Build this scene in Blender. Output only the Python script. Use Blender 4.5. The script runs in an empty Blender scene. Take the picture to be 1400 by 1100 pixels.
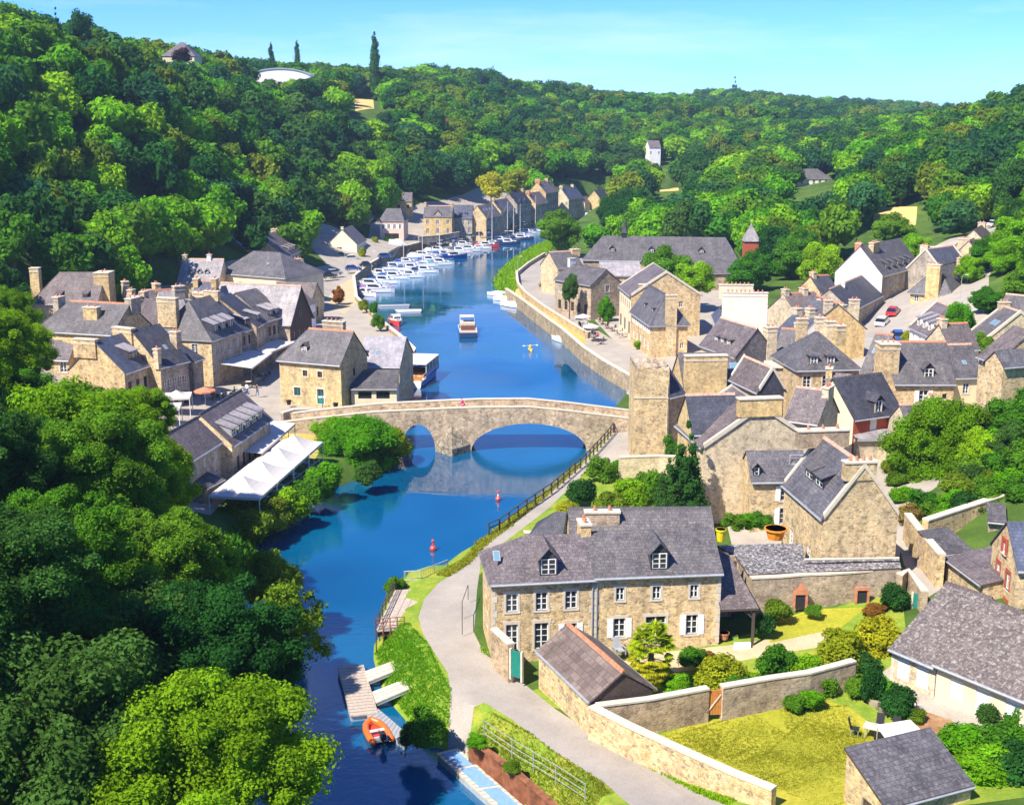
import bpy, math, random
import numpy as np
from mathutils import Vector, Matrix, noise
from mathutils.geometry import delaunay_2d_cdt
random.seed(7); RNG = np.random.default_rng(11)
S = bpy.context.scene; C = S.collection
R = math.radians
# ------------------------------------------------------------ camera
HC, FX, PIT = 40.0, 1670.0, R(13.0)
cam_d = bpy.data.cameras.new('camera'); cam = bpy.data.objects.new('camera', cam_d); C.objects.link(cam)
cam.location = (0, 0, HC); cam.rotation_euler = (math.pi/2 - PIT, 0, 0)
cam_d.sensor_width = 36; cam_d.lens = 36*FX/1400; cam_d.clip_end = 12000; cam_d.clip_start = .5
S.camera = cam
CP, SP = math.cos(PIT), math.sin(PIT)
def P(px, py, z):
    "point of height z seen at photo pixel (px, py)"
    dx, dy = (px-700)/FX, -(py-550)/FX
    dz = -SP + dy*CP; t = (z-HC)/dz
    return Vector((dx*t, (CP+dy*SP)*t, z))
def PD(px, D, z):
    return Vector(((px-700)/FX*(D*CP+(HC-z)*SP), D, z))
# ------------------------------------------------------------ materials
MATS = {}
def nt(name):
    m = bpy.data.materials.new(name); m.use_nodes = True
    n = m.node_tree.nodes; l = m.node_tree.links
    return m, n, l, n['Principled BSDF']
def N(n, typ, **kw):
    x = n.new(typ)
    for k, v in kw.items():
        if hasattr(x, k): setattr(x, k, v)
        else: x.inputs[k.replace('_', ' ')].default_value = v
    return x
def ramp(n, stops, interp='LINEAR'):
    r = n.new('ShaderNodeValToRGB'); e = r.color_ramp.elements; r.color_ramp.interpolation = interp
    while len(e) < len(stops): e.new(.5)
    for i, (p, c) in enumerate(stops):
        e[i].position = p; e[i].color = (*c, 1)
    return r
def mixc(n, l, fac, a, b, mode='MIX'):
    m = n.new('ShaderNodeMix'); m.data_type = 'RGBA'; m.blend_type = mode
    for idx, v in ((0, fac), (6, a), (7, b)):
        if isinstance(v, bpy.types.NodeSocket): l.new(v, m.inputs[idx])
        else: m.inputs[idx].default_value = v if idx == 0 else (*v, 1)
    return m.outputs[2]
def bump(n, l, h, strength, dist=.05):
    b = n.new('ShaderNodeBump'); b.inputs['Strength'].default_value = strength; b.inputs['Distance'].default_value = dist
    l.new(h, b.inputs['Height']); return b.outputs[0]
def plain(name, col, rough=.7, metal=0, var=.12, scale=3, spec=.3):
    if name in MATS: return MATS[name]
    m, n, l, b = nt(name)
    tc = N(n, 'ShaderNodeTexCoord'); no = N(n, 'ShaderNodeTexNoise', Scale=scale, Detail=4.0)
    l.new(tc.outputs['Object'], no.inputs['Vector'])
    lo = tuple(max(0, c*(1-var)) for c in col); hi = tuple(min(1, c*(1+var)) for c in col)
    r = ramp(n, [(.3, lo), (.7, hi)]); l.new(no.outputs[0], r.inputs[0]); l.new(r.outputs[0], b.inputs['Base Color'])
    b.inputs['Roughness'].default_value = rough; b.inputs['Metallic'].default_value = metal
    b.inputs['Specular IOR Level'].default_value = spec
    MATS[name] = m; return m
def stone(name, cols, mortar, sc=3.4, stain=.35, bmp=.5, stretch=1.7):
    m, n, l, b = nt(name)
    tc = N(n, 'ShaderNodeTexCoord'); mp = N(n, 'ShaderNodeMapping'); mp.inputs['Scale'].default_value = (1, 1, stretch)
    l.new(tc.outputs['Object'], mp.inputs[0])
    dn = N(n, 'ShaderNodeTexNoise', Scale=3.0); l.new(mp.outputs[0], dn.inputs['Vector'])
    wv = mixc(n, l, .06, (0, 0, 0), (0, 0, 0)); 
    ad = N(n, 'ShaderNodeVectorMath', operation='MULTIPLY_ADD'); l.new(dn.outputs['Color'], ad.inputs[0])
    ad.inputs[1].default_value = (.18, .18, .18); l.new(mp.outputs[0], ad.inputs[2])
    v = N(n, 'ShaderNodeTexVoronoi', Scale=sc); l.new(ad.outputs[0], v.inputs['Vector'])
    e = N(n, 'ShaderNodeTexVoronoi', feature='DISTANCE_TO_EDGE', Scale=sc); l.new(ad.outputs[0], e.inputs['Vector'])
    sep = N(n, 'ShaderNodeSeparateColor'); l.new(v.outputs['Color'], sep.inputs[0])
    k = len(cols); r = ramp(n, [(i/(k-1)*.94+.03, c) for i, c in enumerate(cols)]); l.new(sep.outputs[0], r.inputs[0])
    er = ramp(n, [(.03, (0, 0, 0)), (.09, (1, 1, 1))]); l.new(e.outputs[0], er.inputs[0])
    c1 = mixc(n, l, er.outputs[0], mortar, r.outputs[0]); c1 = mixc(n, l, .16, c1, tuple(.5*a_+.5*b_ for a_, b_ in zip(mortar, (.86, .72, .48))))
    big = N(n, 'ShaderNodeTexNoise', Scale=.35, Detail=6.0, Roughness=.65); l.new(tc.outputs['Object'], big.inputs['Vector'])
    br = ramp(n, [(.35, (1-stain,)*3), (.65, (1.1, 1.08, 1.02))]); l.new(big.outputs[0], br.inputs[0])
    c2 = mixc(n, l, 1.0, c1, br.outputs[0], 'MULTIPLY')
    fn = N(n, 'ShaderNodeTexNoise', Scale=1.6, Detail=8.0, Roughness=.8); l.new(tc.outputs['Object'], fn.inputs['Vector'])
    fr = ramp(n, [(.38, (.36, .34, .33)), (.5, (.98, .98, 1)), (.7, (1.16, 1.13, 1.08))]); l.new(fn.outputs[0], fr.inputs[0])
    c3 = mixc(n, l, .7, c2, fr.outputs[0], 'MULTIPLY'); oi = N(n, 'ShaderNodeObjectInfo'); rr = ramp(n, [(.0, (.80, .80, .82)), (.3, (.98, .95, .90)), (.55, (.86, .87, .89)), (.8, (1.0, .93, .82)), (1, (.84, .82, .80))]); l.new(oi.outputs['Random'], rr.inputs[0]); c3 = mixc(n, l, 1.0, c3, rr.outputs[0], 'MULTIPLY')
    st = N(n, 'ShaderNodeTexNoise', Scale=1.0, Detail=5.0, Roughness=.7); sm = N(n, 'ShaderNodeMapping'); sm.inputs['Scale'].default_value = (1.2, 1.2, .12); l.new(tc.outputs['Object'], sm.inputs[0]); l.new(sm.outputs[0], st.inputs['Vector']); sr = ramp(n, [(.38, (.62, .6, .58)), (.52, (1, 1, 1))]); l.new(st.outputs[0], sr.inputs[0]); c3 = mixc(n, l, .4, c3, sr.outputs[0], 'MULTIPLY')
    l.new(c3, b.inputs['Base Color']); b.inputs['Roughness'].default_value = .9; b.inputs['Specular IOR Level'].default_value = .15
    l.new(bump(n, l, er.outputs[0], bmp, .05), b.inputs['Normal'])
    MATS[name] = m; return m
def slate(name, c1, c2, lich=(.45, .42, .33), amt=.5, rw=.26, rh=.2, light=None):
    m, n, l, b = nt(name)
    uv = N(n, 'ShaderNodeTexCoord')
    bt = N(n, 'ShaderNodeTexBrick'); bt.inputs['Scale'].default_value = 1; bt.inputs['Brick Width'].default_value = rw*1.3
    bt.inputs['Row Height'].default_value = rh*1.4; bt.inputs['Mortar Size'].default_value = .018; bt.inputs['Mortar Smooth'].default_value = .3
    bt.inputs['Color1'].default_value = (*c1, 1); bt.inputs['Color2'].default_value = (*c2, 1); bt.inputs['Mortar'].default_value = (*[x*.62 for x in c1], 1)
    l.new(uv.outputs['UV'], bt.inputs['Vector'])
    n1 = N(n, 'ShaderNodeTexNoise', Scale=.5, Detail=7.0, Roughness=.7); l.new(uv.outputs['Object'], n1.inputs['Vector'])
    r1 = ramp(n, [(.3, (.6, .58, .58)), (.7, (1.35, 1.3, 1.25))]); l.new(n1.outputs[0], r1.inputs[0])
    a = mixc(n, l, 1.0, bt.outputs[0], r1.outputs[0], 'MULTIPLY')
    n2 = N(n, 'ShaderNodeTexNoise', Scale=4.5, Detail=6.0, Roughness=.75); l.new(uv.outputs['Object'], n2.inputs['Vector'])
    r2 = ramp(n, [(.6-.12*amt, (0, 0, 0)), (.72, (1, 1, 1))]); l.new(n2.outputs[0], r2.inputs[0])
    mf = N(n, 'ShaderNodeMath', operation='MULTIPLY'); l.new(r2.outputs[0], mf.inputs[0]); mf.inputs[1].default_value = min(1, amt)
    oi = N(n, 'ShaderNodeObjectInfo'); rr = ramp(n, [(.0, (.78, .79, .82)), (.5, (1.0, .98, .97)), (1, (.90, .94, 1.04))]); l.new(oi.outputs['Random'], rr.inputs[0]); a = mixc(n, l, 1.0, a, rr.outputs[0], 'MULTIPLY')
    s3 = N(n, 'ShaderNodeTexNoise', Scale=1.0, Detail=6.0, Roughness=.75); m3 = N(n, 'ShaderNodeMapping'); m3.inputs['Scale'].default_value = (2.2, .35, 1); l.new(uv.outputs['UV'], m3.inputs[0]); l.new(m3.outputs[0], s3.inputs['Vector']); r3 = ramp(n, [(.35, (.66, .63, .6)), (.5, (1, 1, 1)), (.7, (1.3, 1.27, 1.2))]); l.new(s3.outputs[0], r3.inputs[0]); a = mixc(n, l, .8, a, r3.outputs[0], 'MULTIPLY')
    c = mixc(n, l, mf.outputs[0], a, lich)
    l.new(c, b.inputs['Base Color']); b.inputs['Roughness'].default_value = .62; b.inputs['Specular IOR Level'].default_value = .35
    l.new(bump(n, l, bt.outputs['Fac'], -.35, .03), b.inputs['Normal'])
    MATS[name] = m; return m
G = [(.46, .33, .19), (.74, .53, .27), (.86, .66, .37), (.52, .41, .28), (.88, .71, .46), (.80, .56, .25), (.34, .26, .18)]
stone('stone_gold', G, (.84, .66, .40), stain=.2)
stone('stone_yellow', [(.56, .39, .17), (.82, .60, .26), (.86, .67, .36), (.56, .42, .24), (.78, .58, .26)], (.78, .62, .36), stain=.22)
stone('stone_grey', [(.34, .30, .26), (.50, .44, .37), (.60, .53, .45), (.42, .36, .30), (.66, .58, .49)], (.57, .50, .42))  # also used where a wall side stands in shade, the shade put into colour
stone('stone_brown', [(.34, .26, .20), (.52, .41, .29), (.62, .51, .38), (.42, .32, .23), (.68, .57, .44)], (.56, .46, .35))
stone('stone_pale', [(.60, .50, .35), (.80, .67, .46), (.86, .75, .55), (.66, .55, .40)], (.80, .69, .50), stain=.2)
stone('stone_quay', [(.40, .32, .22), (.55, .44, .29), (.6, .5, .36), (.45, .36, .25)], (.3, .25, .18), sc=1.5, stretch=2.2)
stone('stone_bridge', [(.44, .34, .24), (.64, .50, .35), (.76, .62, .46), (.5, .38, .28), (.82, .70, .54), (.32, .24, .18)], (.62, .5, .38), sc=2.4, stretch=1.4)
stone('stone_rock', [(.3, .27, .22), (.5, .44, .36), (.42, .36, .28)], (.2, .17, .13), sc=1.2, stretch=1)
for k, c in dict(cream=(.74, .62, .42), cream_light=(.80, .72, .54), white=(.80, .77, .74), pink=(.76, .52, .42), ochre=(.70, .40, .20), yellow=(.74, .6, .36)).items():
    plain('render_'+k, c, .85, var=.09, scale=.8)
slate('slate_grey', (.10, .096, .107), (.155, .148, .156))
slate('slate_dark', (.055, .057, .075), (.085, .088, .11), amt=.25)
slate('slate_blue', (.07, .085, .125), (.11, .125, .175), amt=.2)  # bluish cast of roofs in shade put into the slate colour
slate('slate_brown', (.125, .102, .105), (.185, .155, .155), amt=.6)
slate('slate_pale', (.33, .31, .32), (.42, .39, .40), lich=(.6, .58, .52), amt=.6)  # stands for sunlit pale roofs, their brightness painted into the slate
slate('slate_lichen', (.115, .095, .095), (.165, .14, .135), lich=(.58, .54, .45), amt=.8)
slate('slate_fleck', (.10, .09, .10), (.15, .135, .14), lich=(.70, .68, .60), amt=1.0)
slate('slate_scallop', (.14, .11, .10), (.23, .185, .165), amt=.3, rw=.42, rh=.32)
plain('terracotta', (.55, .22, .12), .8, var=.25); plain('terracotta_pale', (.60, .36, .26), .85, var=.25)
plain('granite', (.62, .54, .42), .85); plain('paint_white', (.82, .82, .80), .5, var=.04); plain('paint_dark', (.03, .03, .035), .5)
plain('paint_green', (.02, .22, .17), .5); plain('paint_red', (.55, .08, .05), .5); plain('paint_brown', (.16, .07, .035), .6); plain('paint_blue', (.08, .16, .45), .5)
plain('paint_grey', (.35, .36, .38), .5); plain('render_red', (.42, .09, .05), .8); plain('wood_dark', (.09, .065, .05), .85, var=.3, scale=8)
plain('wood_deck', (.46, .38, .31), .85, var=.2, scale=5); plain('wood_orange', (.50, .20, .05), .7, var=.2); plain('wood_pale', (.58, .50, .40), .8, var=.2)
plain('canvas', (.62, .57, .52), .8, var=.04); plain('zinc', (.42, .44, .47), .45, .3); plain('rust', (.26, .10, .05), .85, var=.4, scale=2)
plain('iron', (.12, .12, .13), .5, .5); plain('galvanised', (.55, .57, .58), .45, .4); plain('rubber', (.02, .02, .02), .7); plain('bark', (.14, .11, .08), .9, var=.3)
plain('skin', (.6, .36, .26), .6, var=.03); plain('hair', (.06, .035, .02), .6)
def glass(name, col, rough=.08):
    m, n, l, b = nt(name); b.inputs['Base Color'].default_value = (*col, 1); b.inputs['Roughness'].default_value = rough
    b.inputs['Specular IOR Level'].default_value = .8; MATS[name] = m
glass('glass', (.02, .026, .035)); glass('glass_blue', (.15, .28, .36)); glass('windscreen', (.015, .02, .03))
def paint(name, col, rough=.25, coat=.5):
    if name in MATS: return MATS[name]
    m, n, l, b = nt(name); b.inputs['Base Color'].default_value = (*col, 1); b.inputs['Roughness'].default_value = rough
    b.inputs['Coat Weight'].default_value = coat; MATS[name] = m; return m
def leafmat(name, col, hue=.03, val=.5, trans=.45):
    m, n, l, b = nt(name)
    n.remove(b); out = n['Material Output']
    oi = N(n, 'ShaderNodeObjectInfo'); at = N(n, 'ShaderNodeAttribute'); at.attribute_name = 'tint'
    h = N(n, 'ShaderNodeHueSaturation'); h.inputs['Color'].default_value = (*col, 1)
    m1 = N(n, 'ShaderNodeMapRange'); m1.inputs['To Min'].default_value = .5-hue; m1.inputs['To Max'].default_value = .5+hue*.6; l.new(oi.outputs['Random'], m1.inputs[0]); l.new(m1.outputs[0], h.inputs['Hue'])
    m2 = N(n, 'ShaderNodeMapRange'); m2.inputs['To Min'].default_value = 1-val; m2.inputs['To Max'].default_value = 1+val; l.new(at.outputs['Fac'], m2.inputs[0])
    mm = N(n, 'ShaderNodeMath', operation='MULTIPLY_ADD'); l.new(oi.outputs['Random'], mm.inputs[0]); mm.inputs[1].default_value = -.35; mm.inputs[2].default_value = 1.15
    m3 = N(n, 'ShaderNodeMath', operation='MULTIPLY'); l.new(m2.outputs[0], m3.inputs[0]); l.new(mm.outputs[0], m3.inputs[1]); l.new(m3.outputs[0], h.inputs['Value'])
    d = N(n, 'ShaderNodeBsdfDiffuse'); t = N(n, 'ShaderNodeBsdfTranslucent'); mx = N(n, 'ShaderNodeMixShader'); mx.inputs[0].default_value = trans
    l.new(h.outputs[0], d.inputs[0]); 
    t2 = mixc(n, l, 1.0, h.outputs[0], (1.1, 1.2, .5), 'MULTIPLY'); l.new(t2, t.inputs[0])
    l.new(d.outputs[0], mx.inputs[1]); l.new(t.outputs[0], mx.inputs[2]); l.new(mx.outputs[0], out.inputs[0])
    MATS[name] = m; return m
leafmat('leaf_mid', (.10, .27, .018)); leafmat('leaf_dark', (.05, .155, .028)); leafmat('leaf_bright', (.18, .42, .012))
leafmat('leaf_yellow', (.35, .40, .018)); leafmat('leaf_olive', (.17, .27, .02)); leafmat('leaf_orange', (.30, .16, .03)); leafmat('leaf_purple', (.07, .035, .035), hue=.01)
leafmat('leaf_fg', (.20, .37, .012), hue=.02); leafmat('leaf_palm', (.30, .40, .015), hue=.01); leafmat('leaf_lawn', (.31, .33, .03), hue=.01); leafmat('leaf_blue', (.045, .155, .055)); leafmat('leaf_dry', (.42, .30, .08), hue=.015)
def groundmat(name, cols, scale=.6, rough=.95, detail=8, bmp=.3, fine=None):
    m, n, l, b = nt(name)
    tc = N(n, 'ShaderNodeTexCoord'); no = N(n, 'ShaderNodeTexNoise', Scale=scale, Detail=float(detail), Roughness=.7); l.new(tc.outputs['Object'], no.inputs['Vector'])
    k = len(cols); r = ramp(n, [(.3+.4*i/(k-1), c) for i, c in enumerate(cols)]); l.new(no.outputs[0], r.inputs[0])
    col = r.outputs[0]
    f2 = N(n, 'ShaderNodeTexNoise', Scale=fine or 6.0, Detail=6.0, Roughness=.8); l.new(tc.outputs['Object'], f2.inputs['Vector'])
    r2 = ramp(n, [(.35, (.72, .72, .72)), (.65, (1.25, 1.25, 1.2))]); l.new(f2.outputs[0], r2.inputs[0])
    col = mixc(n, l, .8, col, r2.outputs[0], 'MULTIPLY'); l.new(col, b.inputs['Base Color'])
    b.inputs['Roughness'].default_value = rough; b.inputs['Specular IOR Level'].default_value = .15
    l.new(bump(n, l, f2.outputs[0], bmp, .06), b.inputs['Normal']); MATS[name] = m; return m
groundmat('g_wood', [(.035, .07, .012), (.07, .13, .02), (.12, .18, .03)], .15)
groundmat('g_grass', [(.12, .21, .02), (.21, .30, .03), (.38, .34, .05)], .5, fine=5)
groundmat('g_lawn', [(.27, .29, .025), (.36, .345, .03), (.46, .40, .045)], .22, fine=3.5, bmp=.5)
groundmat('g_dry', [(.30, .28, .06), (.48, .38, .11), (.60, .46, .17)], .4)
groundmat('g_asphalt', [(.31, .275, .24), (.37, .33, .29), (.42, .375, .33)], .25, bmp=.1, fine=12)
groundmat('g_path', [(0.400, 0.320, 0.232), (0.464, 0.376, 0.272), (0.512, 0.424, 0.320)], .4, bmp=.1, fine=10)
groundmat('g_sand', [(0.464, 0.360, 0.208), (0.528, 0.416, 0.256), (0.576, 0.464, 0.304)], .5, bmp=.1, fine=10)
groundmat('g_paving', [(0.336, 0.288, 0.240), (0.400, 0.352, 0.296), (0.448, 0.392, 0.336)], .3, bmp=.15, fine=8)
groundmat('g_bed', [(.20, .10, .05), (.34, .18, .09), (.42, .28, .16)], .8)
groundmat('g_field', [(.58, .40, .14), (.70, .48, .18), (.75, .55, .25)], .1)
# ------------------------------------------------------------ objects
def link(name, data, parent=None, loc=None, M=None):
    o = bpy.data.objects.new(name, data); C.objects.link(o)
    if parent: o.parent = parent
    if loc is not None: o.location = loc
    if M is not None: o.matrix_local = M
    return o
def tag(o, label, cat, group=None):
    o['label'] = label; o['category'] = cat
    if group: o['group'] = group
    return o
def thing(name, label, cat, loc, rz=0, group=None):
    o = link(name, None); o.location = loc; o.rotation_euler = (0, 0, rz); o.empty_display_size = .3
    return tag(o, label, cat, group)
def copy_tree(o, parent=None):
    c = o.copy(); C.objects.link(c)
    if parent: c.parent = parent
    for ch in KIDS.get(o.name, []):
        copy_tree(ch, c)
    return c
KIDS = {}
def reg(o, ch): KIDS.setdefault(o.name, []).append(ch)
class MB:
    def __init__(s): s.v = []; s.f = []; s.m = []; s.uv = []; s.mats = []
    def mi(s, mat):
        if mat not in s.mats: s.mats.append(mat)
        return s.mats.index(mat)
    def poly(s, pts, mat, uv=None):
        b = len(s.v); s.v += [tuple(p) for p in pts]; s.f.append(tuple(range(b, b+len(pts)))); s.m.append(s.mi(mat))
        if uv is None:
            p0 = Vector(pts[0]); e = Vector(pts[1])-p0
            if e.length < 1e-6: e = Vector((1, 0, 0))
            e.normalize(); nrm = Vector((0, 0, 0))
            for i in range(1, len(pts)-1): nrm += (Vector(pts[i])-p0).cross(Vector(pts[i+1])-p0)
            g = nrm.cross(e)
            if g.length > 1e-9: g.normalize()
            uv = [((Vector(p)-p0).dot(e), (Vector(p)-p0).dot(g)) for p in pts]
        s.uv += uv
    def hexa(s, c, mat):
        "c: 8 corners, 4 bottom ccw, 4 top ccw"
        for q in ((3, 2, 1, 0), (4, 5, 6, 7), (0, 1, 5, 4), (1, 2, 6, 5), (2, 3, 7, 6), (3, 0, 4, 7)): s.poly([c[i] for i in q], mat)
    def box(s, x0, x1, y0, y1, z0, z1, mat, M=None):
        c = [(x0, y0, z0), (x1, y0, z0), (x1, y1, z0), (x0, y1, z0), (x0, y0, z1), (x1, y0, z1), (x1, y1, z1), (x0, y1, z1)]
        if M is not None: c = [tuple(M @ Vector(p)) for p in c]
        s.hexa(c, mat)
    def slab(s, pts, t, mat, under=None):
        "polygon extruded t downwards"
        low = [(p[0], p[1], p[2]-t) for p in pts]; s.poly(pts, mat); s.poly(low[::-1], under or mat); k = len(pts)
        for i in range(k):
            j = (i+1) % k; s.poly([pts[i], low[i], low[j], pts[j]], under or mat)
    def tube(s, p0, p1, r0, r1, mat, n=8, cap=True):
        p0, p1 = Vector(p0), Vector(p1); d = (p1-p0)
        if d.length < 1e-6: return
        d.normalize(); a = d.orthogonal().normalized(); b = d.cross(a)
        A = [p0+(a*math.cos(2*math.pi*i/n)+b*math.sin(2*math.pi*i/n))*r0 for i in range(n)]
        B = [p1+(a*math.cos(2*math.pi*i/n)+b*math.sin(2*math.pi*i/n))*r1 for i in range(n)]
        for i in range(n): j = (i+1) % n; s.poly([A[i], A[j], B[j], B[i]], mat)
        if cap: s.poly(A[::-1], mat); s.poly(B, mat)
    def path(s, pts, r, mat, n=6):
        for a, b in zip(pts, pts[1:]): s.tube(a, b, r, r, mat, n)
    def ell(s, c, r, mat, nu=10, nv=7, top=False):
        rings = []
        for j in range(nv+1):
            th = math.pi*j/nv if not top else math.pi/2*j/nv
            rings.append([(c[0]+r[0]*math.sin(th)*math.cos(2*math.pi*i/nu), c[1]+r[1]*math.sin(th)*math.sin(2*math.pi*i/nu), c[2]+r[2]*math.cos(th)) for i in range(nu)])
        for j in range(nv):
            for i in range(nu):
                k = (i+1) % nu
                if j == 0: s.poly([rings[0][0], rings[1][i], rings[1][k]], mat)
                elif j == nv-1 and not top: s.poly([rings[j][i], rings[nv][0], rings[j][k]], mat)
                else: s.poly([rings[j][i], rings[j+1][i], rings[j+1][k], rings[j][k]], mat)
    def loft(s, secs, mat, close=True, caps=True):
        "secs: list of rings of equal length"
        for A, B in zip(secs, secs[1:]):
            k = len(A)
            for i in range(k if close else k-1):
                j = (i+1) % k; s.poly([A[i], A[j], B[j], B[i]], mat)
        if caps: s.poly(secs[0][::-1], mat); s.poly(secs[-1], mat)
    def mesh(s, name, smooth=False):
        me = bpy.data.meshes.new(name); me.from_pydata(s.v, [], s.f); me.polygons.foreach_set('material_index', s.m)
        uvl = me.uv_layers.new(name='UVMap'); uvl.data.foreach_set('uv', [c for u in s.uv for c in u])
        for mt in s.mats: me.materials.append(MATS[mt])
        if smooth: me.polygons.foreach_set('use_smooth', [True]*len(s.f))
        me.update(); return me
    def build(s, name, parent=None, M=None, smooth=False):
        o = link(name, s.mesh(name, smooth), parent, M=M)
        if parent: reg(parent, o)
        return o
def inpoly(x, y, poly):
    c = False; j = len(poly)-1
    for i in range(len(poly)):
        xi, yi = poly[i][0], poly[i][1]; xj, yj = poly[j][0], poly[j][1]
        if (yi > y) != (yj > y) and x < (xj-xi)*(y-yi)/(yj-yi)+xi: c = not c
        j = i
    return c
def inpoly_np(X, Y, poly):
    c = np.zeros(X.shape, bool); j = len(poly)-1
    for i in range(len(poly)):
        xi, yi = poly[i][0], poly[i][1]; xj, yj = poly[j][0], poly[j][1]
        if yi != yj:
            c ^= ((yi > Y) != (yj > Y)) & (X < (xj-xi)*(Y-yi)/(yj-yi)+xi)
        j = i
    return c
# ------------------------------------------------------------ terrain
W = lambda x, y, z: (x, y, z)
CT = [PD(*a) for a in [
 (350,100,2.2),(300,70,4),(200,70,6),(100,70,9),(0,70,12),(-200,70,20),(220,110,4),(100,120,6),(0,130,9),(-150,110,16),(270,150,3),(150,150,4.5),(30,155,7),(-100,160,15),
 (330,186,2.6),(450,160,2.9),(450,250,2.6),(500,330,2.8),(560,370,3),(700,430,3),(250,190,3.6),(150,190,5),(60,190,7),(0,185,11),
 (100,216,12),(100,290,44),(0,280,52),(-150,200,40),(0,225,26),(180,230,9),(180,300,40),(250,250,6),(250,290,24),(250,360,44),(250,450,52),(350,300,5),(400,335,7),(400,370,18),(400,420,32),(400,500,46),(400,620,52),
 (470,385,5),(520,425,9),(540,480,24),(550,560,42),(550,680,53),(650,470,7),(700,520,9),(700,580,22),(700,680,42),(700,820,53),(780,520,3),(820,600,9),(800,700,22),(800,850,42),(800,1050,50),
 (760,70,2.7),(900,62,2.8),(1000,80,3),(1100,90,3.5),(1300,73,3.2),(1400,69,3.3),(1250,95,4.6),(1300,90,5),(1380,90,6),(1250,115,5.4),(1350,125,7),(1420,140,9.5),(1100,140,4.5),(1000,125,4),(900,125,3.2),(800,110,2.6),(700,90,2.4),(650,78,2.2),
 (1150,175,4.6),(1190,213,5),(1240,241,7.8),(1290,270,11),(1370,316,15),(1300,190,7),(1400,190,11),(1450,250,18),(1500,150,15),(1500,80,8),(1600,100,18),
 (900,175,2.7),(880,220,2.7),(960,200,3.4),(1040,230,4),(800,250,2.5),(750,300,2.5),(740,400,2.5),(1000,300,4),(1100,300,7),(1180,280,7),(850,380,3),(800,430,3),
 (900,430,7),(900,500,13),(900,700,25),(900,1000,45),(1000,500,14),(1100,420,13),(1000,750,27),(1000,1150,48),(1200,350,14),(1200,500,20),(1200,800,27),(1150,1250,42),(1300,1500,24),(1300,2500,10),
 (1400,400,30),(1400,700,40),(1500,500,48),(1600,400,48),(1340,600,30),(1450,330,24),(1380,1000,27),(900,2200,52),(600,1500,55),(200,900,56),(-200,500,56),(-300,200,56),(1800,200,45),(1700,1000,38),(900,3500,40),(100,3500,52),(1700,3500,15)]]
cx = np.array([(p.x, p.y) for p in CT]); cz = np.array([p.z for p in CT])
def _k(d): return d      # linear radial kernel: tight and without overshoot
_A = _k(np.linalg.norm(cx[:, None]-cx[None], axis=2)); NCT = len(cz)
_M = np.zeros((NCT+3, NCT+3)); _M[:NCT, :NCT] = _A - np.eye(NCT)*2.0; _M[:NCT, NCT] = 1; _M[:NCT, NCT+1:] = cx; _M[NCT, :NCT] = 1; _M[NCT+1:, :NCT] = cx.T
_w = np.linalg.solve(_M, np.concatenate([cz, np.zeros(3)]))
def land(X, Y):
    X = np.asarray(X, float); Y = np.asarray(Y, float)
    q = np.stack([X.ravel(), Y.ravel()], 1); out = np.empty(len(q))
    for i in range(0, len(q), 4000):
        s = q[i:i+4000]; out[i:i+4000] = _k(np.linalg.norm(s[:, None]-cx[None], axis=2)) @ _w[:NCT] + _w[NCT] + s @ _w[NCT+1:]
    return np.clip(out, 2.1, 58).reshape(X.shape)
def gz(x, y): return float(land([x], [y])[0])
def PT(px, py, dz=0):
    "ground point (plus dz) seen at a photo pixel: walk along the view ray until it meets the land"
    dx, dy = (px-700)/FX, -(py-550)/FX; Y = np.geomspace(55, 2600, 420); t = Y/(CP+dy*SP); Z = HC+t*(-SP+dy*CP)
    g_ = land(dx*t, Y)+dz; k = int(np.argmax(Z < g_)) if (Z < g_).any() else len(Y)-1; k = max(k, 1)
    a, b = Z[k-1]-g_[k-1], Z[k]-g_[k]; f = a/(a-b) if a != b else 0; y = Y[k-1]+(Y[k]-Y[k-1])*min(max(f, 0), 1); tt = y/(CP+dy*SP)
    return Vector((dx*tt, y, HC+tt*(-SP+dy*CP)))
q, nrt = 'q', 'n'
RB = [(760,1150,nrt),(700,1090,nrt),(655,1055,nrt),(612,1030,nrt),(590,1022,nrt),(560,1012,nrt),(548,985,nrt),(522,955,nrt),(510,920,nrt),(505,900,nrt),(506,880,nrt),(515,866,nrt),(514,845,nrt),(524,805,nrt),(560,794,nrt),(600,777,nrt),(640,754,nrt),(665,731,nrt),(700,707,nrt),(742,676,nrt),(800,624,nrt),(818,607,q),(845,575,q),(862,550,q),(865,539,q),(826,516,q),(798,496,q),(770,470,q),(755,459,q),(714,426,q),(694,411,nrt),(680,398,nrt),(674,388,nrt),(682,375,nrt),(700,360,nrt),(725,344,nrt),(745,334,nrt),(770,322,nrt)]
LB = [(250,1150,nrt),(300,1000,nrt),(320,880,nrt),(340,790,nrt),(355,745,nrt),(380,722,nrt),(420,692,nrt),(440,677,nrt),(480,660,nrt),(520,648,nrt),(543,635,nrt),(550,610,nrt),(548,585,q),(546,560,q),(546,545,2.8),(546,525,2.8),(554,500,2.8),(566,476,2.8),(549,460,2.8),(529,444,2.8),(505,424,2.8),(487,405,2.8),(484,393,q),(505,375,q),(530,360,q),(545,352,q),(600,336,q),(675,318,q),(730,307,q)]
def ring(L):
    return [(P(a, b, t).x, P(a, b, t).y, 'q') if isinstance(t, float) else (P(a, b, 0).x, P(a, b, 0).y, t) for a, b, t in L]
river = [(8, -60, nrt)] + ring(RB) + [(45, 545, nrt), (110, 590, nrt), (200, 600, nrt), (200, 640, nrt), (100, 632, nrt), (35, 590, nrt)] + ring(LB)[::-1] + [(-24, -60, nrt)]
rv = np.array([(a, b) for a, b, _ in river])
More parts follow.
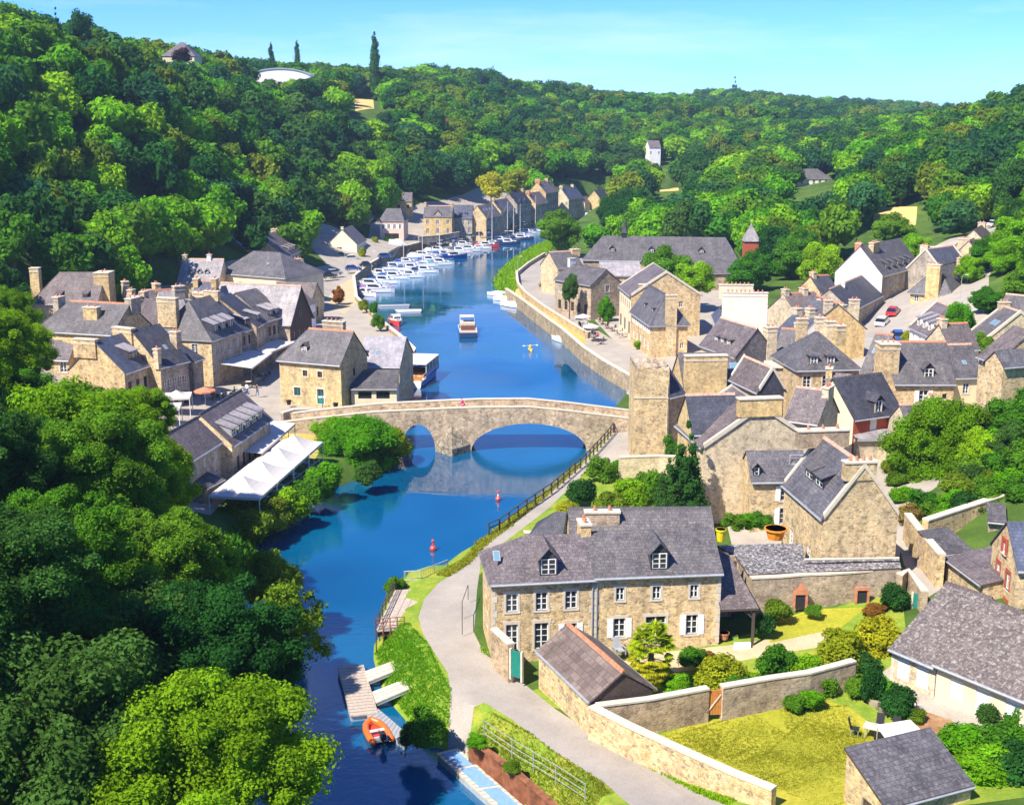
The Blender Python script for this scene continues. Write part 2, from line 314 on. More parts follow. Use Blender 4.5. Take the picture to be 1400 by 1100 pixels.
area = sum(rv[i][0]*rv[(i+1) % len(rv)][1]-rv[(i+1) % len(rv)][0]*rv[i][1] for i in range(len(rv)))
if area < 0: river = river[::-1]; rv = rv[::-1]
def rdist(X, Y):
    "distance to the river outline, and whether the nearest bank is a quay"
    X = np.asarray(X, float); Y = np.asarray(Y, float); best = np.full(X.shape, 1e9); kq = np.zeros(X.shape, bool)
    for i in range(len(river)):
        a = rv[i]; b = rv[(i+1) % len(rv)]; d = b-a; L2 = max(d@d, 1e-9)
        t = np.clip(((X-a[0])*d[0]+(Y-a[1])*d[1])/L2, 0, 1); e = np.hypot(X-a[0]-t*d[0], Y-a[1]-t*d[1])
        isq = river[i][2] == 'q' and river[(i+1) % len(rv)][2] == 'q'
        m = e < best; best[m] = e[m]; kq[m] = isq
    return best, kq
def zone(pts, z=None):
    o = []
    for a, b in pts:
        p = PT(a, b) if z is None else P(a, b, z); o.append((p.x, p.y))
    return o
Z_ = [  # (name, material, polygon) - the first that holds a face's centre wins
 ('road', 'g_asphalt', zone([(864,570),(848,600),(803,642),(748,692),(703,725),(672,748),(657,765),(652,800),(648,860),(662,888),(700,915),(760,968),(850,1030),(960,1098),(1010,1130),(870,1130),(822,1078),(760,1035),(700,985),(662,958),(648,965),(637,992),(634,1025),(606,1025),(611,980),(616,945),(612,915),(595,890),(578,862),(572,840),(580,812),(600,790),(640,765),(668,735),(700,712),(745,675),(800,630),(840,590),(852,570)], 2.5)),
 ('quay_road', 'g_asphalt', zone([(746,344),(708,372),(708,388),(716,400),(740,418),(790,450),(850,487),(872,510),(872,540),(862,560),(915,560),(915,510),(880,488),(820,450),(790,424),(758,398),(742,385),(745,362),(765,345)], 2.6)),
 ('quay_terrace', 'g_dry', zone([(700,400),(708,388),(716,400),(740,418),(790,450),(800,456),(800,499),(770,472),(755,461),(714,427),(690,408)], 2.6)),
 ('quay_terrace', 'g_paving', zone([(790,450),(850,487),(875,512),(872,545),(864,540),(826,517),(796,497)], 2.6)),
 ('bank_grass', 'g_grass', zone([(746,344),(706,372),(704,392),(700,405),(690,408),(670,392),(682,372),(725,342),(745,334),(775,322),(778,335)], 1.8)),
 ('road', 'g_asphalt', zone([(1158,470),(1180,440),(1236,396),(1262,372),(1290,350),(1340,310),(1362,296),(1385,290),(1380,315),(1340,350),(1285,390),(1262,400),(1238,430),(1232,480)], None)),
 ('lawn', 'g_lawn', zone([(885,1002),(975,975),(1060,958),(1130,955),(1160,965),(1195,992),(1245,1010),(1228,1070),(1130,1140),(1060,1140),(1020,1085)], 2.9)),
 ('lawn', 'g_lawn', zone([(1052,872),(1150,857),(1185,836),(1110,832),(1058,845)], 3.4)),
 ('garden_path', 'g_sand', zone([(835,893),(890,884),(990,880),(1050,874),(1135,862),(1130,886),(1060,893),(960,908),(900,912),(850,905)], 3.0)),
 ('flower_bed', 'g_bed', zone([(1235,985),(1262,970),(1300,985),(1312,1000),(1275,1012),(1245,1005)], 3.1)),
 ('terrace', 'g_paving', zone([(1195,925),(1240,960),(1275,985),(1320,1005),(1420,1050),(1420,960),(1290,925),(1230,905)], 3.2)),
 ('lane', 'g_asphalt', zone([(1226,735),(1236,765),(1262,812),(1296,800),(1285,780),(1250,745),(1236,715),(1228,690),(1218,690)], 4.9)),
 ('garden_grass', 'g_grass', zone([(820,960),(1060,925),(1215,960),(1260,1000),(1400,1010),(1420,1130),(1000,1150),(900,1060)], 3.0)),
 ('garden_grass', 'g_grass', zone([(700,940),(850,890),(1000,870),(1230,820),(1240,900),(1180,950),(1060,935),(830,975)], 3.0)),
 ('riverside_lawn', 'g_dry', zone([(372,606),(395,575),(450,568),(475,578),(440,592),(445,600),(430,625)], 2.4)),
 ('riverside_path', 'g_sand', zone([(395,610),(425,585),(480,560),(470,552),(440,562),(405,580),(385,600)], 2.5)),
 ('parking_strip', 'g_sand', zone([(445,410),(460,388),(480,378),(510,362),(540,348),(548,352),(530,362),(505,377),(486,393),(490,408),(470,425)], 2.7)),
 ('paving', 'g_paving', [(-44,112),(-29,112)] + zone([(330,655),(372,606),(395,575),(470,552),(552,548),(552,525),(562,500),(574,476),(555,458),(533,441),(508,422),(492,404),(492,394)], 2.8) + zone([(505,376),(545,353),(600,338),(675,320),(735,309)], 0) + [(5,520),(-10,520),(-20,480),(-38,430),(-46,400),(-44,370),(-58,356),(-56,338),(-48,318),(-56,298),(-68,254),(-70,238),(-58,218),(-72,201),(-78,187),(-68,158),(-52,128)]),
 ('field', 'g_field', zone([(484,136),(486,152),(512,150),(510,134)], None)),
 ('field', 'g_field', zone([(1192,286),(1196,312),(1225,316),(1252,308),(1254,284)], None)),
 ('field', 'g_field', zone([(900,246),(902,262),(928,262),(926,246)], None)),
 ('garden_grass', 'g_wood', zone([(1225,705),(1262,750),(1400,725),(1420,640),(1330,660),(1240,690)], 6)),
 ('paving', 'g_paving', zone([(815,630),(870,560),(872,500),(800,422),(775,388),(778,352),(830,345),(1000,352),(1060,430),(1140,400),(1180,372),(1250,352),(1345,312),(1356,290),(1384,288),(1376,322),(1352,380),(1350,420),(1385,470),(1420,500),(1420,560),(1240,700),(1230,760),(1226,816),(1020,825),(990,700),(880,640)], None)),
 ('bank_grass', 'g_grass', zone([(500,860),(520,800),(560,780),(680,700),(790,620),(860,560),(900,600),(960,700),(960,760),(680,760),(640,800),(650,880),(700,930),(1000,1150),(600,1150),(470,1000)], 2.2)),
]
def build_ground():
    V = []; E = []
    def add(x, y): V.append(Vector((x, y))); return len(V)-1
    def loop(pts, maxd):
        ids = []
        for i in range(len(pts)):
            a = pts[i]; b = pts[(i+1) % len(pts)]; L = math.hypot(b[0]-a[0], b[1]-a[1]); k = max(1, int(L/maxd))
            for j in range(k): ids.append(add(a[0]+(b[0]-a[0])*j/k, a[1]+(b[1]-a[1])*j/k))
        for i in range(len(ids)): E.append((ids[i], ids[(i+1) % len(ids)]))
    loop([(a, b) for a, b, _ in river], 3.0)
    m = len(river)
    def off(d):
        o = []
        for i in range(m):
            a, b, c = rv[i-1], rv[i], rv[(i+1) % m]
            n1 = np.array([b[1]-a[1], -(b[0]-a[0])]); n2 = np.array([c[1]-b[1], -(c[0]-b[0])]); n1 = n1/np.linalg.norm(n1); n2 = n2/np.linalg.norm(n2)
            nn = n1+n2; nn = nn/max(np.linalg.norm(nn), .3); o.append((b[0]+nn[0]*d, b[1]+nn[1]*d))
        return o
    loop(off(-.2), 2.5)
    for d in (2.6,):
        o = off(d)
        for i in range(m):
            a = o[i]; b = o[(i+1) % m]; L = math.hypot(b[0]-a[0], b[1]-a[1]); k = max(1, int(L/2.5))
            for j in range(k): add(a[0]+(b[0]-a[0])*j/k, a[1]+(b[1]-a[1])*j/k)
    for _, _, z in Z_: loop(z, 5.0)
    y = -60.0
    while y < 5200:
        st = 3.2 if y < 130 else 4 if y < 330 else 4+(y-330)*.022
        if y < 40: st = 8
        x = -max(190, y*.62+140)
        lim = -x
        while x < lim:
            add(x+random.uniform(-.25, .25)*st, y+random.uniform(-.25, .25)*st); x += st*1.05
        y += st
    for x in range(-4000, 4001, 400): add(x, -300); add(x, 6500)
    for y in range(-300, 6501, 400): add(-4000, y); add(4000, y)
    vo, eo, fo, *_ = delaunay_2d_cdt(V, E, [], 0, 1e-4)
    X = np.array([v.x for v in vo]); Y = np.array([v.y for v in vo]); Zl = land(X, Y)
    Zl += np.array([noise.noise(Vector((x*.05, y*.05, 0)))*1.2 if z > 9 else noise.noise(Vector((x*.3, y*.3, 0)))*.06 for x, y, z in zip(X, Y, Zl)])
    ins = inpoly_np(X, Y, rv.tolist()); d, kq = rdist(X, Y)
    on = d < .02
    z = Zl.copy()
    z[ins & ~on] = -2.2
    nat = ~kq & ~ins
    z[nat] = -.35+(Zl[nat]+.35)*np.clip(d[nat]/2.4, 0, 1)
    z[on & ~kq] = -.35; z[on & kq] = Zl[on & kq]
    T = np.array([tuple(f) if len(f) == 3 else tuple(f[:3]) for f in fo]); cxx = X[T].mean(1); cyy = Y[T].mean(1)
    zid = np.full(len(T), -1)
    for k, (_, _, pg) in enumerate(Z_):
        m_ = inpoly_np(cxx, cyy, pg) & (zid < 0); zid[m_] = k
    zid[inpoly_np(cxx, cyy, rv.tolist())] = -2
    groups = {}
    for k in range(-2, len(Z_)):
        f = T[zid == k]
        if len(f) == 0: continue
        nm, mt = ('riverbed', 'g_bed') if k == -2 else ('ground', 'g_wood') if k == -1 else Z_[k][:2]
        u, inv = np.unique(f, return_inverse=True)
        me = bpy.data.meshes.new(nm); me.from_pydata([(X[i], Y[i], z[i]) for i in u], [], inv.reshape(f.shape).tolist()); me.materials.append(MATS[mt])
        me.polygons.foreach_set('use_smooth', [True]*len(f)); me.update()
        o = link(nm, me); o['kind'] = 'structure'
build_ground()
# ------------------------------------------------------------ water
def watermat():
    m, n, l, b = nt('water')
    tc = N(n, 'ShaderNodeTexCoord')
    mp = N(n, 'ShaderNodeMapping'); mp.inputs['Scale'].default_value = (1, 1.6, 1); l.new(tc.outputs['Object'], mp.inputs[0])
    n1 = N(n, 'ShaderNodeTexNoise', Scale=1.1, Detail=5.0, Roughness=.6); l.new(mp.outputs[0], n1.inputs['Vector'])
    n2 = N(n, 'ShaderNodeTexNoise', Scale=.18, Detail=2.0); l.new(tc.outputs['Object'], n2.inputs['Vector'])
    n3 = N(n, 'ShaderNodeTexNoise', Scale=.022, Detail=3.0, Roughness=.6); l.new(tc.outputs['Object'], n3.inputs['Vector'])
    cl = ramp(n, [(.42, (.02,)*3), (.6, (1,)*3)]); l.new(n3.outputs[0], cl.inputs[0])
    mu = N(n, 'ShaderNodeMath', operation='MULTIPLY'); l.new(n1.outputs[0], mu.inputs[0]); l.new(cl.outputs[0], mu.inputs[1])
    ad = N(n, 'ShaderNodeMath', operation='MULTIPLY_ADD'); l.new(n2.outputs[0], ad.inputs[0]); ad.inputs[1].default_value = .5; l.new(mu.outputs[0], ad.inputs[2])
    l.new(bump(n, l, ad.outputs[0], .3, .12), b.inputs['Normal'])
    wc = ramp(n, [(.35, (.0, .055, .14)), (.65, (.0, .12, .27))]); l.new(n3.outputs[0], wc.inputs[0]); l.new(wc.outputs[0], b.inputs['Base Color']); b.inputs['Roughness'].default_value = .03; b.inputs['IOR'].default_value = 2.0
    b.inputs['Specular IOR Level'].default_value = .6
    MATS['water'] = m
watermat()
w = MB(); w.poly([(-90, -80, 0), (60, -80, 0), (60, 300, 0), (-90, 300, 0)], 'water'); w.poly([(-90, 300, 0), (60, 300, 0), (230, 680, 0), (-90, 680, 0)], 'water')
w.build('water')['kind'] = 'structure'
# ------------------------------------------------------------ sky and sun
wd = bpy.data.worlds.new('World'); S.world = wd; wd.use_nodes = True
n = wd.node_tree.nodes; l = wd.node_tree.links; bg = n['Background']
sk = n.new('ShaderNodeTexSky'); sk.sky_type = 'NISHITA'; sk.sun_disc = False
SUN = Vector((-.69, -.72, 0)).normalized()*math.cos(R(50)) + Vector((0, 0, math.sin(R(50))))
sk.sun_elevation = R(50); sk.sun_rotation = math.atan2(SUN.x, SUN.y) % (2*math.pi); sk.air_density = 1.0; sk.dust_density = 0; sk.ozone_density = 3.0; sk.altitude = 2600
hs = n.new('ShaderNodeHueSaturation'); hs.inputs['Saturation'].default_value = 1.2; l.new(sk.outputs[0], hs.inputs['Color'])
tn = n.new('ShaderNodeMix'); tn.data_type = 'RGBA'; tn.blend_type = 'MULTIPLY'; tn.inputs[0].default_value = 1; l.new(hs.outputs[0], tn.inputs[6]); tn.inputs[7].default_value = (.48, .73, 1.15, 1); 
wc_ = n.new('ShaderNodeTexCoord'); wm_ = n.new('ShaderNodeMapping'); wm_.inputs['Scale'].default_value = (1.2, 3, 9); wm_.inputs['Rotation'].default_value = (0, R(12), 0); l.new(wc_.outputs['Generated'], wm_.inputs[0]); wn_ = n.new('ShaderNodeTexNoise'); wn_.inputs['Scale'].default_value = 1.6; wn_.inputs['Detail'].default_value = 7; wn_.inputs['Roughness'].default_value = .6; l.new(wm_.outputs[0], wn_.inputs['Vector'])
wr_ = n.new('ShaderNodeMapRange'); wr_.inputs['From Min'].default_value = .52; wr_.inputs['From Max'].default_value = .8; wr_.inputs['To Max'].default_value = .6; l.new(wn_.outputs[0], wr_.inputs[0]); wx_ = n.new('ShaderNodeMix'); wx_.data_type = 'RGBA'; l.new(wr_.outputs[0], wx_.inputs[0]); l.new(tn.outputs[2], wx_.inputs[6]); wx_.inputs[7].default_value = (5.5, 6.2, 7, 1); l.new(wx_.outputs[2], bg.inputs[0]); bg.inputs[1].default_value = .112
sl = bpy.data.lights.new('sun', 'SUN'); so = bpy.data.objects.new('sun', sl); C.objects.link(so); sl.energy = 4.6; sl.angle = R(.53); sl.color = (1, .93, .82)
so.rotation_euler = SUN.to_track_quat('Z', 'Y').to_euler(); so.location = (0, 0, 120)
S.view_settings.view_transform = 'Standard'; S.view_settings.look = 'None'; S.view_settings.exposure = .92; S.view_settings.gamma = 1
S.cycles.max_bounces = 5; S.cycles.diffuse_bounces = 3; S.cycles.glossy_bounces = 3; S.cycles.transmission_bounces = 3; S.cycles.transparent_max_bounces = 4
# ------------------------------------------------------------ building kit
def wall_face(mb, p0, p1, z0, z1, ops, mat, thick=.28, rev='granite'):
    "wall from p0 to p1 (outside on the right-hand side); openings (u centre, v bottom, w, h) are cut through and get reveals"
    p0 = Vector(p0); p1 = Vector(p1); L = (p1-p0).length; d = (p1-p0)/L; nin = Vector((-d.y, d.x, 0))
    pt = lambda u, z, t=0: (p0.x+d.x*u+nin.x*t, p0.y+d.y*u+nin.y*t, z)
    us = sorted({0.0, L, *[o[0]-o[2]/2 for o in ops], *[o[0]+o[2]/2 for o in ops]})
    vs = sorted({z0, z1, *[o[1] for o in ops], *[o[1]+o[3] for o in ops]})
    us = [u for u in us if -1e-6 <= u <= L+1e-6]; vs = [v for v in vs if z0-1e-6 <= v <= z1+1e-6]
    for i in range(len(us)-1):
        j = 0
        while j < len(vs)-1:
            uc = (us[i]+us[i+1])/2
            def hole(jj):
                vc = (vs[jj]+vs[jj+1])/2
                return any(abs(uc-o[0]) < o[2]/2 and o[1] < vc < o[1]+o[3] for o in ops)
            if hole(j): j += 1; continue
            k = j
            while k+1 < len(vs)-1 and not hole(k+1): k += 1
            mb.poly([pt(us[i], vs[j]), pt(us[i+1], vs[j]), pt(us[i+1], vs[k+1]), pt(us[i], vs[k+1])], mat); j = k+1
    for (uc, vb, w, h) in ops:
        a, b, c, e = uc-w/2, uc+w/2, vb, vb+h
        mb.poly([pt(a, c), pt(a, e), pt(a, e, thick), pt(a, c, thick)], rev); mb.poly([pt(b, e), pt(b, c), pt(b, c, thick), pt(b, e, thick)], rev)
        mb.poly([pt(a, e), pt(b, e), pt(b, e, thick), pt(a, e, thick)], rev); mb.poly([pt(b, c), pt(a, c), pt(a, c, thick), pt(b, c, thick)], rev)
_WM = {}
def win_meshes(w, h, style):
    k = (round(w, 2), round(h, 2), style)
    if k in _WM: return _WM[k]
    f = MB(); g = MB(); s = None
    fm = {'d': 'paint_green', 'g': 'paint_green', 'b': 'paint_brown', 'k': 'paint_dark', 'v': 'wood_dark', 'V': 'paint_blue'}.get(style[0], 'paint_white')
    t = .07; a = w/2
    y0, y1 = .10, .16
    if style[0] == 'R':   # closed roller shutter
        f.box(-a, a, .06, .12, 0, h, 'paint_white')
        for i in range(1, int(h/.2)): f.box(-a+.03, a-.03, .05, .058, i*.2, i*.2+.03, 'paint_grey')
        f.box(-a-.03, a+.03, .03, .1, h-.1, h, 'paint_white'); g = None
    elif style[0] in 'dvV':   # door leaf
        f.box(-a, -a+t, y0, y1, 0, h, fm); f.box(a-t, a, y0, y1, 0, h, fm); f.box(-a+t, a-t, y0, y1, h-t, h, fm)
        g.box(-a+t, a-t, y0+.02, y1-.01, .0, h-t, fm)
        for sx in (-1, 1):
            g.box(min(0.04*sx, (a-t-.06)*sx), max(.04*sx, (a-t-.06)*sx), y0+.005, y0+.018, .12, h*.42, fm); g.box(min(0.04*sx, (a-t-.06)*sx), max(.04*sx, (a-t-.06)*sx), y0+.005, y0+.018, h*.5, h-t-.1, 'glass' if style[0] == 'd' else fm)
    else:
        f.box(-a, -a+t, y0, y1, 0, h, fm); f.box(a-t, a, y0, y1, 0, h, fm); f.box(-a+t, a-t, y0, y1, h-t, h, fm); f.box(-a+t, a-t, y0, y1, 0, t, fm)
        if w > .55: f.box(-.045, .045, y0-.01, y1, t, h-t, fm)
        nb = int(style[1]) if len(style) > 1 and style[1].isdigit() else (2 if h > .9 else 1)
        for i in range(1, nb+1):
            zz = t+(h-2*t)*i/(nb+1); f.box(-a+t, a-t, y0+.01, y1-.01, zz-.022, zz+.022, fm)
        g.box(-a+t/2, a-t/2, y1-.03, y1-.02, t/2, h-t/2, 'glass')
    if 's' in style:
        s = MB(); s.box(-a-.16, a+.16, -.05, .1, -.14, 0, 'granite'); s.box(-a-.2, a+.2, -.025, .08, h, h+.24, 'granite')
        for sx in (-1, 1): s.box(min(sx*a, sx*(a+.15)), max(sx*a, sx*(a+.15)), -.025, .08, 0, h, 'granite')
    if 'r' in style:   # red brick surround
        s = MB(); s.box(-a-.16, a+.16, -.05, .1, -.12, 0, 'granite'); s.box(-a-.2, a+.2, -.03, .08, h, h+.28, 'render_red')
        for sx in (-1, 1): s.box(min(sx*a, sx*(a+.2)), max(sx*a, sx*(a+.2)), -.03, .08, 0, h, 'render_red')
    _WM[k] = (f.mesh('window_frame'), g.mesh('pane') if g else None, s.mesh('surround') if s else None)
    return _WM[k]
_SH = {}
def shutter_mesh(w, h, mat):
    k = (round(w, 2), round(h, 2), mat)
    if k not in _SH:
        m = MB(); m.box(-w/2, w/2, 0, .045, 0, h, mat); m.box(-w/2+.04, w/2-.04, -.015, 0, h*.12, h*.2, mat); m.box(-w/2+.04, w/2-.04, -.015, 0, h*.78, h*.86, mat); _SH[k] = m.mesh('shutter')
    return _SH[k]
def put_window(parent, M, w, h, style, shut=None):
    f, g, s = win_meshes(w, h, style)
    o = link('door' if style[0] in 'dvV' else 'window', f, parent, M=M)
    if g: link('door_panel' if style[0] in 'dvV' else 'pane', g, o)
    if s: link('surround', s, o)
    if shut:
        for sx in (-1, 1): link('shutter', shutter_mesh(w*.5, h, shut), parent, M=M @ Matrix.Translation((sx*(w*.77+.02), -.06, 0)))
    return o
def face_frame(face, L, D):
    "matrix of a wall face: x along the wall, y inwards, z up; origin at the wall's left end"
    if face == 'F': return Matrix.Translation((-L/2, -D/2, 0)), L
    if face == 'R': return Matrix.Translation((L/2, -D/2, 0)) @ Matrix.Rotation(math.pi/2, 4, 'Z'), D
    if face == 'K': return Matrix.Translation((L/2, D/2, 0)) @ Matrix.Rotation(math.pi, 4, 'Z'), L
    return Matrix.Translation((-L/2, D/2, 0)) @ Matrix.Rotation(-math.pi/2, 4, 'Z'), D
def chimney(parent, x, y, w, d, z0, z1, pots=2, mat='stone_gold', pm='terracotta'):
    m = MB(); m.box(x-w/2, x+w/2, y-d/2, y+d/2, z0, z1, mat); m.box(x-w/2-.08, x+w/2+.08, y-d/2-.08, y+d/2+.08, z1, z1+.14, 'granite')
    along = w >= d
    if z1-z0 > 2.2: m.box(x-w/2-.05, x+w/2+.05, y-d/2-.05, y+d/2+.05, z1-.55, z1-.42, 'granite')
    for i in range(pots):
        t = ((i+.5)/pots-.5)*.86; px, py = (x+t*w, y) if along else (x, y+t*d)
        m.tube((px, py, z1+.14), (px, py, z1+.5), .13, .10, pm, 8)
    return m.build('chimney', parent)
def roofmesh(L, D, h, rise, axis, hl, hr, ov, og, mat, t=.14, mono=False, flare=0.0):
    "roof frame: ridge along x"
    X, Sx = (L/2, D/2) if axis == 'par' else (D/2, L/2)
    m = MB(); zr = h+rise
    if mono:
        sl = rise/(2*Sx); z_lo = h-ov*sl
        m.slab([(-X-og, -Sx-ov, z_lo+t), (X+og, -Sx-ov, z_lo+t), (X+og, Sx+.1, zr+t), (-X-og, Sx+.1, zr+t)], t, mat, 'wood_dark')
        return m, X, Sx
    sl = rise/Sx; zl = h-ov*sl
    oxl = og if hl == 0 else ov; oxr = og if hr == 0 else ov
    e = dict(a=(-X-oxl, -Sx-ov, zl+t), b=(X+oxr, -Sx-ov, zl+t), c=(X+oxr, Sx+ov, zl+t), d=(-X-oxl, Sx+ov, zl+t))
    rl = (-X+hl if hl else -X-og, 0, zr+t); rr = (X-hr if hr else X+og, 0, zr+t)
    def uvs(pts, ax):
        out = []
        for p in pts:
            if ax == 'x': out.append((p[0], math.hypot(Sx+ov-abs(p[1]), p[2]-zl)))
            else: out.append((p[1], math.hypot(X-abs(p[0]), p[2]-zl)))
        return out
    def sl2(pts, ax):
        low = [(p[0], p[1], p[2]-t) for p in pts]; m.poly(pts, mat, uvs(pts, ax)); m.poly(low[::-1], 'wood_dark')
        m.poly([pts[0], low[0], low[1], pts[1]], 'zinc')
        if len(pts) == 4:
            m.poly([pts[1], low[1], low[2], pts[2]], mat); m.poly([pts[3], low[3], low[0], pts[0]], mat)
    sl2([e['a'], e['b'], rr, rl], 'x'); sl2([e['c'], e['d'], rl, rr], 'x')
    if hl: sl2([e['d'], e['a'], rl], 'y')
    if hr: sl2([e['b'], e['c'], rr], 'y')
    return m, X, Sx
def WN(face, n, v, w=.85, h=1.35, st='w2', sh=None, m=.14):
    return (face, tuple(m+(1-2*m)*(i/(n-1) if n > 1 else .5) for i in range(n)), v, w, h, st, sh)
def house(name, label, a, b, zg, h, dep, rise, axis='par', hl=0, hr=0, wall='stone_gold', roof='slate_grey', ridge='terracotta_pale', ov=.3, og=.12, wins=(), chims=(), dorms=(), sky=(), mono=False, cat='house', group=None, ze=None, gut=True, pipes=(), flat=False, parapet=False, found=2.5, verge=None, world=False, quoin=False):
    if world: A, B = Vector((*a, zg+h)), Vector((*b, zg+h))
    else: A = P(a[0], a[1], zg+h); B = P(b[0], b[1], zg+h)
    dv = B-A; dv.z = 0; L = dv.length; rz = math.atan2(dv.y, dv.x); nin = Vector((-dv.y, dv.x, 0)).normalized(); c = (A+B)/2+nin*dep/2
    root = thing(name, label, cat, (c.x, c.y, zg), rz, group)
    D = dep
    corners = [(-L/2, -D/2, 0), (L/2, -D/2, 0), (L/2, D/2, 0), (-L/2, D/2, 0)]
    # windows: (face, u list in metres or fractions, v, w, h, style, shutter)
    ops = {'F': [], 'R': [], 'K': [], 'L': []}
    for wv in wins:
        face, us, v, ww, wh, st = wv[:6]; shut = wv[6] if len(wv) > 6 else None
        F, FL = face_frame(face, L, D)
        for u in us:
            uu = u*FL
            if uu-ww/2 < .05 or uu+ww/2 > FL-.05: continue
            if v+wh < h-.02: ops[face].append((uu, v, ww, wh)); yy = 0
            else: yy = -.14
            put_window(root, F @ Matrix.Translation((uu, yy, v)), ww, wh, st, shut)
    wm = MB(); wl = {}
    for i, f in enumerate('FRKL'):
        wmat = wall[f] if isinstance(wall, dict) and f in wall else (wall['*'] if isinstance(wall, dict) else wall)
        wl[f] = wmat; wall_face(wm, corners[i], corners[(i+1) % 4], -found, h, ops[f], wmat)
    zr = h+rise
    if not flat:
        if mono:
            for f in ('L', 'R'):
                s = -1 if f == 'L' else 1; p = [(s*L/2, -D/2, h), (s*L/2, D/2, h), (s*L/2, D/2, zr)]; wm.poly(p if s > 0 else p[::-1], wl[f])
            wm.poly([(L/2, D/2, h), (-L/2, D/2, h), (-L/2, D/2, zr), (L/2, D/2, zr)], wl['K'])
        elif axis == 'par':
            if not hr: wm.poly([(L/2, -D/2, h), (L/2, D/2, h), (L/2, 0, zr)], wl['R'])
            if not hl: wm.poly([(-L/2, D/2, h), (-L/2, -D/2, h), (-L/2, 0, zr)], wl['L'])
        else:
            if not hl: wm.poly([(-L/2, -D/2, h), (L/2, -D/2, h), (0, -D/2, zr)], wl['F'])
            if not hr: wm.poly([(L/2, D/2, h), (-L/2, D/2, h), (0, D/2, zr)], wl['K'])
    if quoin:
        for cx_, cy_ in ((-L/2, -D/2), (L/2, -D/2)):
            for i in range(int(h/.55)):
                e = .34 if i % 2 else .22; wm.box(cx_-(.03 if cx_ < 0 else e), cx_+(e if cx_ < 0 else .03), cy_-.03, cy_+.3, i*.55, i*.55+.5, 'granite')
    wm.build('wall', root)
    # roof
    T = Matrix.Identity(4) if axis == 'par' else Matrix.Rotation(math.pi/2, 4, 'Z')
    if flat:
        rm = MB(); rm.slab([(-L/2-ov, -D/2-ov, h+.14), (L/2+ov, -D/2-ov, h+.14), (L/2+ov, D/2+ov, h+.14), (-L/2-ov, D/2+ov, h+.14)], .14, roof); ro = rm.build('roof', root); X, Sx = L/2, D/2
    else:
        rm, X, Sx = roofmesh(L, D, h, rise, axis, hl, hr, ov, og, roof, mono=mono)
        if not mono and ridge:
            xa = -X+hl if hl else -X-og; xb = X-hr if hr else X+og; k = max(2, int((xb-xa)/.42))
            for i in range(k):
                u0 = xa+(xb-xa)*i/k; u1 = xa+(xb-xa)*(i+.94)/k
                rm.hexa([(u0, -.16, zr+.02), (u1, -.16, zr+.02), (u1, .16, zr+.02), (u0, .16, zr+.02), (u0, -.05, zr+.24), (u1, -.05, zr+.24), (u1, .05, zr+.24), (u0, .05, zr+.24)], ridge)
            for (flag, sx, xx) in ((hl, -1, xa), (hr, 1, xb)):
                if flag:
                    sl = rise/Sx
                    for sy in (-1, 1):
                        rm.tube((xx, 0, zr+.12), (sx*(X+ov), sy*(Sx+ov), h-ov*sl+.16), .07, .07, 'zinc' if 'blue' in roof or 'dark' in roof else roof, 5)
        if verge and not mono:
            sl = rise/Sx
            for sx, fl in ((-1, hl), (1, hr)):
                if not fl:
                    for sy in (-1, 1):
                        rm.hexa([(sx*X-.16, sy*Sx, h-.1), (sx*X+.16, sy*Sx, h-.1), (sx*X+.16, 0, zr-.1), (sx*X-.16, 0, zr-.1), (sx*X-.16, sy*Sx, h+.34), (sx*X+.16, sy*Sx, h+.34), (sx*X+.16, 0, zr+.34), (sx*X-.16, 0, zr+.34)], verge)
        ro = rm.build('roof', root, M=T)
        if gut:
            sl = (rise/(2*Sx) if mono else rise/Sx); zz = h-ov*sl+.03
            for sy in ((-1,) if mono else (-1, 1)):
                gm = MB()
                gm.tube((-X-.1, sy*(Sx+ov+.05), zz), (X+.1, sy*(Sx+ov+.05), zz), .075, .075, 'zinc', 6)
                if (sy, -1) in pipes or (sy, 1) in pipes:
                    for q_, sx in pipes:
                        if q_ == sy: gm.tube((sx*(X-.15), sy*(Sx+.1), zz), (sx*(X-.15), sy*(Sx+.1), 0), .05, .05, 'zinc', 6)
                gm.build('gutter', root, M=T)
    Ti = T
    for ch in chims:   # (t along ridge in [-1,1], across in [-1,1], width along ridge, width across, height above ridge, pots, material)
        t_, s_, cw, cd, hh, pots = ch[:6]; cm = ch[6] if len(ch) > 6 else (wl['F'] if 'render' not in str(wl['F']) else 'stone_gold')
        zb = h+rise*(1-abs(s_))-.8 if not mono else h
        chimney(ro, t_*X, s_*Sx, cw, cd, ch[7] if len(ch) > 7 else zb, zr+hh, pots, cm)
